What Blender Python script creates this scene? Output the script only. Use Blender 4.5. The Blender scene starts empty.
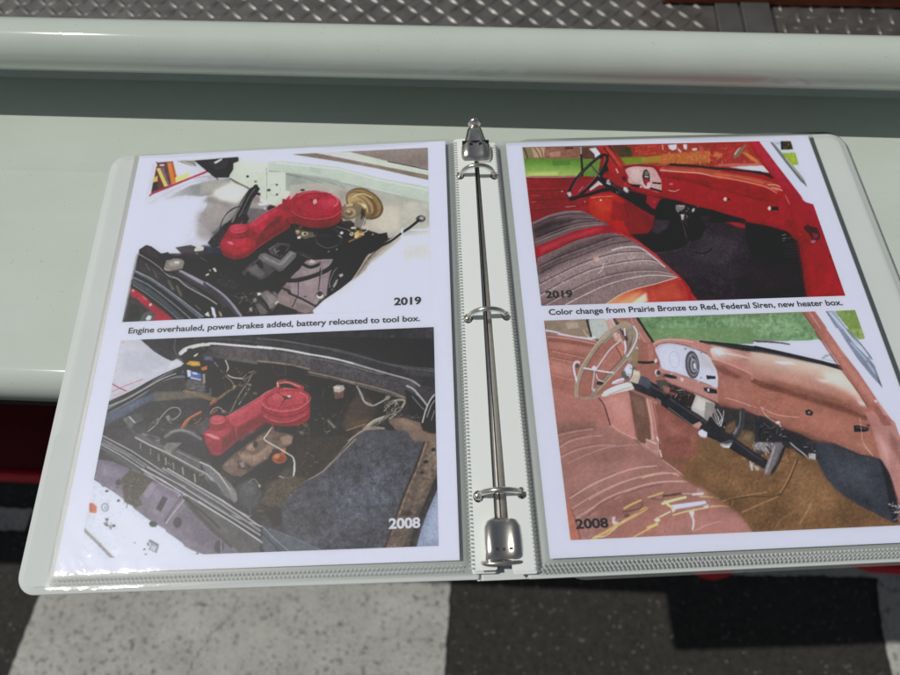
import bpy, bmesh, math, random
import numpy as np
from mathutils import Matrix, Vector

# ------------------------------------------------------------------ camera, world, sun, exposure
SC = bpy.context.scene
COL = SC.collection
MM = 0.001
F_PX = 664.34
CAM_Z = 0.36579
camd = bpy.data.cameras.new('camera')
cam = bpy.data.objects.new('camera', camd)
COL.objects.link(cam)
_M = Matrix(((0.99994, 0.00469, 0.00997), (0.0, 0.90506, -0.42527), (-0.01102, 0.42525, 0.90501)))
cam.matrix_world = Matrix.Translation((0, 0, CAM_Z)) @ _M.to_4x4()
camd.sensor_width = 36
camd.lens = F_PX / 900 * 36
camd.clip_start = 0.02
camd.clip_end = 600
camd.dof.use_dof = True
camd.dof.focus_distance = 0.405
camd.dof.aperture_fstop = 7.5
SC.camera = cam

SUN = Vector((-0.497, 0.02, 0.867)).normalized()      # towards the sun
world = bpy.data.worlds.new("World")
SC.world = world
world.use_nodes = True
wn = world.node_tree
bg = wn.nodes['Background']
sky = wn.nodes.new('ShaderNodeTexSky')
sky.sky_type = 'NISHITA'
sky.sun_disc = False
sky.sun_elevation = math.asin(SUN.z)
sky.sun_rotation = math.radians(272.3)
hs = wn.nodes.new('ShaderNodeHueSaturation')
hs.inputs['Saturation'].default_value = 0.45
wn.links.new(sky.outputs[0], hs.inputs['Color'])
wn.links.new(hs.outputs[0], bg.inputs[0])
bg.inputs[1].default_value = 0.055

sd = bpy.data.lights.new('sun', 'SUN')
sd.energy = 3.2
sd.angle = math.radians(0.5)
sd.color = (1.0, 0.965, 0.91)
sun = bpy.data.objects.new('sun', sd)
COL.objects.link(sun)
sun.rotation_euler = SUN.to_track_quat('Z', 'Y').to_euler()
sun.location = (-2, 0, 4)

SC.view_settings.view_transform = 'Standard'
SC.view_settings.look = 'None'
SC.view_settings.gamma = 1
SC.view_settings.use_curve_mapping = False
SC.view_settings.exposure = -0.38
SC.render.engine = 'CYCLES'
SC.cycles.transparent_max_bounces = 32
SC.cycles.max_bounces = 10
rnd = random.Random(5)

# ------------------------------------------------------------------ colour helpers
def lin1(c):
    c = c / 255.0
    return c / 12.92 if c <= 0.04045 else ((c + 0.055) / 1.055) ** 2.4
def hexrgb(h):
    return tuple(int(h[i:i + 2], 16) for i in (0, 2, 4))
PAPER_SEEN = (200, 205, 225)
PAPER = (0.71, 0.745, 0.885)

# ------------------------------------------------------------------ materials
def mat(name):
    m = bpy.data.materials.new(name)
    m.use_nodes = True
    return m, m.node_tree, m.node_tree.nodes['Principled BSDF']
def ramp(nt, fac, stops):
    r = nt.nodes.new('ShaderNodeValToRGB')
    e = r.color_ramp.elements
    while len(e) < len(stops):
        e.new(0.5)
    for el, (p, c) in zip(e, stops):
        el.position = p
        el.color = (*c, 1) if len(c) == 3 else c
    nt.links.new(fac, r.inputs[0])
    return r.outputs[0]
def noise(nt, scale, detail=4, rough=0.55, vec=None, kind='noise'):
    if kind == 'noise':
        n = nt.nodes.new('ShaderNodeTexNoise')
        n.inputs['Detail'].default_value = detail
        n.inputs['Roughness'].default_value = rough
    else:
        n = nt.nodes.new('ShaderNodeTexVoronoi')
    n.inputs['Scale'].default_value = scale
    if vec is None:
        tc = nt.nodes.get('TC') or nt.nodes.new('ShaderNodeTexCoord')
        tc.name = 'TC'
        vec = tc.outputs['Object']
    nt.links.new(vec, n.inputs['Vector'])
    return n.outputs[0]
def bump(nt, bs, h, strength, dist):
    b = nt.nodes.new('ShaderNodeBump')
    b.inputs['Strength'].default_value = strength
    b.inputs['Distance'].default_value = dist
    nt.links.new(h, b.inputs['Height'])
    nt.links.new(b.outputs[0], bs.inputs['Normal'])
    return b
def mixc(nt, fac, a, b):
    m = nt.nodes.new('ShaderNodeMix')
    m.data_type = 'RGBA'
    for s, v in ((0, fac), (6, a), (7, b)):
        if isinstance(v, (int, float)):
            m.inputs[s].default_value = v
        elif isinstance(v, tuple):
            m.inputs[s].default_value = (*v, 1)
        else:
            nt.links.new(v, m.inputs[s])
    return m.outputs[2]
def simple(name, col, rough, metal=0.0, var=0.0, vscale=30, coat=0.0, bs=0.0, bscale=300, bdist=0.0003):
    m, nt, b = mat(name)
    if var:
        n = noise(nt, vscale)
        lo = tuple(c * (1 - var) for c in col)
        hi = tuple(min(1, c * (1 + var)) for c in col)
        nt.links.new(ramp(nt, n, [(0.3, lo), (0.7, hi)]), b.inputs['Base Color'])
    else:
        b.inputs['Base Color'].default_value = (*col, 1)
    b.inputs['Roughness'].default_value = rough
    b.inputs['Metallic'].default_value = metal
    b.inputs['Coat Weight'].default_value = coat
    b.inputs['Coat Roughness'].default_value = 0.06
    if bs:
        bump(nt, b, noise(nt, bscale, 3), bs, bdist)
    return m

M_WHITE = simple('white_truck_paint', (0.565, 0.625, 0.56), 0.6, var=0.03, vscale=9, coat=1.0, bs=0.15, bscale=60, bdist=0.0004)
nt = M_WHITE.node_tree; b = nt.nodes['Principled BSDF']
b.inputs['Specular IOR Level'].default_value = 0.12
src = b.inputs['Base Color'].links[0].from_socket
sp1 = ramp(nt, noise(nt, 420, kind='v'), [(0.10, (1, 1, 1)), (0.16, (0, 0, 0))])        # sparse dust specks
sp2 = ramp(nt, noise(nt, 130, 2), [(0.62, (0, 0, 0)), (0.66, (1, 1, 1))])
mu = nt.nodes.new('ShaderNodeMath'); mu.operation = 'MULTIPLY'
nt.links.new(sp1, mu.inputs[0]); nt.links.new(sp2, mu.inputs[1])
mp = nt.nodes.new('ShaderNodeMapping'); mp.inputs['Scale'].default_value = (3, 5, 3)
nt.links.new(nt.nodes['TC'].outputs['Object'], mp.inputs[0])
st = ramp(nt, noise(nt, 5, 5, 0.7, mp.outputs[0]), [(0.35, (0.965, 0.965, 0.96)), (0.6, (1, 1, 1))])   # faint uneven dust
ml = nt.nodes.new('ShaderNodeMix'); ml.data_type = 'RGBA'; ml.blend_type = 'MULTIPLY'; ml.inputs[0].default_value = 1
nt.links.new(src, ml.inputs[6]); nt.links.new(st, ml.inputs[7])
nt.links.new(mixc(nt, mu.outputs[0], ml.outputs[2], (0.24, 0.24, 0.21)), b.inputs['Base Color'])
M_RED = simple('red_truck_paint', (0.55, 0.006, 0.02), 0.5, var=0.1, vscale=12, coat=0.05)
M_DARKRED = simple('shaded_red_paint', (0.12, 0.006, 0.012), 0.5, var=0.35, vscale=14)  # the truck red made darker; shade under the panel put in its colour
M_GAP = simple('gap_black', (0.015, 0.013, 0.011), 0.7)  # flat black standing in for the dark of gaps and slots
M_PLATE = simple('tread_plate_aluminium', (0.20, 0.195, 0.185), 0.45, 0.7, var=0.25, vscale=40, bs=0.3, bscale=500, bdist=0.0002)
M_STRIP = simple('aluminium_strip', (0.22, 0.225, 0.22), 0.42, 0.7, var=0.15, vscale=30)
M_STEEL = simple('nickel_plated_steel', (0.78, 0.74, 0.67), 0.2, 1.0, var=0.06, vscale=0.2)
M_PAPERM = simple('white_paper', PAPER, 0.65, var=0.012, vscale=0.22)
M_INK = simple('black_print_ink', (0.018, 0.018, 0.022), 0.5)
M_INKW = simple('white_print_letters', (0.66, 0.69, 0.78), 0.5)

m, nt, b = mat('varnished_wood'); M_WOOD = m
mp = nt.nodes.new('ShaderNodeMapping'); tc = nt.nodes.new('ShaderNodeTexCoord')
mp.inputs['Scale'].default_value = (2, 30, 30)
nt.links.new(tc.outputs['Object'], mp.inputs[0])
nt.links.new(ramp(nt, noise(nt, 4, 6, 0.6, mp.outputs[0]), [(0.3, (0.16, 0.035, 0.010)), (0.7, (0.34, 0.085, 0.02))]), b.inputs['Base Color'])
b.inputs['Roughness'].default_value = 0.35

m, nt, b = mat('white_vinyl'); M_VINYL = m          # embossed vinyl of the binder cover
n1 = noise(nt, 1.4, 3)
nt.links.new(ramp(nt, noise(nt, 0.022, 4), [(0.3, (0.595, 0.64, 0.625)), (0.7, (0.63, 0.67, 0.655))]), b.inputs['Base Color'])
b.inputs['Roughness'].default_value = 0.5
b.inputs['Specular IOR Level'].default_value = 0.1
bump(nt, b, n1, 0.35, 0.0002)

def film(name, tint, rough, milk=0.0, milkcol=(0.8, 0.83, 0.82), bscale=0.07, bstr=0.35, bdist=0.0006, ior=1.45):
    m = bpy.data.materials.new(name); m.use_nodes = True
    nt = m.node_tree; N = nt.nodes; N.clear()
    out = N.new('ShaderNodeOutputMaterial')
    tr = N.new('ShaderNodeBsdfTransparent'); tr.inputs[0].default_value = (*tint, 1)
    gl = N.new('ShaderNodeBsdfGlossy'); gl.inputs['Roughness'].default_value = rough
    fr = N.new('ShaderNodeFresnel'); fr.inputs[0].default_value = ior
    h = noise(nt, bscale, 3)
    bp = N.new('ShaderNodeBump'); bp.inputs['Strength'].default_value = bstr; bp.inputs['Distance'].default_value = bdist
    nt.links.new(h, bp.inputs['Height']); nt.links.new(bp.outputs[0], gl.inputs['Normal'])
    base = tr.outputs[0]
    if milk:
        df = N.new('ShaderNodeBsdfDiffuse'); df.inputs[0].default_value = (*milkcol, 1)
        mk = N.new('ShaderNodeMixShader'); mk.inputs[0].default_value = milk
        nt.links.new(base, mk.inputs[1]); nt.links.new(df.outputs[0], mk.inputs[2]); base = mk.outputs[0]
    mx = N.new('ShaderNodeMixShader')
    nt.links.new(fr.outputs[0], mx.inputs[0]); nt.links.new(base, mx.inputs[1]); nt.links.new(gl.outputs[0], mx.inputs[2])
    gl2 = N.new('ShaderNodeBsdfGlossy'); gl2.inputs['Roughness'].default_value = 0.42
    g12 = N.new('ShaderNodeMixShader'); g12.inputs[0].default_value = 0.5
    nt.links.new(gl.outputs[0], g12.inputs[1]); nt.links.new(gl2.outputs[0], g12.inputs[2])
    nt.links.new(g12.outputs[0], mx.inputs[2])
    nt.links.new(mx.outputs[0], out.inputs[0])
    return m
M_FILM = film('clear_plastic_film', (0.966, 0.968, 0.968), 0.07, 0.014)
M_MILK = film('milky_hole_strip', (0.96, 0.97, 0.97), 0.2, 0.9, (0.845, 0.885, 0.865), 0.03, 0.3)
M_WELD = film('embossed_weld', (0.95, 0.95, 0.95), 0.55, 0.3, (0.8, 0.84, 0.83), 0.2, 0.2)
M_OVER = film('clear_cover_overlay', (0.93, 0.945, 0.93), 0.2, 0.05, (0.8, 0.83, 0.8))

m, nt, b = mat('asphalt'); M_ASPH = m
v = noise(nt, 110, kind='v'); n = noise(nt, 90, 6, 0.75); n2 = noise(nt, 420, 3, 0.6)
base = ramp(nt, n, [(0.32, (0.012, 0.0115, 0.010)), (0.68, (0.050, 0.047, 0.041))])
sp = ramp(nt, v, [(0.22, (1, 1, 1)), (0.34, (0, 0, 0))])
sel = ramp(nt, noise(nt, 75, 1), [(0.58, (0, 0, 0)), (0.63, (1, 1, 1))])
mu = nt.nodes.new('ShaderNodeMath'); mu.operation = 'MULTIPLY'
nt.links.new(sp, mu.inputs[0]); nt.links.new(sel, mu.inputs[1])
nt.links.new(mixc(nt, mu.outputs[0], base, (0.17, 0.165, 0.15)), b.inputs['Base Color'])
b.inputs['Roughness'].default_value = 0.85
bump(nt, b, n2, 0.9, 0.004)

m, nt, b = mat('worn_road_paint'); M_PAINT = m
n = noise(nt, 14, 5, 0.6); n3 = noise(nt, 70, 6, 0.78); n4 = noise(nt, 260, 4, 0.7)
base = ramp(nt, n, [(0.3, (0.37, 0.375, 0.345)), (0.7, (0.50, 0.50, 0.465))])
pit = ramp(nt, n3, [(0.36, (1, 1, 1)), (0.46, (0, 0, 0))])
fine = ramp(nt, n4, [(0.34, (0.5, 0.5, 0.5)), (0.56, (1.08, 1.08, 1.08))])
c = mixc(nt, pit, base, (0.105, 0.103, 0.095))
mm = nt.nodes.new('ShaderNodeMix'); mm.data_type = 'RGBA'; mm.blend_type = 'MULTIPLY'; mm.inputs[0].default_value = 1
nt.links.new(c, mm.inputs[6]); nt.links.new(fine, mm.inputs[7])
nt.links.new(mm.outputs[2], b.inputs['Base Color'])
b.inputs['Roughness'].default_value = 0.8
bump(nt, b, n4, 0.6, 0.002)

m, nt, b = mat('printed_photograph'); M_PRINT = m   # glossy-ish ink on paper, colours per vertex
at = nt.nodes.new('ShaderNodeAttribute'); at.attribute_name = 'ink'
nt.links.new(at.outputs['Color'], b.inputs['Base Color'])
b.inputs['Roughness'].default_value = 0.55
b.inputs['Specular IOR Level'].default_value = 0.3

# ------------------------------------------------------------------ object helpers
def link(name, me, m, parent=None, world=None):
    o = bpy.data.objects.new(name, me)
    COL.objects.link(o)
    for x in (m if isinstance(m, (list, tuple)) else [m]):
        me.materials.append(x)
    if world is not None:
        o.matrix_basis = world
    if parent is not None:
        o.parent = parent
        o.matrix_parent_inverse = WORLD[parent.name].inverted()
    WORLD[o.name] = world.copy() if world is not None else (WORLD[parent.name].copy() if parent is not None else Matrix())
    return o
WORLD = {}
def empty(name, label, cat, world, group=None):
    o = bpy.data.objects.new(name, None)
    COL.objects.link(o)
    o.empty_display_size = 0.02
    o.matrix_basis = world
    WORLD[o.name] = world.copy()
    tag(o, label, cat, group)
    return o
def tag(o, label, cat, group=None):
    o['label'] = label; o['category'] = cat
    if group:
        o['group'] = group
def mesh(name, verts, faces, smooth=False):
    me = bpy.data.meshes.new(name)
    me.from_pydata([tuple(v) for v in verts], [], faces)
    bm = bmesh.new(); bm.from_mesh(me)
    bmesh.ops.recalc_face_normals(bm, faces=bm.faces)
    bm.to_mesh(me); bm.free()
    if smooth:
        me.polygons.foreach_set('use_smooth', [True] * len(me.polygons))
    me.update()
    return me
def grid(nx, ny, fn):
    V = [fn(i / (nx - 1), j / (ny - 1)) for j in range(ny) for i in range(nx)]
    Fc = [(j * nx + i, j * nx + i + 1, (j + 1) * nx + i + 1, (j + 1) * nx + i) for j in range(ny - 1) for i in range(nx - 1)]
    return V, Fc
def prism(pts, z0, z1):
    n = len(pts)
    V = [(x, y, z0) for x, y in pts] + [(x, y, z1) for x, y in pts]
    Fc = [tuple(range(n - 1, -1, -1)), tuple(range(n, 2 * n))] + [(i, (i + 1) % n, n + (i + 1) % n, n + i) for i in range(n)]
    return V, Fc
def box(x0, x1, y0, y1, z0, z1):
    return prism([(x0, y0), (x1, y0), (x1, y1), (x0, y1)], z0, z1)
def rrect(x0, y0, x1, y1, r, n=7, rl=None, rr=None):
    P = []
    rl = r if rl is None else rl; rr = r if rr is None else rr
    for r, cx, cy, a0 in ((rr, x1 - rr, y1 - rr, 0), (rl, x0 + rl, y1 - rl, 90), (rl, x0 + rl, y0 + rl, 180), (rr, x1 - rr, y0 + rr, 270)):
        for k in range(n):
            a = math.radians(a0 + 90 * k / (n - 1))
            P.append((cx + r * math.cos(a), cy + r * math.sin(a)))
    return P
def merge(*parts):
    V, Fc = [], []
    for v, f in parts:
        o = len(V); V += list(v); Fc += [tuple(i + o for i in q) for q in f]
    return V, Fc
def loft(rings, close=True, caps=True):
    n = len(rings[0]); V = [p for r in rings for p in r]; Fc = []
    for k in range(len(rings) - 1):
        for i in range(n if close else n - 1):
            a = k * n + i; c2 = k * n + (i + 1) % n
            Fc.append((a, c2, c2 + n, a + n))
    if caps and close:
        Fc.append(tuple(range(n - 1, -1, -1))); Fc.append(tuple(range((len(rings) - 1) * n, len(rings) * n)))
    return V, Fc
def tube(path, r, seg=12, closed=False):
    rings = []; P = [Vector(p) for p in path]; n = len(P)
    up = Vector((0, 0, 1))
    for i, p in enumerate(P):
        t = (P[(i + 1) % n] - P[i - 1]) if closed else (P[min(i + 1, n - 1)] - P[max(i - 1, 0)])
        t.normalize()
        ref = up if abs(t.dot(up)) < 0.95 else Vector((0, 1, 0))
        a = t.cross(ref).normalized(); c2 = t.cross(a)
        rr = r[i] if isinstance(r, (list, tuple)) else r
        rings.append([p + a * rr * math.cos(2 * math.pi * k / seg) + c2 * rr * math.sin(2 * math.pi * k / seg) for k in range(seg)])
    if closed:
        rings.append(rings[0])
    return loft(rings, caps=not closed)
def bevel(o, w, n=2):
    md = o.modifiers.new('bevel', 'BEVEL'); md.width = w; md.segments = n; md.limit_method = 'ANGLE'
    md.angle_limit = math.radians(40)
    return o
def struct(name, me, m):
    o = link(name, me, m, None, Matrix())
    o['kind'] = 'structure'
    return o

# ------------------------------------------------------------------ ground
GZ = -1.25
s = 150
gm = mesh('ground', *grid(2, 2, lambda u, v: ((u - .5) * 2 * s, (v - .5) * 2 * s, GZ)))
struct('ground', gm, M_ASPH)
def rag(pts, step=0.012, amp=0.0018, seed=1):
    r = random.Random(seed); out = []
    for i in range(len(pts)):
        a = Vector(pts[i]); c2 = Vector(pts[(i + 1) % len(pts)])
        n = max(1, int(min((c2 - a).length, 3.0) / step))
        for k in range(n):
            p = a.lerp(c2, k / n)
            out.append((p.x + r.uniform(-amp, amp), p.y + r.uniform(-amp, amp)))
    return out
def flat(name, polys, z, m):
    V, Fc = [], []
    for P in polys:
        o = len(V); V += [(x, y, z) for x, y in P]; Fc.append(tuple(range(o, o + len(P))))
    return struct(name, mesh(name, V, Fc), m)
flat('road_marking', [
    rag([(-1.01, -0.21), (-0.043, -0.21), (-0.017, 0.135), (-0.005, 0.20), (-0.93, 0.20), (-0.955, 0.109), (-0.9787, -0.05)], seed=3),
    rag([(-1.9, 0.35), (-1.9, 0.295), (-1.03, 0.255), (-1.02, 0.306)], seed=4),
    rag([(0.60, 0.155), (0.955, 0.150), (0.938, 0.049), (0.925, -0.3), (1.6, -0.3), (1.6, 0.185), (0.62, 0.185)], seed=5)], GZ + 0.004, M_PAINT)
ck = [(240, 600), (226, 622), (213, 633), (200, 650), (192, 663), (186, 680)]
def pixg(x, y, z):
    d = _M @ Vector((x - 450, 337.5 - y, -F_PX))
    t = (z - CAM_Z) / d.z
    return Vector((d.x * t, d.y * t, z))
cp = [pixg(x, y, GZ + 0.0046) for x, y in ck]
cr = random.Random(8)
dense = []
for a, c2 in zip(cp, cp[1:]):
    for k in range(6):
        p = a.lerp(c2, k / 6); dense.append((p.x + cr.uniform(-.004, .004), p.y + cr.uniform(-.003, .003)))
V = []; Fc = []
for i, (x, y) in enumerate(dense):
    w = 0.0016 * cr.uniform(.3, 1.2)
    V += [(x - w, y - w * .5, GZ + .0046), (x + w, y + w * .5, GZ + .0046)]
    if i:
        Fc.append((2 * i - 2, 2 * i - 1, 2 * i + 1, 2 * i))
struct('road_crack', mesh('road_crack', V, Fc), simple('crack_dirt', (0.13, 0.127, 0.115), 0.9))

# ------------------------------------------------------------------ truck
TR = Matrix.Rotation(math.radians(-2.5), 4, 'Z')
truck = empty('pickup_truck', 'white painted truck body with rounded bed rail, tread plate floor and dark red sill', 'truck', TR)
def tpart(name, vf, m, smooth=False, bev=0, parent=None):
    o = link(name, mesh(name, vf[0], vf[1], smooth), m, parent or truck, TR)
    if bev:
        bevel(o, bev)
    return o
PZ = -0.0125
X0, X1 = -2.6, 2.6
prof = [(0.394, PZ + 0.0), (0.35, PZ)]
# flat with two faint pressed beads, then the rolled front edge
def bead(yc, h, w):
    return [(yc + w * c2, PZ + h * (1 + math.cos(math.pi * c2)) / 2) for c2 in (1, .66, .33, 0, -.33, -.66, -1)]
prof += bead(0.298, 0.00045, 0.0035)
prof += [(0.29, PZ), (0.27, PZ - .0003)]
prof += bead(0.262, 0.00012, 0.004)
prof += [(0.20, PZ - .0002), (0.16, PZ - .0006)]
R = 0.016
for k in range(0, 13):
    a = math.radians(90 * k / 12)
    prof.append((0.1485 - R * math.sin(a), PZ - .0006 - R * (1 - math.cos(a))))
prof += [(0.1325, PZ - 0.022), (0.134, PZ - 0.024), (0.136, PZ - 0.024), (0.136, PZ - .018)]
xs = [X0 + (X1 - X0) * k / 40 for k in range(41)]
V, Fc = loft([[(x, y, z) for y, z in prof] for x in xs], close=False)
sp_ = tpart('side_panel', (V, Fc), M_WHITE, True)
tpart('gap_strip', box(X0, X1, 0.142, 0.16, PZ - 0.06, PZ - 0.02), M_GAP)  # black strip put in for the dark gap behind the front edge
# bed wall and rolled rail
RY, RZ, RR_ = 0.3665, 0.039, 0.017
wall_prof = [(0.388, PZ + 0.0006), (0.3905, PZ + .003), (0.392, PZ + .009), (0.392, RZ - .012), (0.367, RZ - .012), (0.367, RZ - .009), (0.402, RZ - .009), (0.402, -0.24), (0.388, -0.24)]
tpart('bed_wall', loft([[(x, y, z) for y, z in wall_prof] for x in xs]), M_WHITE)
rail = loft([[(x, RY + RR_ * math.cos(2 * math.pi * k / 40), RZ + RR_ * math.sin(2 * math.pi * k / 40)) for k in range(40)] for x in xs])
tpart('bed_rail', rail, M_WHITE, True)
# bed floor: tread plate with raised lozenges
FZ = -0.20
def lozenge(cx, cy, a, L, w, h):
    ca, sa = math.cos(a), math.sin(a)
    P = []
    for x, y, z in ((-L, 0, 0), (-L * .5, -w * .8, 0), (0, -w, 0), (L * .5, -w * .8, 0), (L, 0, 0), (L * .5, w * .8, 0), (0, w, 0), (-L * .5, w * .8, 0), (-L * .55, 0, h * .8), (0, 0, h), (L * .55, 0, h * .8)):
        P.append((cx + x * ca - y * sa, cy + x * sa + y * ca, FZ + z + 0.0002))
    return P, [(0, 1, 8), (1, 2, 9, 8), (2, 3, 10, 9), (3, 4, 10), (4, 5, 10), (5, 6, 9, 10), (6, 7, 8, 9), (7, 0, 8)]
def tread(x0, x1, y0, y1, pitch, rot):
    parts = [box(x0, x1, y0, y1, FZ - 0.01, FZ)]
    n = int((x1 - x0) / pitch) + 1; k = int((y1 - y0) / pitch) + 1
    for j in range(k):
        for i in range(n):
            a = (math.pi / 4 if (i + j) % 2 else -math.pi / 4) + rot
            x = x0 + (i + .5) * pitch; y = y0 + (j + .5) * pitch
            if x < x1 - .01 and y < y1 - .01 and -1.2 < x < 1.3:
                parts.append(lozenge(x, y, a, 0.0098, 0.0031, 0.0015))
    return merge(*parts)
tpart('tread_plate', tread(X0, 0.284, 0.403, 1.35, 0.0165, 0), M_PLATE)
tpart('tread_plate', tread(0.3555, X1, 0.403, 1.35, 0.0185, math.pi / 4), M_PLATE)
strip = merge(box(0.285, 0.312, 0.403, 1.35, FZ - .01, FZ + .004), box(0.3125, 0.3145, 0.403, 1.35, FZ - .01, FZ + .001), box(0.315, 0.349, 0.403, 1.35, FZ - .01, FZ + .006), box(0.3492, 0.3552, 0.403, 1.35, FZ - .02, FZ - .006))
tpart('joint_strip', strip, M_STRIP, bev=0.002)
wd = box(0.22, 1.9, 0.7245, 0.80, FZ + 0.001, FZ + 0.09)
tpart('wooden_board', wd, M_WOOD, bev=0.004)
tpart('bed_wall', box(X0, X1, 1.352, 1.38, -0.24, 0.04), M_WHITE)
tpart('bed_wall', box(X0 - .03, X0 - .001, 0.352, 1.38, -0.24, 0.04), M_WHITE)
tpart('bed_wall', box(X1 + .001, X1 + .03, 0.352, 1.38, -0.24, 0.04), M_WHITE)
# red lower body and running board
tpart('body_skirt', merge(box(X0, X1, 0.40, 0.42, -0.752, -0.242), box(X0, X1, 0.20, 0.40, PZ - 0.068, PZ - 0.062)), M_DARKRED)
def loc2(x, y):
    t = math.radians(2.5)
    return (x * math.cos(t) - y * math.sin(t), x * math.sin(t) + y * math.cos(t))
edge = [(-2.6, 0.352), (-0.78, 0.262), (-0.2, 0.236), (0.22, 0.215), (0.33, 0.19), (0.355, 0.14), (0.372, 0.117), (0.392, 0.104), (0.406, 0.101), (0.424, 0.105), (0.446, 0.119), (0.47, 0.16), (0.52, 0.165), (0.58, 0.142), (0.625, 0.124), (0.66, 0.112), (0.70, 0.109), (0.8, 0.108), (1.2, 0.09), (2.6, 0.03)]
EL = [loc2(x, y) for x, y in edge]
BZ = -0.75
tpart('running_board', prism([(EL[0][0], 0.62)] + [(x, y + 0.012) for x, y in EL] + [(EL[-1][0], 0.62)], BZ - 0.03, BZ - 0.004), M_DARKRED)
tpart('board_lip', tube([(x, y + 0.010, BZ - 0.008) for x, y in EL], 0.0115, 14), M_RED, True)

# ------------------------------------------------------------------ page frames (real poses of the two open pages)
def frame(o, u, v):
    u = Vector(u).normalized(); v = Vector(v); n = u.cross(v).normalized(); v = n.cross(u)
    Mx = Matrix.Identity(4)
    for i in range(3):
        Mx[i][0], Mx[i][1], Mx[i][2], Mx[i][3] = u[i], v[i], n[i], o[i] * MM
    return Mx @ Matrix.Scale(MM, 4)          # local units are millimetres
FL = frame((-214.666, 36.115, -5.226), (0.99923, 0.02968, 0.02573), (-0.03003, 0.99946, 0.01334))
FR = frame((47.782, 42.591, 5.192), (0.99864, 0.04526, -0.02594), (-0.04560, 0.99888, -0.01293))
PW, PH = 215.9, 279.4

# ------------------------------------------------------------------ binder
BA = math.radians(2.25)
FB = Matrix.Translation((0.0188, 0.1845, 0)) @ Matrix.Rotation(BA, 4, 'Z') @ Matrix.Scale(MM, 4)
binder = empty('ring_binder', 'white vinyl ring binder lying open with three metal rings on the white truck panel', 'binder', Matrix.Translation((0.0188, 0.1845, PZ)) @ Matrix.Rotation(BA, 4, 'Z'))
def cover(FX, u0, u1, v0, v1, zt, inner):
    # padded board with a thin welded vinyl flange round it
    rings = []
    for ins, z in ((0.6, -2.6), (0.0, -2.2), (0.0, -1.6), (0.5, -1.2), (3.2, -1.1), (4.0, -0.5), (5.2, -0.05), (7.5, 0.0)):
        rings.append([(x, y, zt + z) for x, y in rrect(u0 + ins, v0 + ins, u1 - ins, v1 - ins, max(1.5, 11 - ins), 9, **{inner: 1.2})])
    return link('cover', mesh('cover', *loft(rings), True), M_VINYL, binder, FX)
cL = cover(FL, -22.5, 226, -9.6, 284.5, -3.6, 'rr')
cR = cover(FR, -11.5, 245, -9.0, 285.0, -3.6, 'rl')
# inner pocket sheet welded on the left cover (its top edge shows as a hairline)
pk = link('pocket', mesh('pocket', *prism(rrect(-18.5, -5.6, 205, 81, 6), -3.59, -3.45)), M_VINYL, cL, FL)
# clear outer overlay, visible past the edge of the right cover
ov = link('clear_overlay', mesh('clear_overlay', *prism(rrect(4, -10.5, 247.5, 288.2, 15, 10), -6.5, -6.35)), M_OVER, cR, FR)
spv = [(-14.5, -6.6), (-13, -6.2), (-12, -6.9), (-11, -6.3), (11, -6.3), (12, -6.9), (13, -6.2), (14.5, -6.6), (14, -8.8), (-14, -8.8)]
spine = link('spine', mesh('spine', *loft([[(x, y, z + 0.6) for x, z in spv] for y in (-151.3, 141.5)])), M_VINYL, binder, FB)
# ring mechanism: domed steel channel with rings and booster levers
chan = []
for y in (-127, -126.5, 126.5, 127):
    k = 0.9 if abs(y) == 127 else 1
    chan.append([(6.2 * k * math.cos(math.radians(a)), y, -5.6 + 3.4 * k * math.sin(math.radians(a))) for a in range(0, 181, 15)])
M_SATIN = simple('satin_steel', (0.8, 0.76, 0.70), 0.42, 1.0, var=0.08, vscale=0.3)
mech = link('ring_mechanism', mesh('ring_mechanism', *loft(chan), True), M_SATIN, binder, FB)
groove = merge(box(-0.35, 0.35, -126, 126, -2.6, -2.12))
link('channel_gap', mesh('channel_gap', *groove), M_GAP, mech, FB)
RX = [-3.9, 0.0, 4.1]
for yy in (108, 0, -108):
    pts = []
    for k in range(44):
        a = 2 * math.pi * k / 44
        x = 10.9 * math.cos(a); z = 3.2 + 10.2 * math.sin(a)
        pts.append((x, yy, z))
    link('ring', mesh('ring', *tube(pts, 1.55, 14, True), True), M_STEEL, mech, FB)
    # the flattened feet where the ring leaves the paper holes
    for sgn in (-1, 1):
        ft = tube([(sgn * 11.5, yy - 1.5, 0.6), (sgn * 12.0, yy - 0.4, 2.0), (sgn * 11.4, yy + .2, 3.6)], [2.0, 2.4, 1.4], 12)
        link('ring_foot', mesh('ring_foot', *ft, True), M_STEEL, mech, FB)
def lever(sy, flip):
    # domed sheet-metal lever: lofted arches along y, closed underneath
    prof_ = [(0, 5.6, 3.4), (1.6, 8.2, 4.6), (5, 9.8, 5.4), (12, 10.1, 5.8), (17, 10.1, 5.8), (20, 10.1, 5.2), (22.5, 9.8, 3.4)]
    if flip:
        prof_ = [(0, 9.2, 4.6), (2.5, 10.4, 6.6), (6, 10.6, 7.6), (11, 10.4, 8.4), (13, 9.0, 8.8), (17, 7.4, 9.2), (21, 6.4, 9.6), (24.5, 5.4, 9.8), (26.5, 4.2, 9.0)]
    out = []; inn = []
    for t, hw, h in prof_:
        ring_ = []
        for k in range(17):
            a = math.pi * k / 16
            ex = 0.55
            x = hw * math.copysign(abs(math.cos(a)) ** ex, math.cos(a)); z = h * abs(math.sin(a)) ** (0.6 if flip else 0.38)
            # shallow channel pressed down the middle
            z -= (1.7 if flip else 2.6) * math.exp(-(x / (2.0 if flip else 3.1)) ** 2) * (1 if -1 < t < 21 else .2)
            ring_.append((x, sy * t, z - 0.5))
        ring_ += [(-hw * 0.86, sy * t, -2.5), (hw * 0.86, sy * t, -2.5)]
        out.append(ring_)
    return loft(out)
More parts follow.
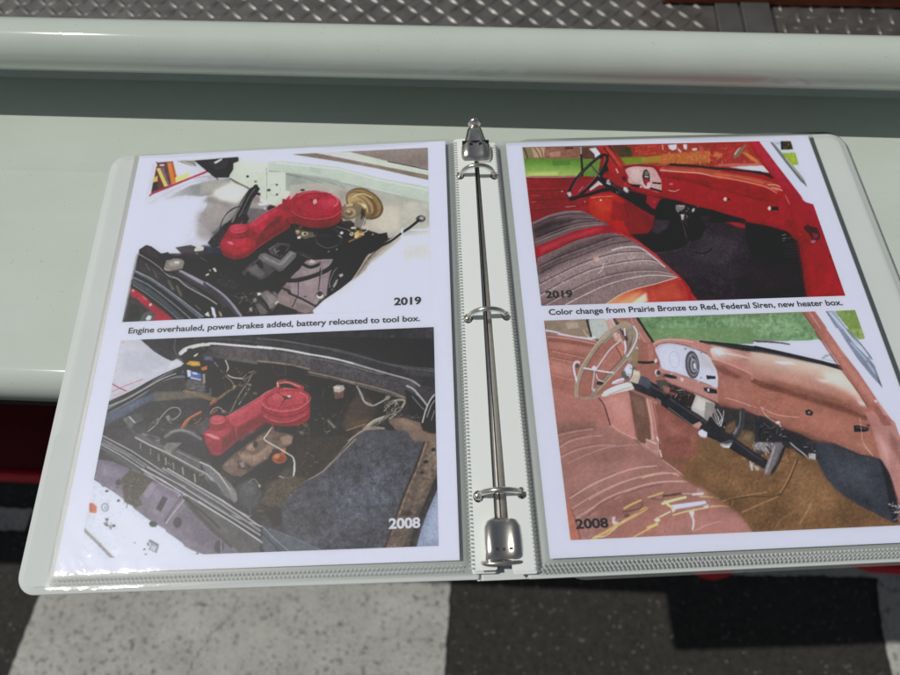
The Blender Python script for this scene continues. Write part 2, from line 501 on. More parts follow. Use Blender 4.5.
def place(vf, dy, dz=0, dx=0):
    return [(x + dx, y + dy, z + dz) for x, y, z in vf[0]], vf[1]
lv1 = link('lever', mesh('lever', *place(lever(-1, False), -120.8, 2.6), True), M_STEEL, mech, FB)
bm_ = []
for sx in (-3.6, 0, 3.6):
    bm_.append(box(sx - .8, sx + .8, -137.9, -136.6, 6.3 if sx else 5.0, 7.9 if sx else 5.6))
link('lever_slot', mesh('lever_slot', *merge(*bm_)), M_GAP, lv1, FB)
lip = []
for k in range(17):
    a = math.pi * k / 16
    lip.append((11.2 * math.cos(a), -143.3 - 1.0 * math.sin(a), 1.6 + 4.6 * math.sin(a) ** .8))
link('lever_lip', mesh('lever_lip', *tube(lip, 1.25, 10), True), M_STEEL, lv1, FB)
link('lever_tab', mesh('lever_tab', *merge(box(-11, -3.4, -147.5, -144.2, -3, 0.6), box(3.6, 10.8, -146.5, -144.2, -3, 1.2))), simple('dark_steel', (0.1, 0.1, 0.1), 0.35, 0.8), lv1, FB)
lv2 = link('lever', mesh('lever', *place(lever(1, True), 119.5, 1.6), True), M_STEEL, mech, FB)
knob = []
for k in range(9):
    a = math.pi * k / 8
    knob.append(Vector((0, 148.2 - 3.2 * math.cos(a), 9.8)))
kv, kf = tube(knob, [0.2] + [4.6 * math.sin(math.pi * k / 8) for k in range(1, 8)] + [0.2], 18)
link('lever_knob', mesh('lever_knob', kv, kf, True), M_STEEL, lv2, FB)
link('lever_slot', mesh('lever_slot', *merge(box(-4.4, -2.2, 129.6, 131, 5.5, 9.8), box(2.2, 4.4, 129.6, 131, 5.5, 9.8), box(-9.2, 9.2, 132.2, 132.9, 5.5, 9.6))), M_GAP, lv2, FB)

# ------------------------------------------------------------------ sheet protectors
def hsh(x, y, s):
    return math.sin(x * .031 + s) * math.cos(y * .027 + s * 1.7) + .5 * math.sin(x * .083 - y * .051 + s * 2.3) + .3 * math.sin(y * .13 + x * .017 + s)
HOLES = (292.5 - 184.5, 0, -108)
def curve_mesh(name, loops, z):
    cu = bpy.data.curves.new(name, 'CURVE'); cu.dimensions = '2D'; cu.fill_mode = 'FRONT'
    for P in loops:
        sp = cu.splines.new('POLY'); sp.points.add(len(P) - 1); sp.use_cyclic_u = True
        for q, (x, y) in zip(sp.points, P):
            q.co = (x, y, 0, 1)
    o = bpy.data.objects.new(name, cu); COL.objects.link(o)
    dg = bpy.context.evaluated_depsgraph_get(); dg.update()
    me = bpy.data.meshes.new_from_object(o.evaluated_get(dg)); me.name = name
    bpy.data.objects.remove(o)
    for v in me.vertices:
        v.co.z += z
    return me
def protector(side, off, label, group, seed, top=False):
    FX = FL if side == 'L' else FR
    root = empty('sheet_protector', label, 'sheet protector', FX @ Matrix.Scale(1000, 4), group)
    r = random.Random(seed)
    jx, jy = (0, 0) if top else (r.uniform(-1.2, 1.2), r.uniform(-1.6, .4))
    if side == 'L':
        a, c2, s0, s1 = -3.9, 222.4, 222.4, 235.4
    else:
        a, c2, s0, s1 = -7.6, 219.8, -20.0, -7.6
    b0, b1 = -6.6, 281.2
    def pz(u, v):
        x = a + (c2 - a) * u + jx; y = b0 + (b1 - b0) * v + jy
        inside = min(x + 1.5, PW + 1.5 - x, y + 1.5, PH + 1.5 - y)
        z = off + 0.42 if inside > 0 else off + 0.42 + max(-1.0, inside * .28)
        z += (0.16 if top else 0.03) * hsh(x, y, seed * .7)
        # slack plastic: cockled corner near the lower outer end, ripples along the bottom weld
        d = math.hypot(x - (8 if side == 'L' else 205), y - 2)
        z += 0.3 * math.exp(-d / 22) * (1 + math.sin(x * .42 + y * .3 + seed)) * .5
        if y < 3:
            z += .09 * (1 + math.sin(x * .16 + seed * 2)) * (3 - y) / 10
        if y > PH - 4:
            z += .5 * (1 + math.sin(x * .045 + seed)) * (y - PH + 4) / 6
        return (x, y, z)
    link('pocket', mesh('pocket', *grid(110, 130, pz), True), M_FILM, root, FX)
    # punched strip that the rings run through
    ox = [s0 + jx, s1 + jx]
    loops = [rrect(ox[0], b0 + 1 + jy, ox[1], b1 - 1 + jy, 1.2, 4)]
    inv = FX.inverted() @ FB
    for hy in HOLES:
        hx = -11.6 if side == 'L' else 11.6
        h = inv @ Vector((hx, hy - 0.6, 0))
        loops.append([(h.x + 2.9 * math.cos(t * .3927), h.y + 3.3 * math.sin(t * .3927)) for t in range(16)][::-1])
    link('hole_strip', curve_mesh('hole_strip', loops, off + 0.2), M_MILK, root, FX)
    if top or seed % 2 == 0:
        parts = []
        sx = s0 if side == 'L' else s1
        n = int((b1 - b0 - 4) / 2.1)
        for i in range(n):                     # serrated weld between pocket and strip
            y = b0 + 2 + i * 2.1 + jy
            parts.append(([(sx - 1.5 + jx, y, off + .35), (sx + 1.5 + jx, y - .55, off + .3), (sx + 1.5 + jx, y + .55, off + .3), (sx - 1.5 + jx, y + .9, off + .35), (sx + jx, y + .1, off + 1.0)], [(0, 1, 4), (1, 2, 4), (2, 3, 4), (3, 0, 4)]))
        link('side_weld', mesh('side_weld', *merge(*parts)), M_WELD, root, FX)
        parts = []
        n = int((c2 - a - 6) / 2.3)
        for row in range(2):
            for i in range(n):
                x = a + 3 + i * 2.3 + row * 1.15 + jx; y = b0 + 1.6 + row * 2.1 + jy
                parts.append(([(x - .65, y - .65, off + .1), (x + .65, y - .65, off + .1), (x + .65, y + .65, off + .12), (x - .65, y + .65, off + .12), (x, y, off + .5)], [(0, 1, 4), (1, 2, 4), (2, 3, 4), (3, 0, 4)]))
        link('bottom_weld', mesh('bottom_weld', *merge(*parts)), M_WELD, root, FX)
    return root
for side in 'LR':
    sn = 'left' if side == 'L' else 'right'
    for k in range(4):
        protector(side, -0.62 * (4 - k), 'clear sheet protector in the stack under the open %s page' % sn, 'sheet protectors stacked under the %s page' % sn, 2 * k + (7 if side == 'L' else 20))
tops = {'L': protector('L', 0, 'clear glossy sheet protector over the page with the engine photographs', None, 2, True),
        'R': protector('R', 0, 'clear glossy sheet protector over the page with the cab interior photographs', None, 4, True)}


# ------------------------------------------------------------------ picture painter (draws a print into an array of ink colours)
def homog(FX):
    # page millimetres -> the tracing coordinates the strokes below are given in
    def f(u, v):
        P = [FX[i][0] * u + FX[i][1] * v + FX[i][3] for i in range(3)]
        P[2] = P[2] - CAM_Z
        X = [sum(_M[j][i] * P[j] for j in range(3)) for i in range(3)]
        return 450 - F_PX * X[0] / X[2], 337.5 + F_PX * X[1] / X[2]
    return f
def srgb2lin(a):
    a = a / 255.0
    return np.where(a <= 0.04045, a / 12.92, ((a + 0.055) / 1.055) ** 2.4)
def boxblur(a, r):
    if r < 1:
        return a
    for ax in (0, 1):
        pad = [(0, 0)] * a.ndim; pad[ax] = (r + 1, r)
        c = np.cumsum(np.pad(a, pad, mode='edge'), axis=ax)
        n = a.shape[ax]
        hi = np.take(c, np.arange(2 * r + 1, 2 * r + 1 + n), axis=ax); lo = np.take(c, np.arange(0, n), axis=ax)
        a = (hi - lo) / (2 * r + 1)
    return a
def crom(P, closed, n=8):
    P = [np.array(p, float) for p in P]; out = []; L = len(P)
    for i in range(L if closed else L - 1):
        if closed:
            a, b_, c2, d = P[i - 1], P[i], P[(i + 1) % L], P[(i + 2) % L]
        else:
            a, b_, c2, d = P[max(i - 1, 0)], P[i], P[i + 1], P[min(i + 2, L - 1)]
        for k in range(n):
            t = k / n
            out.append(.5 * (2 * b_ + (c2 - a) * t + (2 * a - 5 * b_ + 4 * c2 - d) * t * t + (3 * b_ - a - 3 * c2 + d) * t ** 3))
    if not closed:
        out.append(P[-1])
    return out
class Print:
    SS = 3
    def __init__(s, x0, y0, x1, y1, base, seed):
        s.x0, s.y0 = x0, y0
        s.w, s.h = int((x1 - x0) * s.SS), int((y1 - y0) * s.SS)
        s.a = np.empty((s.h, s.w, 3)); s.a[:] = hexrgb(base)
        s.fx, s.fy, s.fs = 0, 0, 1
        s.rng = np.random.default_rng(seed)
    def cv(s, P):
        return [((s.fx + x / s.fs - s.x0) * s.SS, (s.fy + y / s.fs - s.y0) * s.SS) for x, y in P]
    def bb(s, P, m):
        X = [p[0] for p in P]; Y = [p[1] for p in P]
        return max(0, int(min(X) - m)), max(0, int(min(Y) - m)), min(s.w, int(max(X) + m) + 2), min(s.h, int(max(Y) + m) + 2)
    def put(s, box_, mask, col):
        x0, y0, x1, y1 = box_
        d = s.a[y0:y1, x0:x1]
        d += (col - d) * mask[..., None]
    def polymask(s, P, blur):
        m = int(blur * 2) + 2
        b_ = s.bb(P, m)
        if b_[2] <= b_[0] or b_[3] <= b_[1]:
            return b_, None
        yy, xx = np.mgrid[b_[1]:b_[3], b_[0]:b_[2]] + .5
        ins = np.zeros(xx.shape, bool)
        n = len(P)
        for i in range(n):
            xa, ya = P[i]; xb, yb = P[(i + 1) % n]
            if ya == yb:
                continue
            c = ((ya > yy) != (yb > yy)) & (xx < (xb - xa) * (yy - ya) / (yb - ya) + xa)
            ins ^= c
        mk = ins.astype(float)
        r = max(1, int(round(blur)))
        mk = boxblur(mk, r)
        if blur > 2:
            mk = boxblur(mk, r)
        return b_, mk
    def poly(s, P, col, blur=0, al=1, grad=None):
        Q = s.cv(P)
        b_, mk = s.polymask(Q, blur * s.SS / s.fs)
        if mk is None:
            return
        if grad:
            col2, pa, pb = grad
            (ax, ay), (bx, by) = s.cv([pa, pb])
            yy, xx = np.mgrid[b_[1]:b_[3], b_[0]:b_[2]] + .5
            t = np.clip(((xx - ax) * (bx - ax) + (yy - ay) * (by - ay)) / ((bx - ax) ** 2 + (by - ay) ** 2), 0, 1)
            col = np.array(hexrgb(col)) + t[..., None] * (np.array(hexrgb(col2), float) - np.array(hexrgb(col)))
            s.put(b_, mk * al, col)
        else:
            s.put(b_, mk * al, np.array(hexrgb(col), float))
    def line(s, P, col, w, blur=0, al=1):
        Q = s.cv(P); r = w * s.SS / s.fs / 2; soft = max(.9, blur * s.SS / s.fs)
        b_ = s.bb(Q, r + soft + 2)
        if b_[2] <= b_[0] or b_[3] <= b_[1]:
            return
        yy, xx = np.mgrid[b_[1]:b_[3], b_[0]:b_[2]] + .5
        d = np.full(xx.shape, 1e9)
        for (xa, ya), (xb, yb) in zip(Q, Q[1:]):
            dx, dy = xb - xa, yb - ya; q = dx * dx + dy * dy + 1e-9
            t = np.clip(((xx - xa) * dx + (yy - ya) * dy) / q, 0, 1)
            d = np.minimum(d, (xx - xa - t * dx) ** 2 + (yy - ya - t * dy) ** 2)
        d = np.sqrt(d)
        s.put(b_, np.clip((r - d) / soft + .5, 0, 1) * al, np.array(hexrgb(col), float))
    def ell(s, cx, cy, rx, ry, rot=0, n=40):
        c, sn = math.cos(math.radians(rot)), math.sin(math.radians(rot))
        return [(cx + rx * math.cos(t) * c - ry * math.sin(t) * sn, cy + rx * math.cos(t) * sn + ry * math.sin(t) * c) for t in np.linspace(0, 2 * math.pi, n, endpoint=False)]
    def mottle(s, P, amp, sc, tint=None, blur=4):
        b_, mk = s.polymask(s.cv(P), blur * s.SS / s.fs)
        if mk is None:
            return
        h, w = mk.shape
        r = max(1, int(sc * s.SS / s.fs))
        g = boxblur(s.rng.standard_normal((h, w)), r); g = boxblur(g, r); g /= g.std() + 1e-9
        g2 = boxblur(s.rng.standard_normal((h, w)), max(1, r // 3)); g2 /= g2.std() + 1e-9
        g = (g + .6 * g2) * amp * .6 * mk
        d = s.a[b_[1]:b_[3], b_[0]:b_[2]]
        if tint:
            k = np.clip(g, 0, 1)[..., None]
            d += (np.array(hexrgb(tint), float) - d) * k
        else:
            d *= np.clip(1 + g[..., None], .2, 2)
    def clutter(s, P, n, cols, l0, l1, w0, w1, ang=None, soft=False):
        r = random.Random(int(s.rng.integers(1 << 30)))
        X = [p[0] for p in P]; Y = [p[1] for p in P]
        k = 0; tries = 0
        while k < n and tries < n * 30:
            tries += 1
            x, y = r.uniform(min(X), max(X)), r.uniform(min(Y), max(Y))
            ins = False
            for (xa, ya), (xb, yb) in zip(P, P[1:] + P[:1]):
                if (ya > y) != (yb > y) and x < (xb - xa) * (y - ya) / (yb - ya) + xa:
                    ins = not ins
            if not ins:
                continue
            a = math.radians(ang + r.uniform(-25, 25)) if ang is not None else r.uniform(0, math.pi)
            L = r.uniform(l0, l1); c = r.choice(cols); w = r.uniform(w0, w1)
            dx, dy = math.cos(a) * L / 2, math.sin(a) * L / 2
            if soft:
                s.line([(x - dx, y - dy), (x + dx, y + dy)], c, w, max(3.0, w * .8), r.uniform(.15, .5))
                k += 1
                continue
            al = r.uniform(.3, .75)
            px, py = s.cv([(x, y)])[0]
            loc = s.a[min(max(int(py), 0), s.h - 1), min(max(int(px), 0), s.w - 1)] * .5
            dark = '%02x%02x%02x' % tuple(int(min(255, max(0, v))) for v in loc)
            if r.random() < .5:
                bnd = r.uniform(-.12, .12) * L
                Q = crom([(x - dx, y - dy), (x - bnd * math.sin(a), y + bnd * math.cos(a)), (x + dx, y + dy)], False, 3)
                s.line([(p[0] + w * .5, p[1] + w * .9) for p in Q], dark, w, 2.0, .6)
                s.line(Q, c, w, 1.6, al)
            else:
                L *= .38
                Q = [(x + L * r.uniform(.5, 1) * math.cos(t + a), y + .62 * L * r.uniform(.5, 1) * math.sin(t + a)) for t in (0, 1.2, 2.5, 3.6, 5)]
                s.poly([(p[0] + w * .6, p[1] + w) for p in Q], dark, 1.6, .6)
                s.poly(Q, c, 1.4, al)
                s.poly([(x + (p[0] - x) * .5 - w * .2, y + (p[1] - y) * .4 - w * .4) for p in Q], 'd0ccc8', 1.4, al * .22)
            k += 1
    def run(s, txt):
        """F ox oy scale | P/S hex blur alpha : pts (S smooth) | G hex hex2 blur alpha x,y x,y : pts (H smooth) |
        L/M hex width blur alpha : pts (M smooth) | E hex blur alpha : cx,cy rx,ry rot | N amp scale tint|- : pts | K n l0 l1 w0 w1 ang|- hexes : pts"""
        for ln in txt.strip().splitlines():
            ln = ln.split('#')[0].strip()
            if not ln:
                continue
            hd, _, pt = ln.partition(':')
            h = hd.split()
            pts = [tuple(float(q) for q in t.split(',')) for t in pt.split()]
            k = h[0]
            if k == 'F':
                s.fx, s.fy, s.fs = (float(v) for v in h[1:4])
            elif k in 'PS':
                s.poly(crom(pts, True) if k == 'S' else pts, h[1], float(h[2]), float(h[3]))
            elif k in 'GH':
                pa, pb = [tuple(float(q) for q in t.split(',')) for t in h[5:7]]
                s.poly(crom(pts, True) if k == 'H' else pts, h[1], float(h[3]), float(h[4]), (h[2], pa, pb))
            elif k in 'LM':
                s.line(crom(pts, False) if k == 'M' else pts, h[1], float(h[2]), float(h[3]), float(h[4]))
            elif k == 'E':
                (cx, cy), (rx, ry) = pts[:2] if len(pts) == 2 else (pts[0], pts[1])
                s.poly(s.ell(cx, cy, rx, ry, float(h[4]) if len(h) > 4 else 0), h[1], float(h[2]), float(h[3]))
            elif k == 'O':   # ring outline: O hex width alpha rot : c r
                (cx, cy), (rx, ry) = pts
                q = s.ell(cx, cy, rx, ry, float(h[4])); s.line(q + q[:1], h[1], float(h[2]), 0, float(h[3]))
            elif k == 'N':
                s.mottle(pts, float(h[1]), float(h[2]), None if h[3] == '-' else h[3])
            elif k in 'KT':   # T: soft flecks, K: small hard bits with a dark side
                s.clutter(pts, int(h[1]), h[7:], float(h[2]), float(h[3]), float(h[4]), float(h[5]), None if h[6] == '-' else float(h[6]), k == 'T')
    def finish(s, sat, lift, gain, tex, tint=(1, 1, 1)):
        a = s.a
        a *= np.array(tint)
        b1 = boxblur(boxblur(a, 5), 5); b2 = boxblur(boxblur(a, 18), 18)
        a[:] = .74 * a + .15 * b1 + .11 * b2             # soft tonal transitions of a real print
        a += (a - boxblur(boxblur(a, 4), 4)) * .35
        a[:] = (a - 118) * 1.08 + 118
        m = np.clip((a[..., 0] - a[..., 1] - 60) / 70, 0, 1)   # printed reds lean to crimson
        a[..., 0] *= 1 - .07 * m; a[..., 2] += 9 * m
        wt = np.clip(1.05 - (a @ np.array([.3, .59, .11])) / 190, .12, 1)
        for rad, am in ((60, tex * 1.5), (26, tex * 1.2), (12, tex * 1.1), (4, tex * 1.1), (2, tex * 1.3), (1, tex * 1.2)):
            g = boxblur(boxblur(s.rng.standard_normal((s.h, s.w)), rad), rad); g /= g.std()
            a *= 1 + am * (g * wt)[..., None]
        lum = a @ np.array([.3, .59, .11])
        a += (lum[..., None] - a) * (1 - sat)
        s.a = np.clip(a * gain + lift, 0, 255)
    def sample(s, X, Y):
        gx = np.clip((X - s.x0) * s.SS - .5, 0, s.w - 1.001); gy = np.clip((Y - s.y0) * s.SS - .5, 0, s.h - 1.001)
        i, j = gx.astype(int), gy.astype(int); fx, fy = (gx - i)[..., None], (gy - j)[..., None]
        A = s.a
        return (A[j, i] * (1 - fx) + A[j, i + 1] * fx) * (1 - fy) + (A[j + 1, i] * (1 - fx) + A[j + 1, i + 1] * fx) * fy
PIC1 = Print(120, 140, 440, 330, '3a383c', 1)
PIC1.run('''
F 0 0 1
P c9cbda 0 1 : 118,140 442,140 442,332 118,332
F 120 130 5
# fender sheen and shade
P b9bcc4 14 .8 : 235,345 330,290 430,240 560,240 650,290 600,350 430,345
S 908c90 26 .75 : 440,350 560,330 650,350 620,430 540,500 430,560 300,596 290,570 350,480 400,400
S b3b2b6 20 .7 : 250,345 400,275 470,250 540,270 440,330 340,345
S d9dbd8 12 .9 : 480,310 560,280 640,300 600,350 520,345
S 7d787c 20 .6 : 430,520 540,440 640,390 660,450 500,540 380,590
P d3d6ea 30 .8 : 160,380 330,360 340,470 260,580 120,560
# truck window corner
P c8cbd8 2 1 : 262,155 390,160 440,208 275,265
L 8d90a4 4 1 .8 : 150,366 230,318 300,282 380,250 470,236
L 777b90 3 1 .7 : 300,265 400,236 470,228
P 6a3b42 1 1 : 180,160 265,158 282,262 155,326
P d9c262 1 1 : 180,188 204,183 240,272 216,284
P d6762c 1 1 : 232,163 262,160 284,258 262,266
P 7d5a6d 1 1 : 206,188 232,182 258,268 240,274
P e2ce74 1 1 : 272,238 350,214 342,236 282,262
P cfae58 1 1 : 170,235 192,228 205,262 166,262
P 352d30 1 1 : 158,268 186,260 192,302 156,324
L b03048 11 1 1 : 152,327 300,262 436,206
L e8e8f0 9 2 .9 : 188,176 230,172
P 9f9b96 1 1 : 285,153 372,155 392,188 352,184
L e0e0e0 4 1 .8 : 300,152 372,182
# dark cloth
P 29272a 1 1 : 372,154 592,134 594,166 548,182 546,236 470,236 430,196
P d6d8e0 1 1 : 468,162 510,142 512,152 474,168
K 14 20 60 3 8 - 1c1a1d 3b393c 45434a : 380,158 580,140 560,180 530,230 470,230
# cowl
S c6cfcb 2 1 : 545,185 590,158 640,150 760,160 910,170 910,370 810,384 750,350 690,310 640,292 600,262 552,240
P dfe5e2 8 .8 : 560,165 910,125 910,180 700,160 590,165
L 8f9894 3 .5 1 : 732,190 732,350
L a8b0ac 3 1 .9 : 820,210 822,350
E 2e2e2e 1 1 : 637,232 8,6
E 2e2e2e 1 1 : 682,220 8,6
E 2a2a2a 1 1 : 745,300 9,7
E 3a3a3a 1 1 : 786,274 6,5
E 3a3a3a 1 1 : 786,324 6,5
O 98a19d 3 .9 0 : 770,296 35,36
L 6f5f55 8 2 .9 : 552,244 600,270 645,294
L 4b4244 7 2 .9 : 690,318 740,356 800,384
P a59aa0 5 .8 : 640,300 690,320 770,372 690,370 650,350
P dcdce4 1 .9 : 690,368 738,364 738,374 700,378
E 56524f 2 1 : 680,262 18,14
# hoses
P 6a676d 8 .9 : 630,385 690,350 800,384 720,430 640,455
S 37343a 6 1 : 450,545 500,480 560,470 640,435 655,470 560,520 520,580
M 252328 46 1 1 : 686,288 650,328 622,372 600,420 570,462 520,505
M 57575d 9 2 .9 : 676,292 640,330 612,378 588,425 560,460
M 6c6c74 4 1 .7 : 690,300 658,338 634,382 612,425
M 302f37 5 .5 1 : 500,492 512,450 540,415 580,388 612,380
M 2a282c 22 1 1 : 610,470 640,440 625,400
''')
PIC1.run('''
F 280 130 5
# hood edge strips, firewall
P 8b807f 1 1 : -60,100 350,96 745,84 745,196 560,162 350,112
P a39a98 12 .5 : 420,100 745,86 745,130 560,130
P c4cdca 1 1 : 250,112 350,110 560,162 745,196 745,228 480,176
L 35393a 5 1 .9 : 540,158 640,178 745,200
P 84796b 2 1 : 60,122 150,110 330,145 560,190 742,226 742,252 480,192 300,160
P d6d9ea 2 1 : -40,132 60,124 300,160 480,192 745,252 745,284 500,240 280,188 0,154 -60,160
P b7c3be 2 1 : -60,160 0,154 300,186 500,240 745,284 745,364 500,302 240,240 0,206 -60,200
P a0a8a6 3 1 : -60,200 0,206 240,240 500,302 745,364 748,480 540,535 330,520 240,330 0,300
P b9b9b4 14 .9 : 520,320 745,370 748,500 560,530 480,470
L d7dedb 7 2 .8 : -20,164 300,196 500,252 742,300
L 8b9592 5 2 .8 : 0,214 200,248 320,288
L 7c8582 4 1 .8 : 30,220 230,270 300,292
P adb8b4 2 .9 : 146,180 200,196 205,222 150,208
N .05 30 - : 0,206 745,364 748,480 540,535 330,520 240,330 0,300
# big white right fender
P cfd2e0 3 1 : 540,560 748,484 752,700 752,930 160,930 380,700
P b4babb 8 .8 : 640,490 748,482 750,520 600,530
P c6cad2 16 .8 : 560,570 740,560 750,640 560,700 420,740
L e4e7f0 8 3 .8 : 660,500 748,498
# booster
E 675842 1 1 22 : 420,368 100,74
O a18c69 9 .9 22 : 418,366 84,60
E 7b6a4f 2 1 22 : 408,366 74,54
O bfa883 7 .8 22 : 396,364 56,44
E 927d5c 2 1 22 : 388,368 50,40
M d6c49c 7 2 .8 : 345,325 390,300 440,305
M 3b3126 8 3 .8 : 430,440 490,415 512,370
E 8b7c6a 2 1 : 352,412 46,36
E b5a88e 3 .9 : 338,400 18,12
O 4a4036 4 .8 0 : 350,424 24,14
K 26 10 30 3 7 - 3a3430 c8bfae 5a4c3c 8f8168 1f1d1d : 310,390 400,370 440,400 420,470 330,450
''')
PIC1.run('''
F 0 0 1
P 2b292d 1.2 1 : 139,251 148,246 158,251 166,255 180,250 194,246 214,246 226,236 236,222 260,210 290,225 340,216 352,224 388,235 374,252 362,268 350,282 334,296 322,302 312,314 220,319 122,325 130,290
K 120 6 20 .4 1.2 - 3d3b41 4a474d 1c1b1e 16151a 57545a 302e33 : 200,248 262,214 340,218 380,238 345,285 315,312 220,318 190,290 160,262
F 120 220 5
# radiator and grille
P 1f1d22 2 1 : 100,147 145,125 232,176 224,236 95,172
L 4a484f 6 2 .8 : 104,150 146,130 226,178
S 18171b 10 1 : 320,180 400,170 470,240 400,290 330,260
P 2e2d31 1 1 : 92,184 230,258 480,420 484,496 400,498 75,268
L 46454c 8 1 .9 : 96,188 228,262 330,325
L 5a5a62 7 1 .8 : 250,270 360,335 470,410
L 19181b 10 2 .9 : 90,205 230,285 470,445
K 26 30 70 4 9 80 46444a 1b1a1d 3a393f 232226 : 100,205 230,280 460,440 440,480 250,380 90,250
L 585f6c 15 1 1 : 76,262 130,282 200,326 330,420 420,500
L 878d9c 5 1 .9 : 80,258 132,278 204,322 334,416
L 17171a 14 1 1 : 72,288 130,312 200,360 300,440 360,500
L 5f636e 15 1 1 : 68,312 130,345 190,392 280,468 320,502
L 888b96 4 1 .8 : 72,306 134,340 196,388 286,464
L 1b1b1e 12 1 1 : 60,332 130,372 200,430 290,505
P b0242f 1 1 : 56,345 78,350 152,420 276,502 165,508 142,442 62,384
L dc6a6c 5 1 .8 : 70,352 150,424
P 38393b 1 1 : 48,380 100,400 142,442 164,508 20,522
E 8b8c92 2 1 : 146,490 14,14
E 55575a 3 1 : 110,495 22,16
M 5c596b 26 1 1 : 300,262 410,318 500,372 560,430 602,486
M a09fb4 8 2 .9 : 304,254 416,310 506,364 566,424 604,476
M 1d1c20 8 2 .9 : 300,284 400,336 486,390 540,440
E 8d8b8b 1 1 -6 : 269,224 50,30
E aeaba8 2 .9 -6 : 276,216 34,18
K 12 8 22 3 7 - 6a6868 c9c7c4 55504e : 232,205 300,200 310,236 250,246
P c9c9c6 1 1 : 370,140 402,128 422,134 420,154 374,160
L 8a8a88 3 1 .8 : 380,142 410,142
M 1a191c 40 4 .9 : 240,165 300,140 400,110 480,150 500,190
M 494850 8 3 .6 : 250,150 330,130 420,160
K 16 8 22 4 8 - e2e2e2 b9b3b3 8a8684 2a2a2a : 400,200 480,230 490,270 430,290
# block, manifold, alternator
P 4b494f 4 1 : 600,270 650,220 760,135 900,85 915,180 820,270 720,330 620,300
M 89878f 44 2 1 : 690,178 740,214 810,232 850,200 915,140
M a9a7b0 10 3 .8 : 700,168 745,200 808,215 846,185
L 2a282d 16 3 .9 : 640,240 700,270 780,290
E 77747b 4 .9 : 640,262 34,24
E 5e5b62 3 1 : 735,405 60,62
E 8b888e 5 .8 : 752,390 36,34
L 232226 12 1 1 : 700,360 760,470
L 232226 9 1 1 : 660,400 700,470
L d8d4d4 9 1 .9 : 684,374 708,368
K 60 12 44 3 8 - 6a676d 1a191c 8e8a8c 3b393e 55525a 121114 b0a8a0 : 600,280 720,320 800,280 830,330 760,440 640,470 560,380
# floor seen through the bay
P 8a7f85 1 1 : 815,340 905,255 910,430 780,462 770,420
L 2b292d 8 1 1 : 815,345 915,400
L 3a373b 5 1 1 : 880,310 890,360 870,400
F 280 220 5
P 8d8087 1 1 : 20,350 60,290 190,198 272,194 268,230 235,300 210,390 150,450 90,470 0,380
P 9a8e94 6 .8 : 90,300 180,230 200,300 100,420
P d9d5d8 1 .9 : 130,212 160,200 178,212 150,222
M 232125 26 1 1 : 30,298 120,296 200,272 250,240 284,190
M 4b484d 7 2 .8 : 60,288 140,284 210,258
M 211f23 16 1 1 : 110,225 160,240 200,232
L 5a5256 3 1 .8 : 90,310 96,370 70,440
L 2a272b 15 1 1 : 10,345 100,390 190,432
P 726a6c 2 1 : 0,380 100,405 180,440 165,466 0,440
N .12 8 - : 20,350 190,198 272,194 210,390 90,470 0,380
E 55504e 1 1 : 200,382 24,20
E cfcac8 1 1 : 200,378 18,13
M b9b4b4 6 1 .9 : 60,110 48,134 90,160 160,190 208,214
M 4a474a 9 1 1 : 208,214 206,270 196,350
# dark side of the bay by the fender
P 1c1b1f 1 1 : 272,165 350,100 400,60 470,70 532,90 470,160 430,192 400,250 352,302 240,372 244,330 272,250
M 49474d 6 1 .8 : 244,360 250,310 275,270
L c5c2c6 5 1 .8 : 262,320 300,280
L a6a3a8 4 1 .8 : 280,326 312,270
K 30 12 40 3 7 - 36343a 57555c 0f0e11 2a282e 7a777e : 280,180 440,70 500,95 420,200 300,330 250,350
E 161518 2 1 : 240,90 62,50
O 4d4a50 6 .8 0 : 244,80 58,40
K 34 8 26 4 9 - b8995e d6bb80 7a623a 3a3026 a88848 : 345,70 400,30 440,60 400,130 350,150
K 22 8 24 4 8 - c9bfb0 8a7a62 5a4a3a b09a72 f0ece6 : 70,40 140,30 180,70 120,90
E ded9d6 1 1 : 95,88 10,7
M 7b736a 12 2 1 : 540,92 470,150 436,182 414,230 380,280
M b3aca4 5 2 .7 : 470,162 440,190 418,236 376,286
M 262326 13 1 1 : 704,-6 640,44 560,92 500,124 460,160
E 4d4d50 1 1 : 704,-6 24,17
E a9a9ac 2 1 : 708,-9 11,8
E 1c1c1e 1 1 : 692,2 9,7
P d2d4e2 22 .9 : 560,140 748,80 752,420 400,460 300,420 460,260
P bcc0c4 14 .6 : 600,150 745,110 748,180 560,230
L c3c7cf 8 3 .9 : 640,170 748,160
''')
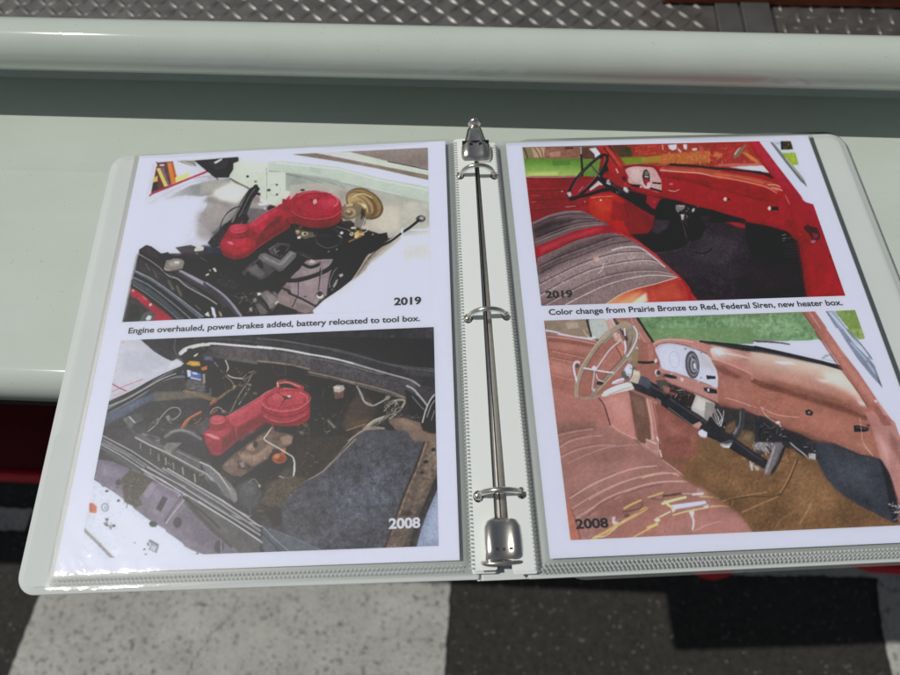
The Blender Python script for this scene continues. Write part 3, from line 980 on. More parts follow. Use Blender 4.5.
PIC1.run('''
# red valve cover and air cleaner
F 120 130 5
P 17161a 8 .8 : 500,610 660,665 860,490 900,470 880,540 700,690 560,690
P aa1a28 1 1 : 500,562 540,500 625,470 660,470 800,388 880,330 905,310 905,450 850,484 720,580 655,642 600,664 560,660 505,602
P c62836 3 1 : 625,480 800,392 900,322 905,380 840,400 700,500 650,520
P 8e1522 7 .85 : 520,640 600,626 660,580 850,430 905,405 905,470 720,595 650,655 570,668
M d6666e 5 3 .55 : 520,580 580,560 640,530
L e2767c 6 3 .7 : 660,476 800,398
P b11d2b 1 1 : 536,500 640,490 645,540 600,580 530,560
E d43643 1 1 -4 : 592,494 50,28
E dd4a55 4 .7 -6 : 584,486 30,13
M 8f1522 5 2 .8 : 545,510 592,528 638,506
L 7d111d 4 1 .8 : 512,604 600,636 660,600
L e0787f 5 2 .6 : 506,560 540,530
F 280 130 5
P b51d2a 1 1 : -60,440 0,370 90,310 100,420 40,470 -40,480
E 9c1723 1 1 : 166,424 140,66
P b21b29 1 1 : 26,372 310,372 306,424 26,424
E 9c1723 1 1 4 : 166,430 138,60
E c02230 1 1 3 : 168,366 142,64
O dc5a62 4 .8 3 : 168,362 136,58
O 8f1420 4 .8 3 : 170,362 108,44
E c92a37 5 .8 3 : 185,345 80,26
P 5a0a12 12 .6 : 34,430 166,478 300,436 296,420 166,456 36,412
P 6a0d16 8 .5 : 30,425 90,470 60,476 34,455
M 7f0f1b 5 2 .8 : 30,408 100,450 190,458 300,420
M d4525a 4 2 .6 : 40,446 120,478 210,478
L 8f1420 5 2 .8 : 172,355 188,404
L 4a1018 6 2 .7 : 166,330 172,356
E cbb0ae 1 1 : 174,353 9,7
E 5a2a2a 1 1 : 178,362 9,6
L e58a8e 4 2 .7 : 230,345 290,372
N .04 12 - : 26,320 310,320 300,470 60,480
''')
PIC2 = Print(76, 318, 446, 566, '403e44', 2)
PIC2.run('''
F 70 320 4.5
# white ground upper left
P bfc1d2 1 1 : 210,80 320,88 372,145 470,185 520,198 505,216 165,370
P aeb0c4 14 .6 : 240,200 330,150 420,200 300,280
N .03 6 - : 230,95 320,92 515,200 180,365
L b3425a 6 1 .9 : 188,284 222,302 252,318
L c06a80 4 1 .8 : 196,318 260,292 326,266
L c98a9c 3 1 .6 : 190,336 250,310
# hood underside
P 34333a 1 1 : 318,88 920,40 920,150 640,112 530,135 500,150 485,190 455,182 372,145
P 46454d 16 .6 : 420,100 900,60 900,80 560,100
M 6a696e 4 2 .6 : 474,90 468,130 490,165
M 55545a 5 2 .7 : 560,88 700,86 900,108
L 24242a 8 3 .8 : 380,146 470,186
# lip of the cowl
M c9cad0 18 1 1 : 498,150 520,132 556,120 600,112
M d9d9de 10 2 1 : 600,112 640,106 720,112 910,128
P 232228 1 1 : 530,130 600,118 620,140 575,165 520,190 500,170
P d8d8dc 1 1 : 552,156 576,144 572,160 560,166
P 575257 2 1 : 620,122 680,116 905,136 905,206 760,184 680,160
P 6f6864 4 .8 : 640,160 905,196 905,210 660,172
N .1 6 - : 620,122 905,136 905,206 680,160
# inner fender, left
P 262529 3 1 : 500,190 600,160 700,180 905,210 905,330 700,420 600,470 500,470 420,470 300,440 340,380 500,330
P 4b5365 3 1 : 176,404 300,335 420,262 512,222 520,300 400,320 300,350 250,420 155,480
P 3d4352 10 .8 : 300,340 420,290 510,260 510,310 380,330
P 62605a 10 .7 : 380,330 520,318 640,350 500,370 340,380
M 1f1f23 10 1 1 : 168,388 230,348 300,312 400,255 512,208
M 8f95a6 5 1 .9 : 170,400 300,326 420,252 510,216
M 27272c 8 1 1 : 168,412 300,340 400,278 500,234
M 777d8c 4 1 .7 : 300,352 400,276 440,262 510,250
P 323136 4 1 : 150,490 250,430 330,385 480,360 560,370 520,440 430,520 300,500 200,560 140,540
K 50 10 50 2 5 - 4b4a50 1d1c20 5d5c62 26252a 7a7878 : 180,500 300,420 480,370 520,440 420,510 280,500
P 5a5c62 2 1 : 240,440 290,425 335,445 290,470 262,470
P 8a8b8e 1 .9 : 275,440 290,462 296,458 282,432
P 232226 2 1 : 290,425 320,420 332,440 302,452
M 7d8088 5 1 .9 : 350,495 390,450 430,400 480,392 498,420 470,450
M b9bac0 4 1 .7 : 380,470 420,410 450,395
K 20 10 30 3 6 - 9a9a9e 57565c 2a292e : 420,420 490,410 480,460 420,470
# battery
P 26262c 1 1 : 515,200 560,184 640,208 700,190 742,206 748,300 640,352 515,318
P 30303a 4 .8 : 600,180 690,172 742,206 640,215
P c39a34 1 1 : 520,192 556,183 586,204 528,214
P b3652e 1 1 : 586,206 614,206 618,228 592,226
P 4d6db0 1 1 : 525,226 606,246 610,276 530,268
M dfe4f0 7 1 1 : 536,240 560,252 590,262
L c8d0e4 4 1 .9 : 530,262 606,272
P 66666c 2 1 : 518,278 636,308 636,348 516,318
K 24 10 30 3 6 - 9a9694 57544f 3a3a3e 8a7a66 : 520,280 634,306 634,340 518,314
P 1b1b20 3 1 : 640,214 742,206 745,296 640,340
P 6a6f90 3 .8 : 600,160 640,165 645,185 610,185
M 7f6c54 12 2 1 : 512,322 580,342 652,358 700,330 744,298
M a58a64 4 1 .8 : 520,318 600,340 655,352
# rods and wires
M 9e5a42 15 1 1 : 508,482 540,440 590,402 655,364
M c88a68 4 1 .8 : 514,470 545,434 650,360
M 8a5040 10 1 1 : 560,470 600,440 660,405
M c9bdb8 5 1 1 : 700,182 712,215 705,240 730,258 776,264
M b79a90 4 1 .8 : 776,264 800,240 830,230
M aaa6a2 4 1 .8 : 650,190 690,240 730,280 740,310
M 8f8b88 5 1 .9 : 720,420 760,340 800,280 820,240
M a5a19d 4 1 .9 : 760,380 800,320 812,300
M 77736f 5 1 .9 : 780,270 830,240 870,205
K 36 14 60 2 5 - 77736f 1a191c 8f8a84 5b544e 3c3834 : 650,200 890,210 880,300 740,400 680,420 700,330
K 40 10 40 2 6 - 6f6a66 18171a 4a463f 5b5650 332f2c : 560,400 700,420 640,470 560,480
M b0aca8 4 1 .9 : 600,470 640,405 670,394 692,412
P 4e4f55 2 1 : 560,480 620,440 640,440 600,520
# hose and radiator
M 46464c 44 1 1 : 425,530 460,508 510,504 560,530 596,570 618,612
M 7c7c82 12 4 .8 : 440,514 490,494 540,506 585,545
M 2a292d 10 3 .8 : 450,540 510,530 560,570 590,612
P 4d4e54 2 1 : 292,520 330,508 400,540 520,600 665,678 590,700 300,552
M 9a9ca4 7 1 1 : 294,524 360,560 450,610 540,660 600,700
M 888a92 5 1 .9 : 340,510 420,548 540,608 660,676
P 6f6e70 3 .9 : 430,560 500,545 500,580 440,592
K 26 14 40 4 8 70 8b8c92 2a292d 5f6066 1d1c20 : 300,550 420,610 560,690 500,700 320,600
# bars in front
M 32343b 20 1 1 : 145,540 220,580 330,650 470,740
M 9498a6 9 1 1 : 146,522 230,568 330,626 470,710
M 686c78 12 1 1 : 140,552 220,600 320,664 420,730
M a2a6b4 5 1 .8 : 140,566 220,610 330,690
M 25262b 14 2 1 : 136,600 220,650 300,700
''')
PIC2.run('''
F 260 320 4.5
P 2f2e34 2 1 : -10,58 790,24 800,240 600,206 420,160 300,130 0,72
P 3c3b42 20 .8 : 300,60 780,40 780,140 500,130
E 5a5960 2 .8 : 597,74 9,5
M 77777c 6 2 .8 : -10,84 120,96 300,130 440,170 600,208 790,232
M 55555b 9 3 .8 : 300,120 480,176 600,202 790,222
P 3a3a42 2 1 : 0,84 300,130 600,208 790,236 790,300 720,290 520,226 330,176 0,116
M 8a8a8e 4 2 .6 : 640,215 720,236 785,262
P 504d54 2 1 : -10,128 150,146 330,184 520,236 700,296 690,366 560,326 400,276 0,182
P 5f5a5e 6 .7 : 100,150 330,190 480,240 400,250 100,190
O 3b383c 4 .8 6 : 148,190 28,16
M d3d3d8 9 1 1 : -10,120 100,132 200,150 330,178
M a6a6ac 8 2 1 : 330,178 430,202 520,228 620,256 716,296
M 8c7e74 8 2 .9 : -10,184 150,204 300,244 400,280 540,326 690,360
N .1 5 - : 0,130 330,184 700,296 690,366 400,276 0,182
# firewall
P 2b2929 3 1 : -10,190 150,208 300,250 400,284 540,330 690,366 740,470 700,520 300,680 180,690 60,520 -10,500
P 50443c 8 1 : 352,500 372,400 440,300 560,362 530,430 470,486 420,512
P 3d3632 12 .8 : 240,280 330,300 340,420 260,420
N .16 6 - : -10,190 400,284 690,366 600,480 300,680 60,520
K 60 14 60 2 6 - 6a635c 1a191a 8b857c 45403b 544a42 302c2a : 0,200 300,255 330,320 250,420 240,560 120,480 210,330
K 34 10 50 2 6 - 77716a 1a1819 99938a 433d39 : 240,420 340,440 330,500 270,640 240,600
E 5c4a42 2 1 : 353,334 30,22
P 5c4a42 1 1 : 324,312 382,312 382,336 324,336
E a2a2a5 1 1 : 353,310 29,20
E d8d8da 3 .9 : 350,306 14,7
L 6a666a 5 1 .8 : 326,322 380,322
M 1d1b1c 8 1 1 : 436,290 410,340 376,400 354,460 350,500
M 8c8f98 8 1 1 : 432,294 452,330 466,370 500,388 540,372 580,346
M b8bac0 3 1 .8 : 440,304 470,368 505,382
M a08466 8 2 .9 : 352,500 400,494 450,476 470,480
# loom and hinge to the right
P 343236 3 1 : 540,340 640,360 740,380 790,440 740,500 600,440 520,440
M 8d8984 18 1 1 : 470,486 510,462 550,440 580,430
M 5d5955 9 1 1 : 510,480 560,450 610,410 620,380
M b8b2aa 5 1 .8 : 480,470 540,444 590,410
M 9a958e 6 1 .8 : 560,410 590,370 620,380 600,420
K 46 14 44 2 6 - 9a9690 1a191b 6f6b66 c5c1ba 3a3737 : 530,350 640,370 640,430 540,460 500,480
K 26 16 60 3 6 - 55535a 1f1e22 77757c : 640,370 740,400 740,460 660,430
M a5a5ab 8 1 .9 : 664,298 700,326 740,376 760,420
M 8a8a90 9 1 1 : 735,470 745,420 770,360 796,336
M b5b5ba 6 1 .9 : 760,450 770,400 790,360
P 1c1b1f 3 1 : 722,470 790,400 800,500 760,515 725,500
M 8f8f95 6 1 .9 : 740,450 775,380
# inner rail and dusty fender top
P 7a695e 3 1 : 575,452 620,440 720,462 752,540 700,560 640,530
N .12 5 - : 575,452 720,462 752,540 640,530
S 4c4e59 2 1 : 280,700 330,620 370,575 420,528 470,500 540,488 600,505 680,540 730,545 740,620 690,720 400,760
P 39393f 18 .6 : 560,495 730,545 690,620 560,560
M 96897d 6 1 1 : 282,690 320,640 370,580 430,520 480,494 560,488
M 7a6f66 6 1 1 : 300,620 340,580 400,540 470,496
M b5aca2 3 1 .8 : 310,600 360,560 440,512
F 260 440 4.5
S 4c4e59 3 1 : 60,330 110,262 190,200 290,140 350,80 430,0 560,-40 740,-30 720,60 690,130 620,300 560,492 250,500 150,440
P 5c6070 30 .8 : 330,160 560,120 640,200 500,380 300,330
P 3b3c44 30 .7 : 380,120 480,100 460,190 400,210
P 45464f 30 .7 : 120,280 220,240 260,420 160,420
N .12 9 - : 80,310 290,140 430,0 720,0 690,130 560,490 250,495 150,430
N .10 3 - : 80,310 290,140 430,0 720,0 690,130 560,490 250,495 150,430
M 8d8277 6 1 1 : 118,262 190,194 250,162 290,134 340,86 430,-4
# right hand rail with bolts
P 665952 1 1 : 742,-20 810,-30 812,200 760,300 720,372 688,486 556,490 600,360 650,250 705,100
P 7e6f65 5 .8 : 760,20 800,0 800,120 720,260 690,300 740,120
M 3a2f2a 8 1 1 : 745,-10 700,120 650,240 610,350 560,488
M a08c7c 4 1 .8 : 756,-10 712,120 660,244 620,354
P 4b4444 4 .9 : 700,330 760,250 740,330 690,480 640,486
P 2e2a2b 2 1 : 780,190 812,130 812,210 724,372 690,486 668,486 704,370
E 1e1b1c 1 1 : 746,98 12,8
E 1e1b1c 1 1 : 780,44 10,9
E 2a2526 1 1 : 728,148 9,6
E 3a302c 5 .9 : 660,330 26,14
N .13 5 - : 742,-20 810,-30 812,200 688,486 556,490 650,250
P 8c99b6 2 1 : 812,190 815,480 704,484 726,400 760,310
P a3b0ca 12 .7 : 790,260 812,260 812,440 740,460
N .05 3 - : 800,220 812,470 704,480 740,350
# engine bay floor
P 38322d 3 1 : -10,200 60,150 140,90 170,-20 300,-30 420,-20 330,90 280,134 190,194 118,262 80,300 90,370 40,340 -10,330
P 4c443b 12 .8 : 40,220 130,140 160,180 100,260 40,300
K 60 14 60 2 6 - 5f564d 1c1a19 746a5e 3f3934 8a7f70 2a2624 : 0,180 150,60 300,0 300,110 120,250 60,300
P 5a6270 4 .9 : -10,380 40,400 110,425 275,496 0,506
M 8e96a6 5 1 .9 : 0,376 60,440 130,500
M 6f7784 6 1 .8 : 40,400 150,440 270,494
M 30323a 6 2 .8 : -10,400 60,470 90,505
P 1f1d1d 6 .9 : 30,330 90,300 100,380 60,390
''')
PIC2.run('''
F 60 440 4.5
# dark strips along the front and engine lower part
P 363338 3 1 : 420,-40 700,-20 910,100 910,420 760,330 640,240 520,130 400,60
P 403a35 10 .8 : 740,120 910,60 910,330 780,250
K 90 14 60 2 7 - 5f5a56 19181a 7a726a 433d3a 2c292a 8a8076 : 640,100 910,80 910,360 800,290 700,190
P 77757a 3 .9 : 660,150 720,180 790,240 770,270 690,220 620,130
P 3c3b40 3 1 : 180,-20 330,30 500,130 640,230 760,330 910,420 910,520 800,515 560,300 330,160 180,60
M 90939e 7 1 1 : 300,-60 380,0 470,60 560,104 640,140 700,190 760,250
M 595a60 10 2 1 : 420,10 520,80 640,150 690,210
K 24 14 44 4 8 75 8a8b90 29282c 55565c 1d1c20 b0aca8 : 380,10 470,50 660,150 640,190 520,110 400,50
M 2a2a2f 18 1 1 : 180,40 330,110 480,210 600,290 800,420 910,500
M 9ea2b0 8 1 1 : 190,14 330,96 440,160 560,228 700,320 910,462
M 6f737e 8 1 1 : 186,36 330,124 500,236 640,330 760,420 860,510
M b4b8c6 5 1 .9 : 190,2 300,56 420,126 600,226 760,330 910,390
M 55585f 10 2 1 : 420,130 600,240 760,350 910,440
P 787286 1 1 : 160,82 240,105 330,140 430,190 545,230 560,285 640,340 720,400 812,516 690,518 600,490 520,440 480,402 350,312 240,230 156,175
P 6a6478 10 .7 : 170,100 300,150 330,260 200,190
P 8a849a 8 .6 : 560,300 640,350 760,480 660,470 560,400
N .05 5 - : 160,82 545,230 812,516 690,518 350,312 156,175
M 3a373e 5 1 .9 : 166,86 240,108 330,146
P 48423f 2 1 : 318,150 380,165 432,196 400,240 372,290 335,290 300,252 330,200
K 40 8 34 3 7 - 8a8078 26221f a09488 5c544d 38322e : 316,150 432,196 372,290 300,252
M 9a94aa 5 1 .8 : 432,200 530,236 556,262 520,330 470,384
M 4f4a58 5 1 .9 : 545,232 552,270 500,372
P 3b3840 1 1 : 455,252 488,262 462,322 434,312
E 37343c 1 1 20 : 263,197 13,19
E 34313a 1 1 10 : 530,370 20,25
E 3f3b46 1 1 10 : 716,478 21,30
L 9a94aa 5 1 .8 : 716,450 716,506
P 4a4550 4 .9 : 560,290 600,320 720,400 690,400 600,350
M 5d5763 8 2 .9 : 480,402 540,446 600,490 690,516
# white ground lower left
P c3cce0 1 1 : 150,176 240,232 352,314 482,404 540,450 600,492 686,519 690,560 60,570 110,395
P cfd8e6 24 .8 : 240,330 420,380 500,480 300,510
N .03 4 - : 150,176 352,314 686,519 60,570 110,395
P c5633f 1 1 : 130,284 150,284 166,300 164,330 134,326
O 7f879a 6 .9 0 : 203,303 15,17
E 98a0b4 1 .9 : 206,304 8,10
L 86868a 15 1 1 : 108,402 170,462 240,534
L a5a5a4 4 1 .8 : 116,402 244,530
K 9 6 14 6 9 - 55585f 8a90a0 6a6a72 : 200,350 250,370 250,395 205,410
E 4a4c54 1 1 : 212,358 7,5
E 50535c 1 1 : 242,386 9,6
E 50535c 1 1 : 263,273 7,6
E 3d3d44 1 1 : 211,230 8,5
E 33343a 1 1 : 420,376 18,13
L 3a3a40 3 1 .9 : 412,360 432,392
L 33333a 3 1 .8 : 305,280 300,306
P b0bacb 1 1 : 402,448 444,468 436,508 426,500 394,470
L 7a8296 5 1 .9 : 404,450 442,470 440,490
K 14 6 18 3 6 - 6a7286 8a92a4 4a505e : 396,462 440,474 432,502 392,486
E 5a6270 1 1 : 380,492 6,4
E 4a505e 1 1 : 386,514 6,3
E 6a7280 1 1 : 618,511 6,6
E 6a7280 1 .8 : 337,463 4,4
# manifold and valve cover
F 70 320 4.5
P 2a2728 4 1 : 640,605 740,550 900,450 905,700 700,690 640,660
S 6e5a51 2 1 : 690,650 730,600 780,560 830,510 910,460 910,580 850,650 720,690
E 8c766a 4 .9 : 822,575 34,24
E 59473f 4 .9 : 760,640 40,26
E 7d675b 4 .9 : 870,520 30,36
E 8f7b70 3 .8 : 790,545 22,16
K 50 10 40 3 9 - 8f7a6e 3a2f2b a5948a 574740 6a564c c5b8b0 : 700,640 780,560 900,470 905,590 800,660
P ab2a33 1 1 : 598,506 640,484 700,440 780,395 860,348 910,318 910,455 850,480 742,546 690,612 640,606 612,560
P c4424a 3 1 : 640,486 780,400 900,330 905,360 800,420 700,480
P 8b1f28 8 .85 : 620,590 690,565 740,510 905,400 905,460 740,548 690,612 640,606
L d46a6c 5 3 .6 : 700,470 790,410 880,352
L 8b1f28 4 1 .9 : 732,482 744,546
P b5333b 1 1 : 630,448 700,448 702,492 668,505 630,490
E cc5158 1 1 : 666,446 36,18
E d66a70 3 .8 : 660,440 22,9
M 8f242c 4 1 .8 : 632,460 666,470 700,458
P b23039 1 1 : 600,508 640,492 720,490 722,560 690,608 640,602
P e08a88 2 .7 : 640,514 690,530 680,548 640,530
P 7d1a22 3 .8 : 640,600 690,560 720,540 700,610
F 260 320 4.5
P b53038 1 1 : -60,420 0,350 40,330 60,420 0,430 -40,450
M a8453f 14 1 1 : 80,302 84,280 110,276 150,288 190,312
M d08880 5 2 .8 : 90,284 140,284 180,304
E a3282f 1 1 4 : 112,418 114,58
P b3343a 1 1 : -2,360 226,352 224,420 0,416
E a3282f 1 1 4 : 112,424 112,54
E c24248 1 1 0 : 114,358 114,52
O da7a78 4 .8 0 : 112,354 108,46
O 962a30 4 .8 0 : 114,356 90,36
E c84c50 4 .7 : 104,344 60,20
P 7a1a22 10 .6 : 2,424 112,466 222,420 220,440 112,478 6,446
M 8a1d25 5 1 .8 : 2,388 60,412 140,414 222,376
M cd6060 4 2 .6 : 10,424 80,460 150,460
L 7d2026 6 2 .8 : 118,350 92,390
E 4a2a26 1 1 : 122,350 13,8
E c8a8a0 1 .9 : 116,346 7,5
N .05 5 - : 0,320 226,320 220,470 20,470
P 6d574e 4 .9 : -60,500 40,486 140,540 130,570 60,600 -20,640 -60,640
K 40 10 34 3 8 - 8c766a 3a2e2a a59086 57453e : -60,500 40,490 140,540 40,600 -40,640
M d2cdc8 5 1 1 : 54,482 36,510 18,540 60,572 130,610 152,634 156,672
P 9a4f3a 2 1 : 60,590 110,580 128,605 110,640 70,620
E c07050 3 .8 : 96,608 18,14
F 260 440 4.5
M d2cdc8 5 1 1 : 60,36 120,66 152,88 157,130 150,168
P 9a4f3a 3 1 : 50,50 116,70 128,85 104,104 60,90
E 3c2a24 2 .9 : 92,74 22,14
M a8a4a0 5 1 .9 : 90,164 130,172 150,166
''')
PIC3 = Print(514, 132, 856, 316, 'ac1a22', 3)
PIC3.run('''
F 510 130 5
# garden behind
P 85685a 1 1 : 50,60 905,40 905,180 760,180 560,160 440,90 420,150 60,150
N .25 6 4a3c30 : 60,70 360,70 360,150 60,150
N .2 4 b08a78 : 150,80 350,80 350,145 150,145
T 20 20 50 4 9 70 4f4a38 6b7a4a 3e3a2c b09a80 : 64,84 180,84 170,140 70,146
P 78994a 2 1 : 62,148 200,138 360,142 362,232 80,238
P 93b060 6 .7 : 80,190 360,170 360,215 90,228
N .16 4 - : 62,148 360,142 360,235 80,238
T 60 8 26 3 6 10 6a8c3e a2bf6c 557a34 88a858 : 80,150 355,150 355,228 90,230
P 6b5444 1 1 : 486,60 640,50 650,150 575,172 520,120
N .3 4 3f4a2a : 486,60 640,50 650,150 575,172
P 7f8f40 3 1 : 560,150 640,138 760,130 760,176 575,176
P b4462f 3 1 : 590,80 660,60 910,40 910,180 760,170 720,130 640,130
N .5 6 d09a4a : 600,70 910,50 910,180 720,150
N .35 5 8a2a22 : 600,70 910,50 910,180 700,140
P d0d0da 3 .9 : 790,70 830,68 830,112 800,100
P d0d0da 3 .9 : 850,66 890,66 886,104 862,100
L 4a3c3c 13 1 1 : 356,84 360,160 360,222
P cdced6 1 1 : 392,96 440,98 446,132 424,146 408,120
# door
P a5182a 1 1 : 80,238 345,230 420,300 420,420 330,400 250,410 120,460
L d0505c 5 1 .8 : 84,240 345,234
L 7c0f1c 5 2 .9 : 88,290 240,292
L c23844 4 1 .8 : 92,322 290,318
L 7c0f1c 5 2 .8 : 96,352 280,346
L cf5a60 4 1 .7 : 100,356 160,358
L 7c0f1c 5 2 .8 : 104,418 240,402
L d88a88 4 1 .6 : 240,384 310,380
P b5202a 6 .9 : 270,330 420,310 420,400 330,405
# pillar
P c52b2c 1 1 : 440,84 490,76 530,130 572,186 594,262 548,262 508,200 480,140
L e8705c 5 2 .7 : 474,84 520,150 556,206
L 3a1c1e 9 1 1 : 494,80 530,124 570,178
P 241d20 2 1 : 486,150 500,190 486,210 440,210 460,180
P c83a30 3 1 : 540,262 600,258 620,300 560,300
P c9281f 3 1 : 386,345 430,320 545,318 602,520 505,500 440,440 395,410
P d6402e 14 .7 : 400,340 480,330 490,400 420,400
L 6b1016 4 1 .9 : 572,360 590,440 600,520
L e89080 4 1 .8 : 410,338 470,330
E e8b0a0 1 .9 : 455,350 6,4
S 971a20 2 1 : 545,345 610,370 690,428 722,478 690,516 604,522 560,420
L d86a58 5 1 .8 : 340,330 370,290 380,250
L b8b0b8 7 1 .9 : 345,300 375,262
''')
PIC3.run('''
F 680 130 5
P b4482c 2 1 : -60,60 335,58 400,152 445,212 240,184 0,172 -60,165
N .6 6 d8a850 : -60,80 330,66 390,150 220,180 0,168
N .4 5 8a2220 : 60,64 340,64 400,140 300,130
N .4 3 f0e0c8 : 0,100 60,120 250,150 200,175 0,160
P cfcfd8 2 .9 : 0,70 36,70 34,102 10,100
P cfcfd8 2 .8 : 55,90 90,90 88,108 60,106
P b82420 2 1 : 100,64 335,60 360,100 330,100 200,80
M 5a4a3a 18 2 1 : 270,130 300,100 330,74
M a0907a 6 2 .8 : 275,134 310,100
P c6cad8 2 1 : 230,182 400,180 418,184 446,214 320,198
L 2c2022 11 1 1 : -60,172 0,178 230,196 340,206 452,226
''')
PIC3.run('''
F 680 130 5
P b5191f 1 1 : -110,200 0,186 220,206 450,232 520,330 545,500 330,462 120,404 0,354 -110,300
G c8502f c0201f 5 1 0,200 0,265 : -110,186 0,190 220,212 410,246 498,288 480,312 300,262 0,226 -110,225
M e09a78 9 3 .8 : 0,206 160,220 300,242 440,278
M f0c0a8 5 2 .8 : 430,270 500,296
M e8a088 4 2 .8 : 420,282 490,304
M 9a1219 12 4 .8 : -60,262 0,262 160,290 340,316 520,336
L 7c0d14 5 2 .8 : 0,268 160,296 260,312
P a5141b 12 .7 : 60,300 300,330 520,390 530,470 330,420 100,370
E 17100f 1 1 : 238,348 12,10
E e0d8d0 1 1 : 226,346 9,10
L 17100f 19 1 1 : 452,393 498,396
E d8d0c8 1 1 : 446,392 9,11
E 8a4030 1 1 : 500,394 9,12
# floor and heater in the dark
P 352e33 2 1 : -110,330 0,356 120,408 330,466 540,508 592,552 604,640 620,760 640,850 -110,850
P 43393f 24 .8 : 60,480 300,520 420,640 200,780 40,700
P c02830 3 1 : 180,430 240,444 326,474 326,494 260,478
P 1b181c 3 1 : 330,470 560,520 604,600 606,660 520,690 400,640 350,600
K 18 16 34 3 5 -8 4a454c 5d575e 2a262b : 505,520 560,530 590,650 520,660
P 19161a 4 1 : -40,380 60,380 160,400 180,480 120,560 20,600
K 40 8 34 2 6 - 55484c 8a7a80 14121a c0b0b4 3a3036 : -40,370 90,380 110,420 20,470 -40,440
M 3b3439 7 2 .9 : 20,560 60,610 120,618 158,590 150,520
M 121014 10 2 .9 : 0,460 20,540 10,600
N .12 9 - : -60,480 330,520 590,640 600,830 -60,830
# right hand jamb
P b5171e 1 1 : 332,60 398,58 470,160 604,330 632,360 664,372 700,470 778,690 860,860 612,860 604,660 590,552 542,500 512,332 445,210
P c2262a 6 .7 : 350,64 392,62 560,300 600,400 560,420 500,260
P 9a1018 10 .7 : 560,420 620,440 700,640 640,690 610,560
L 7c0d14 5 2 .8 : 512,330 545,500
L e8707a 4 1 .8 : 535,330 548,372
E d84a50 2 .8 : 540,360 8,16
N .025 6 - : 332,60 398,58 604,330 700,470 860,860 612,860 542,500 445,210
P 4a1820 2 1 : 618,480 650,474 692,488 704,540 664,562 640,520
P 8a4a58 2 .9 : 650,510 690,520 690,550 664,560
P d0d4e8 1 1 : 396,56 560,50 605,175 668,372 632,358 600,330
P d0d4e8 1 1 : 590,150 900,150 960,800 800,740 700,470 664,372
P 84847e 1 1 : 452,60 478,72 560,180 622,248 634,288 610,262 540,180
L 3c3c38 4 1 .8 : 470,84 560,196 620,268
P 3e3822 1 1 : 502,60 553,56 566,99 512,100
N .4 3 a89a50 : 502,60 553,56 566,99 512,100
L 26262c 8 1 1 : 508,58 514,100
P 94a636 1 1 : 512,116 575,111 593,174 560,178
N .25 3 c8d070 : 512,116 575,111 593,174 560,178
P 9aa0b8 2 .7 : 470,60 502,58 506,84 490,84
''')
PIC3.run('''
F 510 130 5
# dash cluster
S b01c22 1 1 : 568,200 600,170 660,158 740,172 772,200 780,290 760,330 690,320 600,290 575,240
M d8584a 7 2 .9 : 574,196 610,172 680,162 745,178
S c6a6a2 1 1 : 577,210 600,186 660,178 715,192 745,230 756,270 748,312 700,300 640,282 596,256
P d8bcb8 8 .7 : 590,200 660,185 660,240 610,240
E 3f2f2c 1 1 -4 : 681,246 19,50
E a82830 2 1 -4 : 683,252 14,32
L d8d0cc 3 1 .9 : 672,225 694,240
L 3a2422 8 2 .9 : 720,265 756,272
L 3a2422 7 2 .9 : 706,298 750,304
P 8e1219 3 1 : 600,290 690,322 765,340 905,372 905,400 760,356 690,340 600,310
E 4a3a3a 2 1 : 634,280 14,9
E 5a2428 2 1 : 568,244 14,16
K 22 10 40 2 6 - e89080 8a1016 d86a58 5a0c12 : 780,240 900,250 900,350 790,320
M f0a898 4 1 .8 : 800,270 830,272
M f0b8a8 4 1 .8 : 806,300 840,296
P b0222a 2 1 : 686,330 752,352 730,408 684,380
# under dash
P 1f1a1d 3 1 : 730,360 770,345 905,375 905,430 860,460 800,450 740,430
K 34 10 40 3 7 - 8a7a7c 121014 c8b8b8 4a3c40 6a5a5e : 800,370 900,385 900,450 830,440
P 312a2e 3 1 : 600,522 690,516 720,480 740,430 850,460 910,430 910,620 720,612 650,560
# column and wheel
M 1d191c 44 1 1 : 470,262 530,296 600,335 660,370 722,405
M 4b454b 8 3 .8 : 480,250 560,296 640,340
E 161316 2 1 : 776,400 48,46
L c8c0c4 10 1 .9 : 400,300 480,276
L 9a9298 7 1 .9 : 430,262 500,260
K 14 10 30 4 8 - d8d0d4 8a8086 3a3034 : 430,250 510,255 500,280 430,300
E 2a2428 1 1 : 582,298 22,14
E c8b8b8 1 1 : 580,292 8,6
M 221c1f 17 1 1 : 300,340 318,286 352,228 398,172 440,138 480,132
M 221c1f 17 1 1 : 480,132 492,150 478,190 440,246 390,296 340,336 300,345
M 1c171a 20 1 1 : 300,345 380,330 440,306 500,296
M 6b6468 4 1 .8 : 312,300 350,236 400,176
M 6b6468 4 1 .7 : 484,160 440,230 380,290
L 2a2226 9 1 1 : 410,180 446,226
L 3a3236 7 1 .9 : 446,226 440,260
P c8c0c4 1 1 : 286,316 300,310 308,330 298,338
P 6b6468 1 .9 : 478,132 494,140 490,156
''')
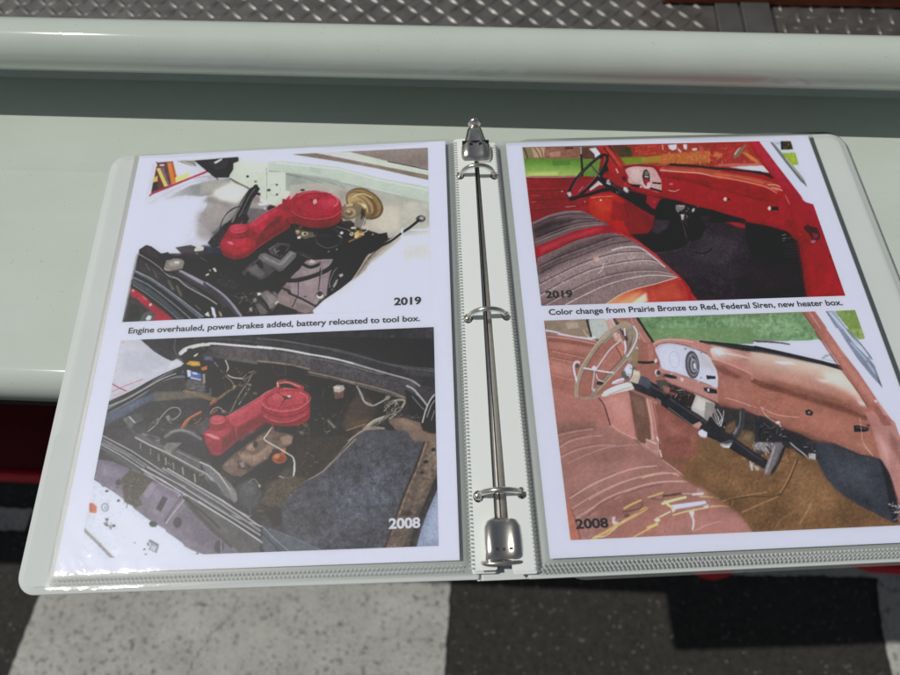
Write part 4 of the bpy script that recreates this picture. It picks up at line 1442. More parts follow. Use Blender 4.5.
PIC3.run('''
F 520 200 5
# bench seat
S 6a585b 1 1 : 62,112 140,76 230,54 320,60 390,94 442,130 300,165 180,205 76,240 66,200
P 3b3034 14 .8 : 70,130 180,90 260,100 250,150 90,180
M 8f7c7e 6 2 .9 : 70,112 150,80 240,60 320,66
M 3a3034 6 3 .8 : 66,136 160,98 260,76 350,80
M 86746f 5 2 .8 : 66,160 180,116 280,92 378,98
M 3a3034 6 3 .8 : 68,168 180,124 290,100 392,106
M 7f6d6c 5 2 .8 : 68,186 200,138 310,116 410,116
M 352b2e 5 1 .9 : 70,198 200,150 320,126 424,124
M 96847f 6 2 .8 : 72,214 200,168 330,142 436,130
N .12 3 - : 62,112 230,54 320,60 442,130 180,205 76,240
S b32226 1 1 : 72,240 180,196 300,158 442,128 480,146 512,168 400,172 250,212 90,288
M d8504a 6 3 .7 : 84,250 200,206 330,166 460,140
M 8a1219 6 2 .8 : 92,284 250,208 400,168
S 836b6c 1 1 : 88,290 170,246 250,212 400,170 505,166 570,206 640,254 720,315 806,396 760,400 620,428 510,470 410,530 104,534
P 9b8284 14 .9 : 95,400 300,320 500,250 640,270 760,370 600,430 400,530 110,530
P 65524f 14 .7 : 90,300 250,220 440,174 520,180 300,250 100,360
M 5a484b 7 3 .85 : 90,326 200,276 330,232 470,198 540,198
M 9a8583 5 2 .8 : 90,338 200,290 330,246 470,210
M 5a484b 7 3 .85 : 92,366 200,316 340,268 480,232 590,234
M b9a3a3 10 4 .8 : 94,384 200,340 340,288 480,250 590,244
M 614e50 7 3 .85 : 96,412 220,356 350,312 500,276 640,272
M b9a3a3 9 4 .7 : 98,424 220,370 350,326 500,290 650,284
M 614e50 7 3 .85 : 100,452 230,400 370,350 520,314 680,302
M b9a3a3 9 4 .7 : 102,464 230,414 370,364 520,328 690,312
M 55454a 6 1 .9 : 130,520 250,454 380,400 540,360 730,346
M d2bebc 6 2 .9 : 220,528 330,460 440,410 560,372 740,356
M e2d2d0 6 3 .7 : 560,236 640,272 730,340
M c8b2b2 8 2 .7 : 400,360 420,330 410,310
N .12 3 d8c8c6 : 100,380 300,320 600,250 760,380 400,520 110,520
N .08 2 - : 88,290 505,166 806,396 410,530 104,534
P 5a4644 2 .9 : 676,404 740,392 745,408 690,412
H d49a6e c23c2c 2 1 470,500 680,460 : 410,534 500,482 600,440 720,410 800,398 846,450 862,536
P e0c0a0 10 .8 : 560,480 620,450 640,510 610,530
P dc6a4c 12 .7 : 660,440 780,420 800,470 680,500
L f4ece0 8 2 .9 : 600,520 640,500
L f0e0d8 6 2 .9 : 740,500 780,515
M ead8c8 5 1 .9 : 420,524 500,478 610,436 780,398
M bd2722 12 1 1 : 500,164 560,196 640,248 720,310 800,390 846,450 858,530
M e8685a 4 2 .7 : 560,190 650,250 760,346 830,430
''')
PIC4 = Print(536, 302, 916, 552, '9c6252', 4)
PIC4.run('''
F 530 310 4.737
# outside
P 877461 2 1 : 60,30 280,30 300,135 200,122 85,98
N .2 5 a89078 : 60,40 280,40 300,130 85,95
P 9aa49a 1 1 : 276,30 352,30 392,132 360,145 300,128
P b5beb4 8 .7 : 290,50 340,50 370,120 310,115
L 33302e 11 1 1 : 270,40 290,100 304,134
M 9a8a5a 6 1 .9 : 254,90 268,120 300,140
P 5f8b56 2 1 : 505,28 960,10 960,170 800,160 690,140 590,160
P 78a06a 10 .7 : 600,60 900,50 900,120 640,120
N .1 6 - : 505,28 960,10 960,170 590,160
T 90 10 40 3 8 5 6f9a62 557f4c 86ac76 4f7848 : 540,50 900,40 900,140 610,130
M d6d3d6 9 1 1 : 78,96 130,112 200,122 290,140
L b9b2b4 6 1 .9 : 80,104 200,130 320,148
# door
P a7604f 1 1 : 76,112 200,130 330,152 400,150 440,140 480,390 460,420 100,420 88,260
P 8d4a3c 10 .6 : 84,130 300,150 300,190 90,170
L c98a78 5 1 .8 : 84,128 220,148 330,164
L 7d4034 5 2 .8 : 90,186 200,206 300,212
L c88676 4 1 .8 : 90,200 220,222 300,232
L 7d4034 5 2 .8 : 92,234 200,252
L c88676 4 1 .8 : 94,250 200,266
L c08070 4 1 .8 : 96,290 220,320
L c08070 4 1 .7 : 98,310 200,340
P a86352 2 1 : 100,345 200,372 330,430 360,470 378,540 500,600 520,700 120,700 100,420
P b77060 20 .7 : 140,380 300,420 340,480 200,500
M 5a2c24 6 1 1 : 100,346 180,366 250,395 320,424 350,458 372,510 378,545
L c99080 4 1 .8 : 378,550 440,580 510,612
P b06a5a 1 1 : 330,425 470,385 490,400 502,605 380,545 362,480
P bb7565 10 .6 : 370,420 470,400 480,500 400,500
# door jamb
P 6b4536 1 1 : 470,385 545,415 560,480 575,640 520,640 500,600
P 7d5442 8 .7 : 490,400 530,420 540,600 520,600
P b57a6e 1 1 : 545,412 605,440 612,640 582,640 570,520
L d8aaa0 6 2 .8 : 568,450 590,600
L 6b3a30 5 1 .9 : 604,445 614,640
P 8d4d3e 1 1 : 604,440 700,480 800,545 800,700 620,700
P a0604e 14 .7 : 640,500 760,560 760,640 650,640
P b8877c 1 1 : 548,616 610,630 610,668 560,655
# pillar and window frame
P 9f5c4d 1 1 : 470,30 512,30 550,100 600,160 590,260 540,230 520,140
L d08c78 6 2 .8 : 480,40 540,130 560,180
L 26282b 13 1 1 : 508,36 546,100 584,152
P c0a89f 2 1 : 350,40 390,36 440,150 462,250 430,200 400,130
M d5ccca 9 1 .9 : 360,44 410,120 440,180
P 8c7050 2 1 : 455,90 520,110 540,190 500,260 470,240
M 3c3a38 11 1 .9 : 400,44 440,100 470,150
P a5604f 2 1 : 520,180 600,160 625,280 560,300 520,260
K 14 12 40 4 8 - 4a3a36 c8b0a8 7a4438 2f2a2a : 500,200 600,200 610,290 530,290
L 2d2a2b 14 1 1 : 520,240 600,246
E c8c0bc 1 1 : 594,240 10,10
# instrument panel
S a5604f 1 1 : 580,150 640,132 760,136 860,160 920,220 960,330 960,420 860,420 720,350 640,310 600,230
M d29c8a 12 4 .8 : 590,150 660,138 760,144 860,172
S b4b7c0 1 1 : 594,180 630,160 700,154 790,172 850,210 884,262 892,364 800,336 700,300 634,268 606,222
P c9ccd4 10 .8 : 610,180 700,165 720,250 640,250
O 8f939c 4 .9 0 : 688,232 27,44
O 9a9ea6 3 .8 0 : 690,234 14,24
E 3f3f45 1 1 -4 : 770,258 36,68
O 85858c 5 .9 -4 : 772,258 27,54
E 5a5a62 2 1 -4 : 774,262 20,40
O b0b0b8 4 .9 0 : 776,264 12,22
E c8c8d0 2 .9 : 780,268 7,11
E a8acb6 2 1 : 776,334 30,16
M 8b5a4c 6 1 .8 : 630,268 700,302 800,338 892,368
M b98072 26 2 1 : 620,282 700,318 800,372 900,412
L 202024 17 1 1 : 838,318 880,320
L 202024 20 1 1 : 826,374 880,384
L b8b4b8 8 1 .9 : 850,364 850,388
L 202024 17 1 1 : 640,312 690,320
L c8c4c8 7 1 .9 : 690,318 722,330
E d0ccd0 1 1 : 602,300 14,14
E 3a3436 1 1 : 602,302 7,7
# under the dash
P 33292a 4 1 : 610,330 700,360 780,410 900,440 960,470 960,520 860,560 740,470 640,400
K 60 12 50 3 7 - 7a6a64 1c181a b0a49c 4a3c38 5a4a48 : 640,360 880,440 880,520 720,450
P a9a59c 1 1 : 790,402 872,440 842,520 764,482
P 8a867f 1 .9 : 872,440 880,446 852,524 842,520
''')
PIC4.run('''
F 710 310 4.737
P 668f5c 2 1 : -20,26 440,10 520,130 540,152 370,148 200,140 0,152
P 7fa572 10 .7 : 60,40 400,40 440,110 100,110
N .1 6 - : -20,26 440,10 530,140 0,150
T 70 10 40 3 8 5 6f9a62 557f4c 90b482 4f7848 : 0,40 420,30 490,120 0,130
N .3 5 b5c0b0 : 190,30 240,30 240,60 200,60
P c5cbde 2 1 : 0,152 380,146 545,145 625,262 560,250 300,202
M 55585c 8 1 1 : 150,158 200,148 260,150 330,156 376,162
P 8f9aa0 4 .8 : 520,225 570,205 600,250
P d0d6ea 1 1 : 485,-10 700,-20 740,130 830,380 960,420 960,700 900,590 780,405 640,205
P d8deee 20 .6 : 560,100 640,160 760,340 700,260
P 8d9aac 1 1 : 540,-5 585,0 650,90 720,170 770,236 750,232 690,160 640,120 700,220 800,320 824,374 760,320 650,180
L 5d646c 6 1 .9 : 552,8 640,130 740,270 812,356
L c3cede 6 1 .9 : 570,14 660,120 740,200
P 5d646c 2 .9 : 720,240 780,262 790,275 740,262
P 6f8c38 1 1 : 590,5 690,-4 738,134 706,140 640,70
N .25 4 a8b860 : 590,5 690,-4 738,134 706,140
N .2 3 4a6428 : 590,5 690,-4 738,134 706,140
P a75f4f 1 1 : 430,2 492,5 560,110 650,230 770,400 860,510 910,600 930,700 790,720 760,560 740,460 690,370 600,240
L c98a7a 7 2 .8 : 470,10 600,200 720,370 790,450
L 7a4236 5 2 .8 : 440,14 560,170 640,290 740,450
L 1f2023 18 1 1 : -20,160 140,180 280,200 440,232 616,270
L 4a4a4e 5 1 .8 : 0,152 270,188 440,222
H bba58f a0624f 3 1 300,230 270,360 : -10,165 140,192 280,212 440,246 612,280 680,352 748,458 740,500 600,450 400,395 240,350 100,300 0,240
P cdbfb0 14 .8 : 20,180 140,200 160,230 40,215
P c2ae98 16 .8 : 420,260 600,300 690,380 720,440 560,370 430,310
L e8e8ee 9 2 .9 : 290,240 340,250 420,262
L e0dcd8 6 3 .8 : 100,205 200,220
P d0c8bc 8 .8 : 690,420 745,450 730,470 690,450
P a4604e 2 1 : 0,240 100,290 240,345 400,390 600,450 745,505 790,660 700,690 500,612 320,540 160,470 40,445
H 9a5646 a9664f 4 1 100,290 100,400 : 30,270 240,350 400,400 740,520 740,560 500,520 240,440 60,400
M 6d3c30 22 5 .9 : 120,290 240,350 400,400 560,450 735,512
M c98c78 6 2 .8 : 10,240 120,286 250,330
P 8f5040 5 .8 : 60,290 160,310 140,325 80,320
P b67664 20 .7 : 400,470 600,530 740,620 600,620 420,530
E 3a2c2a 1 .9 : 172,424 5,5
E 3a2c2a 1 .9 : 222,422 6,6
T 20 20 60 2 4 - c99684 8a4a3c b88070 : 240,360 330,380 320,460 240,450
M c9907e 8 3 .7 : 60,420 160,440 260,480 360,530
M dcb8a8 4 1 .9 : 238,400 250,470 280,508 330,530
P 1e1e22 1 1 : 450,472 474,470 496,490 488,502 454,500
E 8a8880 1 .9 : 474,487 8,8
L 1c1c20 30 1 1 : 690,560 758,566
L 77706c 6 1 .8 : 760,545 768,590
M cfa898 3 1 .8 : 712,520 716,600 750,670
E dcd8d8 1 1 : 316,534 14,7
# under the dash, right part
P 2c2b30 3 1 : -30,440 50,450 160,472 330,545 500,615 700,692 700,760 400,740 200,700 60,620 -30,560
K 70 14 60 3 7 - 77706a 1a191d 9a938c 4c4844 b5aea6 38353a : 0,450 160,490 330,560 500,640 480,720 220,680 60,560
P 6e4d2c 5 1 : -20,520 60,560 130,545 180,560 200,620 240,640 200,690 120,650 40,600
P 6a4a2b 5 .9 : 240,560 290,560 330,620 300,660 260,640
M 26252a 30 1 1 : 150,470 135,550 110,600 70,632
M 8a8884 8 1 .9 : 140,480 124,560 100,600 60,630
M 77746f 9 1 .9 : 320,540 360,600 400,650
M c0b8b0 5 1 .8 : 10,460 40,540 60,480
P 242428 2 1 : 480,620 560,640 700,690 720,760 500,740
P b3766a 1 1 : 745,470 800,490 860,600 900,660 910,740 800,740 770,600
P c99a8e 8 .8 : 840,540 900,600 900,660 850,640
L 6d3f34 5 1 .9 : 770,480 840,600 870,680
''')
PIC4.run('''
F 710 430 4.737
# carpet
P 76532f 2 1 : -560,60 -200,30 0,40 200,60 400,90 520,140 700,300 910,440 910,480 -600,500
P 8a6238 40 .8 : 40,300 250,220 420,110 500,140 600,300 420,460 200,470
P 5d4128 24 .8 : 0,290 140,280 260,320 160,400 60,340
P 664829 20 .7 : 250,460 330,330 410,130 470,280 420,460
N .10 10 - : -560,60 910,60 910,480 -600,500
N .12 3 - : -560,60 910,60 910,480 -600,500
M 4d3520 7 3 .8 : 330,310 360,240 410,130
M a17848 6 3 .7 : 90,330 200,290 330,312 360,300
M a17848 8 4 .7 : 420,460 440,400 480,340
M 553a22 8 4 .7 : 80,340 190,375 300,320
M 926b40 6 4 .6 : 160,380 260,340 330,310
# pedals, pipes
P 302c2c 4 .9 : 230,-10 330,20 420,0 520,0 520,120 430,110 380,80 340,90 300,110 230,60
M 202226 44 1 1 : -60,-10 60,40 130,85 200,125 258,160
M 4a4c52 8 3 .8 : -40,-20 80,40 200,108
E c8c8cc 1 1 : 74,72 26,10
E 2a2a2e 1 1 : 72,66 22,8
M 8a8a8e 9 1 .9 : 80,60 110,40 130,0
P 8a837c 3 1 : 210,40 290,50 300,90 230,100 200,80
K 40 10 44 3 7 - b8b0a6 3a3634 6a645e d8d2c8 1c1b1e : 200,20 310,40 300,110 210,110
M 615c60 38 1 1 : 330,80 300,160 256,256
M 8b868c 10 3 .9 : 318,90 286,170 244,258
M 23222a 14 2 .9 : 350,90 320,160 280,220
L b0aaa6 8 1 .9 : 190,150 198,190
L c8c4c4 5 1 .8 : 210,170 222,190
P 2a2c30 2 1 : 340,0 500,30 510,140 450,140 400,90
M a8a8ac 7 1 .9 : 350,20 390,70 440,110 470,140
P b5b3b2 1 1 : 468,110 500,112 500,142 466,138
K 20 8 24 2 5 - c0bcb8 5a585a 8a8680 : 400,30 500,50 500,130 440,120
S 363a42 1 1 : 500,60 560,52 700,110 830,150 862,260 884,436 800,402 720,366 620,310 560,264 520,190
P 454a54 30 .7 : 540,100 700,140 760,260 680,300 560,200
N .06 5 - : 500,60 830,150 884,436 720,366 560,264
P 1f2126 3 1 : 800,140 850,190 890,360 890,440 862,420 840,260
P a4624b 2 1 : 430,-40 760,-20 820,140 700,98 560,50 500,44
P b97a62 14 .7 : 540,-20 720,0 780,110 640,60
M dcb8a0 4 1 .8 : 712,-30 726,60 770,120
P b47c70 1 1 : 765,-40 960,-40 960,420 900,340 870,240 840,170 810,140 790,60
P cfa498 8 .7 : 840,-20 890,40 900,160 860,100
L 6d3f34 6 2 .9 : 800,100 850,200 886,330
P 2a2a2f 1 1 : 690,-20 758,-30 756,0 700,5
E 2f2a2c 3 .9 : 895,130 14,30
K 24 8 30 3 6 - b8bcc8 3a3c44 8a8c96 d8dae0 : 850,340 905,350 905,430 860,430
F 530 430 4.737
P 7d5631 6 .9 : 620,120 800,80 920,200 920,330 760,230
P 8a4c3d 3 1 : 616,-30 800,-30 796,120 780,162 690,170 640,140 620,90
P a0604f 12 .7 : 660,0 760,0 760,120 680,130
N .05 6 - : 616,-30 800,-30 780,162 640,140
P b5857a 1 1 : 500,-20 600,-20 614,130 600,132 540,90 510,50
P 6b4536 1 1 : 500,-20 560,-20 560,60 520,60
P c09488 1 1 : 548,50 610,60 612,104 580,98 548,76
L 5a3a30 4 1 .9 : 606,0 622,130
E dcdce0 1 1 : 816,14 20,14
# bench seat
P 9c6859 1 1 : 100,-40 410,0 470,30 530,80 640,142 760,236 900,338 980,400 990,520 180,530 140,300
G a6705f 9e6e62 10 1 250,20 400,480 : 110,-20 400,0 640,142 900,338 980,500 180,525 140,300
P 8f5a4c 40 .6 : 140,180 400,100 600,160 420,280 160,320
P b0807a 40 .6 : 560,400 820,300 940,380 940,500 500,510
M b3867a 8 4 .7 : 124,20 200,0 330,-4 420,10
M 8a584f 7 4 .7 : 126,60 200,30 330,20 440,40
M b3867a 8 4 .7 : 130,86 220,48 320,36 420,40
M 8a584f 7 4 .7 : 134,134 240,84 380,66 500,74
M b3867a 8 4 .7 : 140,160 260,94 400,76 510,80
M bb9286 8 4 .75 : 176,322 300,256 440,206 560,180 640,174
M 87574e 7 4 .7 : 180,336 320,262 460,214 600,186
M bb9286 8 4 .75 : 196,372 330,300 470,256 620,240 760,244
M 87574e 7 4 .7 : 200,384 340,310 480,266 640,250
M bb9286 8 4 .75 : 220,416 340,346 460,304 600,280
M 87574e 7 4 .7 : 230,430 380,350 520,310
M c8a49a 6 2 .8 : 700,500 800,450 900,420
M b88a80 6 3 .8 : 640,140 760,236 900,338
P b6664a 1 1 : 160,330 200,390 226,450 242,524 184,524
M 77463c 5 2 .9 : 166,330 214,420 240,522
N .06 3 - : 100,0 410,0 640,142 900,338 990,520 180,530
# tears
M c9a860 8 1 1 : 296,524 330,500 360,480
M 8a6246 5 1 .9 : 360,478 450,430 560,380 640,330 720,300
M d3b85e 9 1 1 : 446,370 490,350 522,334
M d3b85e 7 1 .9 : 520,380 570,352 620,330
M cba95a 8 1 1 : 500,505 560,470 604,446
M d8c47a 10 1 1 : 630,350 660,338 736,318
M e0cc80 12 1 1 : 630,340 640,352 660,356
M d8c47a 8 1 .9 : 690,400 770,380 840,366
M c8a868 7 1 .9 : 820,320 880,318
M c8a858 5 1 .8 : 536,220 594,212
M c8a858 5 1 .8 : 676,208 710,212
P 6b4a44 1 1 : 620,300 700,300 740,296 700,308 640,310
P c6c4cc 1 1 : 756,300 824,296 824,306 760,308
P bcc5d6 1 1 : 680,360 760,345 832,334 836,350 760,366 690,378
L e0e6f0 5 1 .9 : 690,362 826,342
P d8c8b8 1 .9 : 668,366 690,380 676,390
P d8c8b8 1 .9 : 826,350 848,360 830,372
M dcc4b8 8 1 .9 : 764,392 772,420 766,470
P d8b8ac 1 .9 : 752,388 776,392 770,410
P d8c0b4 1 .8 : 380,420 400,410 410,440 392,446
K 16 10 34 3 7 - d8c0b4 c9a860 7a5048 e4d4cc : 380,410 440,420 430,450 390,450
K 16 10 34 3 7 - d8c0b4 c9a860 7a5048 e4d4cc : 590,420 620,425 610,445 585,450
K 18 10 40 3 6 - d8b8ac c9a860 7a5048 : 520,330 620,310 640,340 560,360
E 6b463e 2 1 : 460,408 14,9
F 710 430 4.737
S ac7c72 1 1 : -60,280 0,300 60,345 100,380 170,430 196,460 208,496 -60,505
P 5d4128 5 .8 : 40,320 110,376 196,450 214,490 240,490 160,390
M caa89e 6 2 .8 : -20,460 60,430 140,420
M d3b85e 6 1 .9 : -40,312 0,320 30,340
M c9a860 5 1 .8 : -30,340 20,345 60,362
F 530 310 4.737
# steering column
M 25262b 62 1 1 : 500,345 560,368 640,412 720,462 800,520 940,610
M 44464d 10 4 .8 : 530,340 620,385 740,455 840,530
M 8a8078 6 1 .8 : 600,420 700,480 800,548
P b87060 2 1 : 770,540 810,528 830,545 800,565
P c9ccd4 2 1 : 810,566 840,575 838,600 806,598
M c4bfb2 34 1 1 : 350,396 410,378 480,362
M e0dcd0 9 2 .9 : 350,388 420,368 480,352
P b5a890 1 1 : 480,300 526,310 520,350 480,345
P 3d4450 2 1 : 524,308 580,350 560,380 520,350
S c3c8d2 1 1 : 440,290 470,255 486,280 484,320 450,326
K 12 8 24 4 7 - eceef2 8a90a0 5a6070 : 440,270 486,270 480,320 446,320
# steering wheel
M 968570 30 1 1 : 226,420 222,380 240,320 280,240 330,170 400,104 460,76 490,84
M 968570 30 1 1 : 490,84 500,130 490,190 450,260 390,330 330,390 270,425 226,420
M b5a58f 8 3 .9 : 216,390 234,320 280,232 330,160 400,96 460,68
M 6d5d4c 6 2 .8 : 236,420 240,370 270,290 330,190 400,120 450,92
M c2b5a2 8 3 .9 : 494,130 480,196 440,268 380,336 310,394
M 5d4c40 6 2 .7 : 484,100 480,150 460,210 400,290 330,360 270,400
M 8a4e40 6 2 .8 : 350,390 400,340
M c9c4c0 9 1 1 : 250,272 310,284 400,296 450,300
M a9a09c 7 1 1 : 296,376 310,300 340,240 384,190 424,152
M b8b0ac 6 1 .9 : 320,310 340,340 380,352 440,340
E d8d4d2 1 1 : 306,276 14,12
E 2a2628 1 1 : 330,350 18,9
M c9c4c0 14 1 1 : 212,262 220,250 236,256
M a59a90 12 1 1 : 208,262 212,300 220,330
E 3a3230 1 1 : 226,266 9,12
''')
PIC1.run('''
F 120 140 7.945
# corner and front of the left fender, redrawn cleaner
P c5c9dc 2 1 : 160,170 260,160 300,190 245,440 180,640 40,700 0,900 900,900 620,640 690,520 700,300 500,330 360,380 240,430
P c8ccdf 3 1 : 300,160 640,170 690,240 560,330 430,390 300,450 236,510 250,440 300,300
P 6a3b42 1 1 : 296,180 420,170 448,330 246,440
P dcc870 1 1 : 290,228 318,222 384,366 352,372
P 8a6a78 2 1 : 320,222 350,214 396,350 384,366
P 5c4650 2 1 : 346,214 372,190 408,352 392,356
P d9802e 1 1 : 374,180 404,176 444,336 408,352
P b85c2c 2 .9 : 404,176 420,172 450,290 440,320
P e6d67e 1 1 : 436,300 545,262 556,270 540,296 444,336
P d3b662 1 1 : 268,300 300,282 300,330 262,336
P 3a3034 2 1 : 262,340 298,332 304,392 250,418
P b03a4a 1.5 1 : 244,438 260,412 470,330 690,244 694,258 480,344
P dfe2ee 1 1 : 256,172 275,178 300,206 282,210
P e6e6ee 2 .9 : 312,196 352,192 352,206 318,208
P 8e8b86 2 1 : 450,166 590,164 610,212 560,204 500,184
L cfccc0 6 2 .9 : 500,170 590,205
L b0b3c4 4 2 .9 : 230,506 300,462 420,398 560,336 700,310 790,304
G 8d9094 b4b7c0 5 1 620,360 420,460 : 372,470 460,412 560,362 700,330 790,322 874,300 874,400 760,430 640,448 520,440 420,456
P a4a5a8 8 .7 : 640,330 800,310 880,330 880,420 720,400
P d8d9d4 10 .9 : 740,400 874,360 874,480 800,460
P 8a8588 10 .8 : 660,490 700,450 800,460 880,500 880,540 740,500
P d2d5e6 12 .9 : 200,520 640,460 560,640 480,900 60,900
# dark cloth in the corner
P 262427 1.5 1 : 590,164 900,146 900,232 860,300 760,298 700,256 640,206
P 3a383c 4 .9 : 700,180 860,160 850,220 760,240
P dcdde4 1.5 1 : 744,178 806,146 812,158 760,190
''')
PIC1.run('''
F 205 175 7.94
# fender behind the hoses and the bracket
P 8b878b 12 .9 : 330,160 400,200 560,250 560,300 330,390 200,360 260,250
P aaa6aa 12 .8 : 350,200 560,260 400,300 330,300
P d6d8d2 12 .9 : 50,140 190,60 340,120 260,220 120,200
P a9a8a8 8 .7 : -40,60 190,50 60,140 -40,160
P 9c989c 18 .8 : -60,300 120,240 220,260 120,420 20,520 -60,500
P 6e6a70 14 .7 : 40,470 120,420 160,470 60,540
# cowl
P c3cdc8 2 1 : 200,-10 420,-20 640,-20 640,230 560,236 440,170 400,100 340,100 250,40
L 838c88 4 1 .9 : 492,-20 490,190
P 7a7670 3 .9 : 194,30 340,92 350,106 240,66
E 26262a 1.5 1 : 338,12 11,9
E 26262a 1.5 1 : 508,121 14,10
E 2b2b2e 1.5 1 : 570,78 9,7
E 2b2b2e 1.5 1 : 572,156 9,8
O 9aa5a0 3 .8 0 : 555,118 46,48
P dcd8d4 3 1 : 440,172 560,232 590,248 560,252 430,210
P 9a7f88 4 .9 : 384,170 430,176 440,206 400,204
P ebebf0 2 1 : 414,224 490,222 500,236 440,246
E e6e6ea 2 1 : 474,266 9,7
P 2c292d 4 1 : 490,258 520,236 570,250 500,290
P 6b676d 6 .9 : 320,260 470,270 520,300 360,360 300,330
# pair of black hoses
M 262429 34 2 1 : 405,92 362,140 330,200 300,260 262,330 236,400
M 28262b 30 2 1 : 420,110 372,180 340,250 312,310 270,370 250,410
M 6e6c72 7 3 .9 : 396,110 352,170 318,240 270,330
M 56545a 5 3 .8 : 380,180 340,260 300,340
E 7a7068 2 1 : 402,52 12,8
E 2a2629 2 1 : 428,152 14,12
M 2f2d33 6 2 1 : 118,440 130,380 170,310 230,262 300,250
M 29272d 8 2 1 : 90,470 140,420 160,390 200,380 230,400
P 322f35 5 1 : 20,540 60,490 130,440 160,480 140,560 60,580
P 2a282d 4 1 : 300,320 330,300 350,350 330,390 290,390
K 30 10 40 3 7 - 47454c 1b1a1e 5c5a60 : 40,480 160,440 150,540 60,560
P 1f2633 8 .9 : -20,560 140,570 200,640 180,700 -20,700
# red rocker cover: lit top, dark flank, bevel
P 17161b 8 1 : 180,660 380,600 560,480 720,400 740,440 560,560 380,700 200,700
P 951a28 2 1 : 118,545 140,500 200,400 340,400 460,310 570,252 650,210 720,150 760,140 760,420 690,400 560,480 400,590 330,650 240,672 150,640 122,590
P b32636 3 1 : 330,410 460,318 570,256 660,200 740,150 720,230 640,290 560,330 480,400 420,470 380,430
P c23a48 5 .9 : 350,404 470,316 580,262 600,280 500,340 400,410
P 6f1420 8 .95 : 420,500 480,420 560,350 640,300 680,400 560,480 440,560 380,600
P 8a1b29 6 .8 : 480,450 560,390 640,350 640,390 540,450 470,500
L d8707a 6 3 .7 : 352,396 470,306 566,256
M c95460 5 3 .7 : 420,480 470,420 560,345
L b03a48 5 2 .8 : 330,640 470,540 640,430
P a81f2e 3 1 : 124,540 190,480 330,490 400,520 400,600 330,650 240,668 150,636
P bf3241 6 .8 : 150,530 240,500 330,510 300,570 180,570
P e08a90 3 .9 : 170,528 210,530 230,556 200,552
P 741421 7 .9 : 140,600 240,640 330,620 390,560 396,600 330,652 236,672 150,640
M c04a56 5 3 .7 : 230,600 290,604 350,580
P 8b1a28 2 1 : 190,440 336,440 344,480 300,500 220,498 186,470
P a72534 3 .9 : 190,440 260,450 260,496 200,490
E c03846 1.5 1 -4 : 264,426 76,38
E cf4a56 4 .8 -4 : 252,416 52,22
M e08088 4 2 .6 : 200,440 250,458 320,446
M 5e101b 6 3 .8 : 200,494 270,504 340,486
''')
